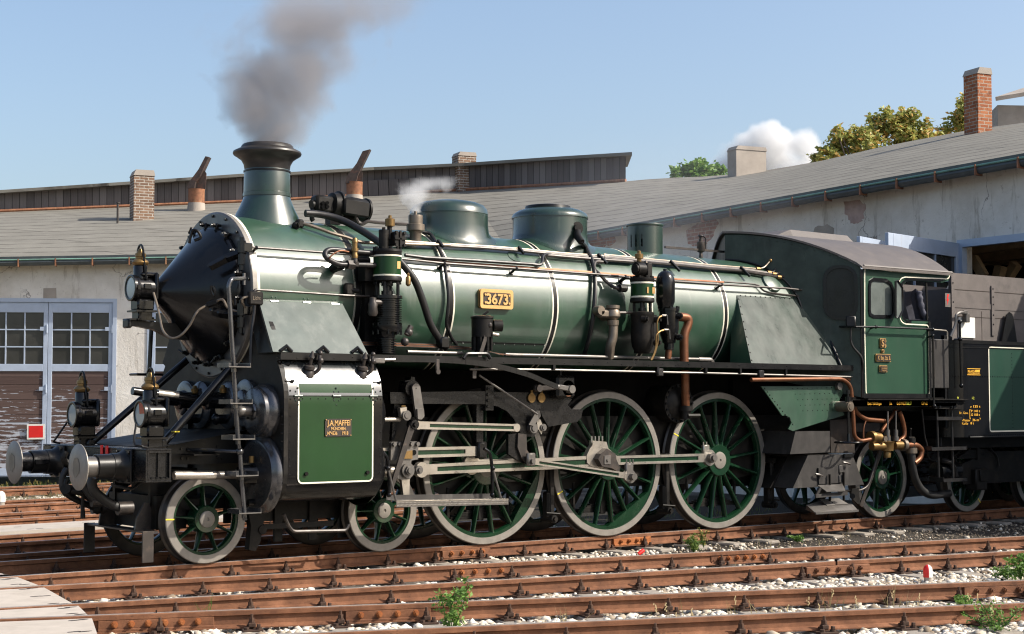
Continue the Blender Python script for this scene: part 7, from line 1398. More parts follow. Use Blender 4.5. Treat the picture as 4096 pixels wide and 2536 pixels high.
# ash pan boxes
def hull(front, back, yf, yb, mat, name, **k):
    F_ = [A(p, y=yf) for p in front]; B_ = [V((p.x+dx, yb, p.z)) for p, dx in zip(F_, back)]; n = len(F_); m = M().add(F_+B_, [tuple(range(n)), tuple(range(n, 2*n))[::-1]]+[(i, (i+1) % n, n+(i+1) % n, n+i) for i in range(n)]); m.f = [tuple(reversed(f)) for f in m.f]; return on(m, mat, name, smooth_deg=0, **k)
hull((S2(392, 596), S2(690, 592), S2(692, 775), S2(345, 792)), (0, 0, 0, 0), -1.34, -.6, 'ash plate', 'ash_box', label='upper ash box'); hull((S2(235, 605), S2(395, 598), S2(348, 792), S2(188, 795)), (0, 0, 0, 0), -.95, -.55, 'black grime', 'ash_box')
AB2 = hull((S2(500, 802), S2(885, 797), S2(985, 1055), S2(370, 1087)), (0, 0, 0, 0), -1.34, -.6, 'ash plate', 'ash_pan', label='lower flared ash pan'); hull((S2(320, 815), S2(500, 805), S2(372, 1087), S2(170, 1085)), (0, 0, 0, 0), -.98, -.55, 'black grime', 'ash_pan_wing')
poly((S2(592, 910), S2(765, 895), S2(768, 1040), S2(598, 1052)), -1.365, .02, 'ash plate', 'ash_pan_door', AB2); [on(M().box(A(S2(782, v), y=-1.365), (.09, .03, .11), ch=.008), 'ash plate', 'door_hinge', AB2) for v in (920, 1005)]; [on(M().tube([A(S2(u-30, v-5), y=-1.38), A(S2(u, v), y=-1.40), A(S2(u+30, v+12), y=-1.39)], .016, 6), 'pipe iron', 'door_catch', AB2) for u, v in ((595, 968), (835, 868))]
on(M().box(A(S2(850, 805), y=-1.36), (.20, .03, .06), ch=.006), 'black paint', 'pan_bracket', AB2, smooth_deg=0)
# lower steps with bent treads
ST = on(M().add([A(S2(585, 1060), y=-1.40), A(S2(800, 1050), y=-1.40), A(S2(825, 1105), y=-1.62), A(S2(660, 1112), y=-1.62)]+[A(S2(585, 1060), y=-1.40)-Z*.012, A(S2(800, 1050), y=-1.40)-Z*.012, A(S2(825, 1105), y=-1.62)-Z*.012, A(S2(660, 1112), y=-1.62)-Z*.012], [(3, 2, 1, 0), (4, 5, 6, 7), (0, 1, 5, 4), (1, 2, 6, 5), (2, 3, 7, 6), (3, 0, 4, 7)]), 'dull steel', 'cab_step', smooth_deg=0)
m = M()
for a, b, y in ((S2(565, 1155), S2(840, 1130), -1.56), (S2(610, 1085), S2(570, 1160), -1.5), (S2(585, 1100), S2(690, 1130), -1.42)): p, q = A(a, y=y), A(b, y=y); m.box((p+q)/2, ((p-q).length, .02, .05), ((q-p).normalized(), Y, (q-p).normalized().cross(Y)))
on(m, 'ash plate', 'step_frame', ST, smooth_deg=0)
for pts in (((655, 1185), (700, 1180), (742, 1228), (668, 1238)), ((722, 1182), (812, 1172), (848, 1220), (742, 1226))): P = [A(S2(*p), y=-1.48) for p in pts]; on(M().sheet(P[0]+Y*.1, P[1]+Y*.1, P[2], P[3], .010), 'dull steel', 'step_flap', ST, smooth_deg=0)
P = [A(S2(*p), y=-1.55) for p in ((560, 1305), (935, 1275), (925, 1258), (645, 1240))]; a, b, c_, d = [A(S2(*p), y=y) for p, y in (((480, 1272), -1.30), ((565, 1305), -1.58), ((935, 1285), -1.58), ((880, 1240), -1.30))]
m = M().sheet(b, c_, c_+Z*.08+Y*.10, b+Z*.10+Y*.16, .010); m.join(M().sheet(b+Z*.10+Y*.16, c_+Z*.08+Y*.10, d+Z*.02, a+Z*.10+X*.3, .01)); m.join(M().sheet(a, b, b+Z*.10+Y*.16, a+Z*.10+X*.3, .01)); m.box((b+c_)/2+Z*.005, ((c_-b).length, .02, .03)); on(m, 'dull steel', 'bottom_step', ST, smooth_deg=0)
m = M(); [m.box(A(p, y=-1.40), (.02, .03, .50)) for p in (S2(690, 1120), S2(810, 1100))]; m.join(M().prism(ccw([pxz(p, -1.30) for p in (S2(870, 1090), S2(930, 1085), S2(945, 1225), S2(920, 1220), S2(865, 1165))]), .02, (0, -1.30, 0))); m.cyl(A(S2(885, 1155), y=-1.31), A(S2(885, 1155), y=-1.38), .04, 10); on(m, 'black grime', 'step_hanger', ST, smooth_deg=0)
p, q = A(S2(1135, 750), y=-1.10), A(S2(955, 1240), y=-1.10); m = M().box((p+q)/2, ((p-q).length, .02, .07), ((q-p).normalized(), Y, (q-p).normalized().cross(Y))); on(m, 'pipe iron', 'sloping_strap', smooth_deg=0)
pipe((S2(1115, 740), S2(1080, 880), S2(1020, 1070), S2(950, 1108), S2(760, 1110)), -1.25, .018, 'pipe iron', 'overflow_pipe', fr=.25)
pipe((S2(1395, 740), S2(1395, 860), S2(1420, 1000), S2(1480, 1110), S2(1570, 1150), S2(1720, 1130)), (-1.35, -1.35, -1.33, -1.3, -1.28, -1.25), .060, 'rubber hose', 'feed_hose', fr=.3); q = A(S2(1395, 755), y=-1.35); on(M().cyl(q-Z*.05, q+Z*.03, .085, 14).cyl(q+Z*.0, q+Z*.18, .06, 14), 'warm metal', 'hose_clamp')
p = A(S2(1388, 575), y=-1.35); on(M().cyl(p, p-Z*.13, .008, 6).ball(p, .018).box(p-Z*.12, (.12, .04, .02)).cyl(p-Z*.13, p-Z*.32, .07, 12), 'black grime', 'steam_trap')
m = M(); m.box((11.25, -.60, .62), (.45, .10, .30)); m.box((11.2, -.62, 1.2), (2.4, .06, .45)); m.box((11.0, .2, 1.35), (2.2, 1.4, .5)); on(m, 'black grime', 'trailing_frame', smooth_deg=0)
# ------------------------------------------------------------- tender
TE = thing('tender', 'black and green tender loaded behind the cab, half in the shed door shadow', 'tender', (13, 0, 0))
def ont(m, mat, name, parent=None, **k): return obj(name, m, MT[mat], parent or TE, **k)
yt = 1.50; xf = 12.16; xe = 19.4; zb_, zt_ = 1.20, 2.68; r = .34
def ring(o=0.): 
    P = [(xe, -yt-o)]; P = [(xf-o, .0)]+[(xf+r-(r+o)*math.cos(a), -yt+r-(r+o)*math.sin(a)) for a in [i*PI/2/8 for i in range(9)]]+[(xe, -yt-o)]; return P
rg_ = ring(); m = M().strip([V((x, y, zt_)) for x, y in rg_], [V((x, y, zb_)) for x, y in rg_]); m.add([V((xe, -yt, zt_)), V((xe, yt, zt_)), V((xf, yt, zt_)), V((xf, 0, zt_))]+[V((x, y, zt_)) for x, y in rg_[1:-1]], [tuple(range(3+len(rg_)-1))]); m.add([V((xf, yt, zb_)), V((xf, yt, zt_)), V((xe, yt, zt_)), V((xe, yt, zb_))], [(0, 1, 2, 3)]); m.add([V((xf, 0, zb_)), V((xf, 0, zt_)), V((xf, yt, zt_)), V((xf, yt, zb_))], [(0, 1, 2, 3)])
TB = ont(m, 'black gloss', 'water_tank', smooth_deg=40); o = ring(.012); ont(M().strip([V((x, y, zt_+.004)) for x, y in o], [V((x, y, zt_-.05)) for x, y in o]).strip([V((x, y, zt_-.10)) for x, y in o], [V((x, y, zt_-.115)) for x, y in o]), 'black paint', 'tank_rim', TB)
ont(M().tube([V((xf+r, -yt-.004, zb_-.0)), V((xe, -yt-.004, zb_))], .018, 6), 'black paint', 'tank_foot', TB)
px0, pz1, pz0 = 13.02, 2.585, 1.285; ont(M().box(((px0+xe)/2+.01, -yt-.002, (pz0+pz1)/2), (xe-px0, .004, pz1-pz0)), 'tender green', 'green_panel', TB, smooth_deg=0)
pth = [(xe, pz1), (px0, pz1), (px0, pz0), (xe, pz0)]; P = fillet([V((a, b, 0)) for a, b in pth], .05, 4); L_, R_ = [], []
for i, p in enumerate(P): a = P[max(0, i-1)]; b = P[min(len(P)-1, i+1)]; tt = (b-a).normalized(); nn = V((-tt.y, tt.x, 0)); L_.append(V((p.x, -yt-.0065, p.y))+V((nn.x, 0, nn.y))*.011); R_.append(V((p.x, -yt-.0065, p.y))-V((nn.x, 0, nn.y))*.011)
ont(M().strip(L_, R_), 'cream line', 'white_lining', TB, smooth_deg=0); rv = M()
for i in range(70): rv.rivet((12.55+i*.062, -yt-.004, 2.13), N_, .012)
for i in range(22): rv.rivet((13.62, -yt-.004, 1.32+i*.065 if i > 30 else 1.34+i*.055), N_, .010)
for i in range(90): rv.rivet((12.5+i*.05, -yt-.006, 1.225), N_, .010)
for j in range(10): rv.rivet((xf+r-(r)*math.cos(.3+j*.12), -yt+r-(r)*math.sin(.3+j*.12), 2.13), V((-.7, -.7, 0)), .012)
ont(rv, 'black gloss', 'tank_rivets', TB, kind='stuff')
# coal bin of planks
yb = 1.02; q0, q1 = A(T3(625, 290), y=-yb), A(T3(1200, 345), y=-yb); q0.x = 12.72; m = M(); zt2 = 3.76
m.box(((q0.x+xe)/2, -yb, (zt_+zt2)/2), (xe-q0.x, .05, zt2-zt_)); m.box(((q0.x+xe)/2, yb, (zt_+zt2)/2), (xe-q0.x, .05, zt2-zt_)); m.box((q0.x+.6, 0, (zt_+zt2)/2-.1), (.05, 2*yb-.05, zt2-zt_-.2)); CBn = ont(m, 'coal bin grey', 'coal_bin', smooth_deg=0)
m = M(); m.box(((q0.x+xe)/2, -yb-.028, 3.26), (xe-q0.x, .012, .085)); m.box((13.78, -yb-.038, 3.20), (.075, .02, .80)); m.box((12.75, -yb-.03, (zt_+zt2)/2), (.075, .02, zt2-zt_)); ont(m, 'coal bin grey', 'bin_batten', CBn, smooth_deg=0); m = M()
m.box(((q0.x+xe)/2, -yb-.0262, 3.50), (xe-q0.x, .003, .012)); m.box(((q0.x+xe)/2, -yb-.0262, 3.08), (xe-q0.x, .003, .01)); m.box((13.5, -yb-.0262, 2.93), (.012, .003, .5)); ont(m, 'plate black', 'plank_gap', CBn, smooth_deg=0); m = M()
for z in (3.55, 3.42, 3.30, 3.13, 2.98): m.rivet((13.78, -yb-.048, z), N_, .018)
for z in (3.6, 3.3, 2.9): m.rivet((12.75, -yb-.04, z), N_, .018)
ont(m, 'black paint', 'batten_bolts', CBn, kind='stuff')
m = M(); rc = random.Random(4); 
for i in range(260): p = V((rc.uniform(13.6, 18.5), rc.uniform(-.85, .85), 3.25+rc.uniform(0, .35))); m.ball(p, rc.uniform(.06, .13), 6, (1, .8, .7))
ont(m, 'black gloss', 'coal', smooth_deg=0, kind='stuff')
fpn = [(x+.36, z) for x, z in [(13.55, zt_), (13.98, zt_), (13.90, 3.05), (13.86, 3.16), (13.78, 3.19), (13.70, 3.14), (13.66, 3.0)]]; ont(M().prism(ccw(fpn), -.02, (0, -yb-.10, 0)), 'black paint', 'toolbox_end', CBn, smooth_deg=0)
m = M(); p, q = A(T3(668, 640), y=-yb-.03), A(T3(800, 812), y=-yb-.03); ont(M().box(((p.x+q.x)/2, -yb-.04, (p.z+q.z)/2), (q.x-p.x, .02, p.z-q.z)), 'white paint', 'white_board', CBn, smooth_deg=0); p, q = A(T3(830, 640), y=-yb-.03), A(T3(848, 812), y=-yb-.03)
c_ = A(T3(700, 620), y=-yb-.14); m = M().tube(smooth([A(T3(610, 800), y=-yb-.12), A(T3(650, 700), y=-yb-.14), A(T3(655, 630), y=-yb-.14), A(T3(690, 605), y=-yb-.14), A(T3(740, 610), y=-yb-.13)], 4), .022, 6); m.box(A(T3(735, 650), y=-yb-.10), (.10, .08, .14), ch=.01); m.box(A(T3(722, 605), y=-yb-.12), (.10, .06, .06), ch=.01); ont(m, 'dull steel', 'bracket_arm', CBn, smooth_deg=30)
for x, y in ((12.20, -1.40),): ont(M().box((12.12, -1.34, 2.05), (.05, .06, 1.40)), 'black paint', 'front_post', TB, smooth_deg=0)
p, q = A(T3(683, 680), y=-1.62), A(T3(697, 1195), y=-1.62); k = ont(M().cyl(p, q, .018, 10).ball(p, .036).ball(q, .036).ball(A(T3(687, 820), y=-1.62), .036).cyl(A(T3(687, 820), y=-1.62), A(T3(640, 822), y=-1.45), .015, 8), 'black gloss', 'tender_handrail')
q = A(T3(585, 505), y=-1.30); pl = ont(M().box(q, (.13, .012, .21)), 'coal bin grey', 'warning_plate', smooth_deg=0); m = M(); a = V((q.x, q.y-.008, q.z)); m.prism(ccw([(-.01, .09), (.03, .09), (.0, .02), (.03, .02), (-.03, -.09), (-.01, -.01), (-.035, -.01)]), -.002, a); ont(m, 'red paint', 'lightning_mark', pl, smooth_deg=0)
# lettering on the tank front corner
def onc(p):
    q = A(p, y=-yt)
    if q.x < xf+r:
        dd = ray(p); best = None; cx, cy = xf+r, -yt+r; a = dd.x**2+dd.y**2; b = dd.x*(CAM.x-cx)+dd.y*(CAM.y-cy); c = (CAM.x-cx)**2+(CAM.y-cy)**2-(r+.004)**2; D = b*b-a*c
        if D > 0: q = CAM+dd*((-b-math.sqrt(D))/a)
    return q
def lettr(items, mat):
    m = M()
    for s_, u0, u1, v, h in items:
        a, b = onc(T4(u0, v)), onc(T4(u1, v)); d = b-a; d.z = 0; w = d.length; d.normalize(); n = V((d.y, -d.x, 0)); k = depth(a)/FPX/2.3255; text(m, s_, a+n*.006, d, Z, h*k, .003, width=w, bold=.012)
    ont(m, mat, 'tank_lettering', TB, smooth_deg=0)
lettr((('Lok u. Tender', 748, 898, 305, 21), ('135 t', 910, 975, 303, 22), ('Br. Gew.', 782, 866, 363, 22), ('P 140 t', 890, 972, 346, 22), ('G 108 t', 890, 970, 380, 22), ('Wasser', 806, 884, 431, 22), ('26 m', 902, 962, 429, 22), ('3', 968, 978, 412, 14), ('Kohle', 806, 862, 462, 22), ('8 t', 884, 915, 459, 22), ('[', 876, 884, 385, 66), ('BLACH', 0, 1, 0, 0))[:-1], 'lettering'); lettr((('90 80 0018 478-2', 760, 920, 226, 24),), 'lettering yellow')
m = M(); 
def lt3(s_, u0, u1, v, h, mat):
    mm = M(); a, b = onc(T3(u0, v)), onc(T3(u1, v)); d = b-a; d.z = 0; w = d.length; d.normalize(); n = V((d.y, -d.x, 0)); k = depth(a)/FPX/2.0168; text(mm, s_, a+n*.006, d, Z, h*k, .003, width=w, bold=.025); ont(mm, mat, 'maker_lettering', TB, smooth_deg=0)
lt3('BLACH', 745, 806, 1086, 17, 'lettering'); lt3('LACKIERUNG', 745, 840, 1098, 9, 'lettering'); a, b = onc(T3(808, 1087)), onc(T3(842, 1068)); d = V((b.x-a.x, b.y-a.y, 0)).normalized(); n = V((d.y, -d.x, 0)); ont(M().box((a+b)/2+n*.004, ((b-a).dot(d), .003, abs(b.z-a.z)), (d, n, Z)), 'lettering', 'maker_lettering', TB, smooth_deg=0)
for v in (1059, 1108): a, b = onc(T3(742, v)), onc(T3(848, v)); d = V((b.x-a.x, b.y-a.y, 0)).normalized(); n = V((d.y, -d.x, 0)); ont(M().box((a+b)/2+n*.004, ((b-a).dot(d), .003, .010), (d, n, Z)), 'lettering', 'maker_lettering', TB, smooth_deg=0)
# tender frame, wheels, steps, fall plate
m = M(); m.box((12.05, -1.33, 1.70), (.75, .30, .13)); m.box((12.02, -1.42, 1.775), (.80, .20, .02)); m.box((12.02, -1.49, 1.735), (.78, .02, .02)); ont(m, 'black grime', 'front_beam', smooth_deg=0); [ont(M().bolt(A(T4(u, 297), y=-1.485), N_, .022, .02), 'black gloss', 'beam_bolt') for u in (560, 598, 710, 735)]
m = M(); [m.cyl(A(p, y=-1.40), A(q, y=-1.40), .018, 8) for p, q in ((T4(575, 330), T4(595, 975)), (T4(713, 330), T4(728, 980)))]; SPt = ont(m, 'dark pipe', 'step_posts')
for (a, b, v) in ((497, 795, 418), (450, 830, 698), (560, 835, 990)): p, q = A(T4(a+95, v), y=-1.50), A(T4(b, v-4), y=-1.50); m = M(); m.box((p+q)/2+Y*.12, ((q-p).length+.1, .26, .012)); m.box((p+q)/2+V((0, 0, .02)), ((q-p).length+.1, .010, .05)); m.box(V((p.x-.05, p.y+.12, p.z+.03)), (.012, .26, .06)); m.box(V((q.x+.05, q.y+.12, q.z+.03)), (.012, .26, .06)); ont(m, 'dark pipe', 'tender_step', SPt, smooth_deg=0)
m = M(); m.box((15.6, -.95, 1.10), (6.7, .06, .18)); m.box((15.6, 0, 1.1), (6.8, 2.2, .16)); ont(m, 'black grime', 'tender_frame', smooth_deg=0)
for bx_ in (14.3, 17.6): m = M(); m.prism(ccw([(bx_-1.3, .45), (bx_+1.3, .45), (bx_+1.4, .75), (bx_+.6, .95), (bx_-.6, .95), (bx_-1.4, .75)]), .03, (0, -.98, 0)); ont(m, 'black grime', 'bogie_frame', smooth_deg=0)
for x in (13.366, 15.2, 16.7, 18.5):
    w = wheel('tender_wheel', x, .503, 9, .13, .07, .035, .085, ph=.3, mark=-48); w.parent = TE; w.location.x -= 13; f = dup(w, TE, (w.location.x, .82, w.location.z), PI)
    m = M(); [m.box((x, -.99, .98-i*.020), (.50+.10*i if i < 7 else 1.1, .09, .017)) for i in range(7)][::1]; m.box((x, -.99, .92), (.08, .12, .18)); m.box((x, -1.0, .52), (.30, .20, .34), ch=.02); m.box((x+.04, -1.11, .58), (.22, .03, .18), ch=.01); [m.cyl((x+s*.52, -.99, .55), (x+s*.52, -.99, .90), .02, 8) for s in (-1, 1)]; ont(m, 'black grime', 'axle_box')
pp = lambda pts, y, r, n: ont(M().tube(fillet([A(p, y=y) for p in pts], .15), r, 8), 'dark pipe', n)
pp((T4(437, 320), T4(465, 590), T4(485, 650), T4(490, 740), T4(520, 795), T4(580, 795)), -1.30, .013, 'cable'); pp((T4(1065, 640), T4(1075, 690), T4(1135, 750), T4(1150, 850)), -1.05, .017, 'brake_pipe'); pp((T4(640, 480), T4(622, 500), T4(612, 660)), -1.2, .013, 'cable'); pp((T4(610, 790), T4(700, 810), T4(745, 880), T4(755, 960)), -1.15, .04, 'coupling_hose')
q = A(T4(660, 890), y=-1.0); ont(M().lathe([(-.25, 0), (-.25, .14), (.25, .14), (.25, 0)], q, V((1, .0, 0)), 20), 'black gloss', 'brake_cylinder')
# dark box added so the gap between engine and tender reads as shade
ont(M().box((12.3, .3, 1.9), (.2, 2.2, 1.5)), 'dark inside', 'gap_shade', smooth_deg=0)
# ------------------------------------------------------------- plants and trees
def leafcloud(name, pts, mat, parent=None, size=(.1, .2), seed=1, kind=None, droop=.3):
    "pts: list of (position, tone); one small folded leaf on each"
    r = random.Random(seed); P = []; F = []; tone = []
    for p, tn in pts:
        s = r.uniform(*size); a = V((r.gauss(0, 1), r.gauss(0, 1), r.gauss(0, .6)-droop)).normalized(); b = a.cross(V((r.gauss(0, 1), r.gauss(0, 1), r.gauss(0, 1)))).normalized(); n = a.cross(b)
        k = len(P); p = V(p)
        P += [p, p+a*s*.5+b*s*.3+n*s*.1, p+a*s, p+a*s*.5-b*s*.3+n*s*.1]; F += [(k, k+1, k+2), (k, k+2, k+3)]; tone += [tn]*4
    me = bpy.data.meshes.new(name); me.from_pydata([tuple(p) for p in P], [], F); me.update()
    t = me.attributes.new('tone', 'FLOAT', 'POINT'); t.data.foreach_set('value', tone); me.materials.append(MT[mat])
    if parent:
        L = worldloc(parent)
        for v in me.vertices: v.co -= L
    o = bpy.data.objects.new(name, me); COL.objects.link(o)
    if parent: o.parent = parent
    return o
def tree(label, base_uv, dist, blobs, mat, n, size, seed, name='tree'):
    r = random.Random(seed); k = dist/FPX; c0 = AD(base_uv, dist); foot = V((c0.x, c0.y, gz(c0.y)-.2)); T = thing(name, label, 'tree', foot, 'trees beyond the shed')
    pts = []; tot = sum(b[2]**2 for b in blobs); tips = []
    for (u, v, R) in blobs:
        R *= k; c = AD((u, v), dist)+FW*r.uniform(-.8, .8); tips.append(c)
        tw = [V((r.gauss(0, 1), r.gauss(0, 1), r.gauss(0, 1))).normalized()*R*r.random()**.4 for _ in range(34)]
        for _ in range(int(n*(R/k)**2/tot)):
            q = r.choice(tw); p = c+q*1.0+V((r.gauss(0, .13), r.gauss(0, .13), r.gauss(0, .15)))*R; pts.append((p, min(1, max(0, r.gauss(.5, .27)))))
    leafcloud('crown', pts, mat, T, size, seed)
    m = M(); top = foot.lerp(V((foot.x, foot.y, tips[0].z)), .55); m.tube([foot-V((0, 0, .3)), foot.lerp(top, .5)+V((.1, .05, 0)), top], [.22, .17, .12], 8)
    for c in tips: m.tube(smooth([top.lerp(foot, r.uniform(0, .25)), top.lerp(c, .55)+V((r.uniform(-.2, .2), r.uniform(-.2, .2), .25)), c], 3), .035, 5)
    obj('trunk', m, MT['bark'], T)
tree('small green tree top peeping over the roof left of the grey chimney', (2780, 700), 64, [(2760, 690, 42), (2725, 678, 30), (2800, 665, 30), (2845, 680, 34), (2870, 695, 28), (2690, 700, 22), (2800, 705, 50)], 'leaf fresh', 1100, (.16, .30), 5)
tree('broad tree with browning leaves behind the roof ridge', (3500, 600), 64, [(3340, 590, 55), (3390, 560, 55), (3300, 618, 40), (3345, 540, 26), (3350, 515, 16), (3450, 545, 60), (3520, 500, 62), (3560, 480, 50), (3625, 480, 55), (3640, 465, 40), (3690, 525, 50), (3600, 540, 70), (3470, 590, 70), (3740, 545, 40), (3660, 580, 60), (3255, 632, 22)], 'leaf autumn', 5600, (.15, .27), 6)
tree('tree partly hidden by the tall brick chimney', (3880, 480), 66, [(3865, 420, 40), (3845, 450, 42), (3880, 400, 36), (3820, 490, 40), (3870, 490, 60), (3900, 430, 40), (3790, 520, 30)], 'leaf autumn', 2200, (.15, .26), 7)
def weed(label, p, h, w, nst, mat, seed, lsize, name='weed', group='weeds among the tracks', lpp=9, leaflets=7):
    r = random.Random(seed); T = thing(name, label, 'weed', p, group); pts = []; m = M()
    for i in range(nst):
        tip = p+V((r.gauss(0, w*.45), r.gauss(0, w*.45), h*r.uniform(.6, 1))); mid = p.lerp(tip, .5)+V((r.gauss(0, w*.1), r.gauss(0, w*.1), h*.1)); st = smooth([p, mid, tip], 5); m.tube(st, [.005]*(len(st)-1)+[.002], 5)
        for j in range(lpp):
            f = .25+.75*j/(lpp-1); q = st[min(len(st)-1, int(f*(len(st)-1)))]
            dr = V((r.gauss(0, 1), r.gauss(0, 1), r.uniform(-.1, .5))).normalized(); L = w*r.uniform(.25, .55)*(1.15-.5*f); e = q+dr*L; m.tube([q, e], .0022, 4)
            for a in range(leaflets): pts.append((q.lerp(e, .3+.7*a/(leaflets-1))+V((r.gauss(0, .012), r.gauss(0, .012), r.gauss(0, .008))), min(1, max(0, r.gauss(.5, .25)))))
    leafcloud('leaves', pts, mat, T, lsize, seed, droop=.05); obj('stem', m, MT['leaf fresh'], T)
weed('tall bright green sapling with leafy stems at the bottom centre', A((1800, 2560), z=-.2), .50, .26, 5, 'leaf fresh', 3, (.03, .06))
weed('low feathery weed with reddish tips under the rear driving wheel', A((2775, 2212), z=-.17), .24, .17, 12, 'leaf green', 4, (.012, .026), lpp=11)
weed('orange dried dock stalk beside the rear driving wheel weed', A((2815, 2190), z=-.17), .26, .10, 5, 'leaf autumn', 44, (.012, .022))
weed('broad leaved bramble spreading in the bottom right corner', A(G8(2240, 960), z=-.2), .24, .36, 8, 'leaf fresh', 8, (.02, .045), lpp=7, leaflets=5)
weed('bramble shoot at the right edge above the second rail pair', A(G8(2420, 615), z=-.17), .36, .26, 6, 'leaf fresh', 9, (.03, .06))
weed('small green weed left of the right edge bramble shoot', A(G8(2330, 600), z=-.18), .13, .22, 5, 'leaf fresh', 10, (.02, .045))
weed('tiny weed between the second and the engine track', A(G8(965, 355), z=-.17), .09, .10, 5, 'leaf fresh', 12, (.02, .04))
weed('yellowish weed at the rail foot below the ash pan', A(G8(1305, 275), z=-.17), .14, .07, 5, 'leaf autumn', 13, (.012, .025))
weed('small weed at the edge of the bottom right pale stones', A(G8(2060, 775), z=-.17), .08, .14, 4, 'leaf fresh', 14, (.02, .04))
def blades(name, label, spots, mat, seed, group='grass tufts', kind=None):
    "spots: (point, n, height, spread)"
    r = random.Random(seed); P = []; F = []; tn = []
    for c, n, h, sp in spots:
        for i in range(n):
            b = c+V((r.gauss(0, sp), r.gauss(0, sp), 0)); hh = h*r.uniform(.45, 1.1); ln = V((r.gauss(0, .28), r.gauss(0, .28), 1)).normalized(); w = V((RT.x, RT.y, 0))*r.uniform(.0012, .003)*(1+h); k = len(P)
            m1 = b+ln*hh*.55; t = b+ln*hh+V((r.gauss(0, .12), r.gauss(0, .12), -.06))*hh
            P += [b-w, b+w, m1+w*.8, m1-w*.8, t]; F += [(k, k+1, k+2, k+3), (k+3, k+2, k+4)]; v = min(1, max(0, r.gauss(.5, .3))); tn += [v]*5
            if r.random() < .22 and h > .2:
                for q in range(6): s = t+V((r.gauss(0, .006), r.gauss(0, .006), -q*.012)); k = len(P); P += [s, s+V((.008, 0, .01)), s+V((0, 0, .022)), s+V((-.008, 0, .01))]; F.append((k, k+1, k+2, k+3)); tn += [1.]*4
    me = bpy.data.meshes.new(name); me.from_pydata([tuple(p) for p in P], [], F); me.update(); a = me.attributes.new('tone', 'FLOAT', 'POINT'); a.data.foreach_set('value', tn); me.materials.append(MT[mat])
    o = bpy.data.objects.new(name, me); COL.objects.link(o)
    return tag(o, label, None if kind else 'grass', None if kind else group, kind)
rr = random.Random(5)
blades('grass_tuft', 'tuft of green grass by the nearest rail with six rusty bolts', [(A(G6(1430, 1090), z=-.19), 13, .36, .03)], 'leaf fresh', 2)
blades('dry_grass', 'thin dry grass stalks along the bottom edge', [(A((u, v), z=-.2), 9, .30, .06) for u, v in ((2640, 2545), (2720, 2540), (2800, 2530), (2950, 2530), (3060, 2530), (3180, 2525), (3340, 2520), (3420, 2500), (3560, 2440), (3650, 2470), (3720, 2500), (3900, 2480), (4060, 2500), (2250, 2540), (3300, 2440), (3960, 2530))], 'straw', 4, kind='stuff')
def yard(p): return V((p[0], p[1], -.2+gz(p[1])))
blades('yard_grass', 'strip of dry yellow grass before the shed', [(yard((rr.uniform(0, 10), rr.uniform(15.5, 18.4))), 26, .17, .16) for _ in range(170)], 'straw', 6, kind='stuff')
blades('yard_grass', 'green grass at the foot of the shed doors', [(yard((rr.uniform(4, 12), rr.uniform(20.5, 24.))), 18, .22, .2) for _ in range(70)], 'leaf green', 9, kind='stuff')
blades('yard_grass', 'sparse green growth in the shadow below the engine', [(V((rr.uniform(2, 15), rr.uniform(.9, 3.5), -.2)), 14, .12, .12) for _ in range(70)], 'leaf green', 11, kind='stuff')
blades('twig_litter', 'dead stalks and twigs between the tracks at right', [(V((rr.uniform(4.5, 10), rr.uniform(-4, -1), -.2)), 2, .13, .1) for _ in range(70)], 'straw', 13, kind='stuff')
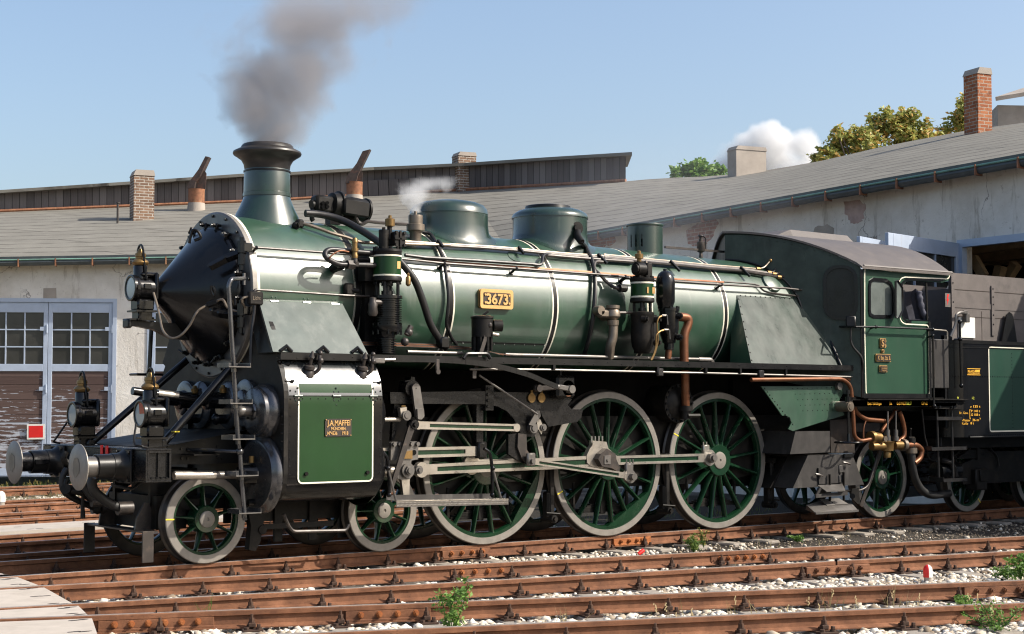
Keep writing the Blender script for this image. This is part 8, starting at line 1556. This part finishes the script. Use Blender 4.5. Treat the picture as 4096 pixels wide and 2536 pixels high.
# ------------------------------------------------------------- smoke, steam, cloud
def volume(name, m, dens, col, build, label, aniso=.2):
    mt = bpy.data.materials.new(name); mt.use_nodes = True; t = NT.__new__(NT); t.m = mt; t.t = mt.node_tree; t.t.nodes.clear(); t.out = t.t.nodes.new('ShaderNodeOutputMaterial')
    pv = t.n('VolumePrincipled', {'Color': col, 'Anisotropy': aniso}); d = build(t); t.put(pv.inputs['Density'], t.math('MULTIPLY', d, dens)); t.t.links.new(pv.outputs[0], t.out.inputs['Volume'])
    return tag(obj(name, m, mt, smooth_deg=0), label, kind='stuff')
def plume(name, axis, dens, col, label, nsc, thr=.15, soft=.5, edge=.75):
    "axis: three (point, radius); the smoke thins out to the sheath"
    (p0, r0), (p1, r1), (p2, r2) = axis; H = p2.z-p0.z; m = M(); ring = []
    N = 8
    for i in range(N+1):
        t = i/N; c = p0*(1-t)**2+p1*(2*t*(1-t))+p2*t*t; r = (r0*(1-t)**2+r1*2*t*(1-t)+r2*t*t)*1.3; z = p0.z+H*t; ring.append([V((c.x+r*math.cos(a*PI/8), c.y+r*math.sin(a*PI/8), z)) for a in range(16)])
    P = [q for R in ring for q in R]; m.add(P, [(i*16+k, i*16+(k+1) % 16, (i+1)*16+(k+1) % 16, (i+1)*16+k) for i in range(N) for k in range(16)]+[tuple(range(16))[::-1], tuple(range(N*16, N*16+16))])
    def build(t):
        c = t.n('TexCoord').outputs['Object']; x = t.n('SeparateXYZ', {'Vector': c}); T = t.math('DIVIDE', t.math('SUBTRACT', x.outputs[2], p0.z), H)
        q1 = t.math('SUBTRACT', 1., T); a, b, e = t.math('MULTIPLY', q1, q1), t.math('MULTIPLY', t.math('MULTIPLY', q1, T), 2.), t.math('MULTIPLY', T, T)
        def bez(u, v, w): return t.math('ADD', t.math('ADD', t.math('MULTIPLY', a, u), t.math('MULTIPLY', b, v)), t.math('MULTIPLY', e, w))
        cx, cy, R = bez(p0.x, p1.x, p2.x), bez(p0.y, p1.y, p2.y), bez(r0, r1, r2)
        nz = t.n('TexNoise', {'Vector': c, 'Scale': nsc, 'Detail': 5., 'Roughness': .6, 'Distortion': .4}); nf = nz.outputs[0]
        wx = t.math('MULTIPLY', t.math('SUBTRACT', t.noise(c, nsc*.6, 3), .5), .9)
        dx, dy = t.math('SUBTRACT', x.outputs[0], cx), t.math('SUBTRACT', x.outputs[1], cy)
        d = t.math('DIVIDE', t.math('SQRT', t.math('ADD', t.math('MULTIPLY', dx, dx), t.math('MULTIPLY', dy, dy))), R)
        f = t.math('ADD', t.math('ADD', t.math('SUBTRACT', edge, d), wx), t.math('MULTIPLY', t.math('SUBTRACT', nf, .5), 2.2))
        f = t.mask(f, thr, thr+soft); fade = t.math('MULTIPLY', t.mask(T, 1., .72), t.mask(T, 0., .04))
        return t.math('MULTIPLY', t.math('MULTIPLY', f, fade), t.math('POWER', t.math('DIVIDE', r0, R), 1.25))
    return volume(name, m, dens, col, build, label)
plume('smoke', [(V((1.16, 0, 4.68)), .42), (V((.95, 0, 5.45)), 1.40), (V((2.55, .1, 6.9)), 1.45)], 8.5, (.46, .445, .455), 'dark smoke rising from the engine funnel', 1.25, soft=.45, edge=.86)
pa = AB(R3(1440, 290), .1); pb = A(R3(1420, 140), y=-.3); pc_ = A(R3(1600, 20), y=.1)
plume('steam', [(pa, .10), (pb, .36), (pc_, .50)], 22., (.86, .86, .86), 'white wisp of steam over the safety valve', 3.2)
def drift():
    lo, hi = V((9.5, 2.2, 2.6)), V((16.4, 9.0, 7.4)); m = M().box((lo+hi)/2, hi-lo); c0 = (lo+hi)/2; h = (hi-lo)/2
    def build(t):
        c = t.n('TexCoord').outputs['Object']; d = t.n('VectorMath', {0: t.n('VectorMath', {0: c, 1: c0}, operation='SUBTRACT').outputs[0], 1: h}, operation='DIVIDE').outputs[0]
        L = t.n('VectorMath', {0: d}, operation='LENGTH').outputs['Value']; n = t.noise(t.co(scale=(.6, .6, 1.1)), .8, 4, .6); return t.math('MULTIPLY', t.mask(L, 1., .35), t.mask(n, .36, .68))
    volume('smoke_haze', m, .04, (.80, .82, .88), build, 'thin smoke drifting in front of the right shed wall', .0)
drift()
# fair-weather cloud far beyond the shed
def cloud():
    D = 900; k = D/FPX; bl = [(2960, 640, 110), (3050, 575, 95), (3130, 560, 85), (3190, 600, 80), (3100, 650, 120), (2890, 690, 90), (3200, 670, 70), (3000, 720, 120), (3150, 720, 100), (2980, 575, 55), (3070, 520, 40)]
    cs = [(AD((u, v), D)+FW*random.uniform(-20, 20), R*k) for u, v, R in bl]; m = M()
    lo = V((min(c.x-r for c, r in cs)-4, min(c.y-r for c, r in cs)-4, min(c.z-r for c, r in cs)-4)); hi = V((max(c.x+r for c, r in cs)+4, max(c.y+r for c, r in cs)+4, max(c.z+r for c, r in cs)+4)); m.box((lo+hi)/2, hi-lo)
    def build(t):
        c = t.n('TexCoord').outputs['Object']; f = None
        for p, r in cs:
            d = t.n('VectorMath', {0: c, 1: p}, operation='DISTANCE').outputs['Value']; q = t.math('SUBTRACT', 1., t.math('DIVIDE', d, r)); f = q if f is None else t.math('MAXIMUM', f, q)
        n = t.noise(c, .045, 6, .62); return t.mask(t.math('ADD', f, t.math('MULTIPLY', t.math('SUBTRACT', n, .5), 1.5)), .08, .5)
    volume('cloud', m, .16, (1, 1, 1), build, 'white cumulus cloud above the roof', -.3)
cloud()
# ------------------------------------------------------------- light and camera
SUN = V((.52, -.575, .632)).normalized(); EL = math.asin(SUN.z)
w = bpy.data.worlds.new('World'); S.world = w; w.use_nodes = True; nt = w.node_tree; nt.nodes.clear()
sk = nt.nodes.new('ShaderNodeTexSky'); sk.sky_type = 'NISHITA'; sk.sun_disc = False; sk.sun_elevation = EL; sk.sun_rotation = math.atan2(SUN.x, SUN.y); sk.air_density = 1.0; sk.dust_density = 3.2; sk.ozone_density = 1.4
bg = nt.nodes.new('ShaderNodeBackground'); bg.inputs[1].default_value = .15; wo = nt.nodes.new('ShaderNodeOutputWorld'); nt.links.new(sk.outputs[0], bg.inputs[0]); nt.links.new(bg.outputs[0], wo.inputs[0])
l = bpy.data.lights.new('sun', 'SUN'); l.energy = 4.8; l.angle = rad(.53); l.color = (1, .93, .82); lo = bpy.data.objects.new('sun', l); COL.objects.link(lo); lo.rotation_euler = SUN.to_track_quat('Z', 'Y').to_euler()
c = bpy.data.cameras.new('camera'); c.sensor_width = 36; c.lens = 36*FPX/4096; c.clip_start = .1; c.clip_end = 4000; co = bpy.data.objects.new('camera', c); COL.objects.link(co)
co.location = CAM; R = Matrix((RT, UP, -FW)).transposed(); co.rotation_euler = R.to_euler(); S.camera = co
S.view_settings.view_transform = 'Standard'; S.view_settings.look = 'None'; S.view_settings.gamma = 1; S.view_settings.exposure = .5
S.render.engine = 'CYCLES'; S.cycles.max_bounces = 8; S.cycles.volume_step_rate = 1.; S.cycles.volume_max_steps = 128; S.cycles.volume_bounces = 3; S.cycles.use_denoising = True; S.cycles.filter_width = 1.15
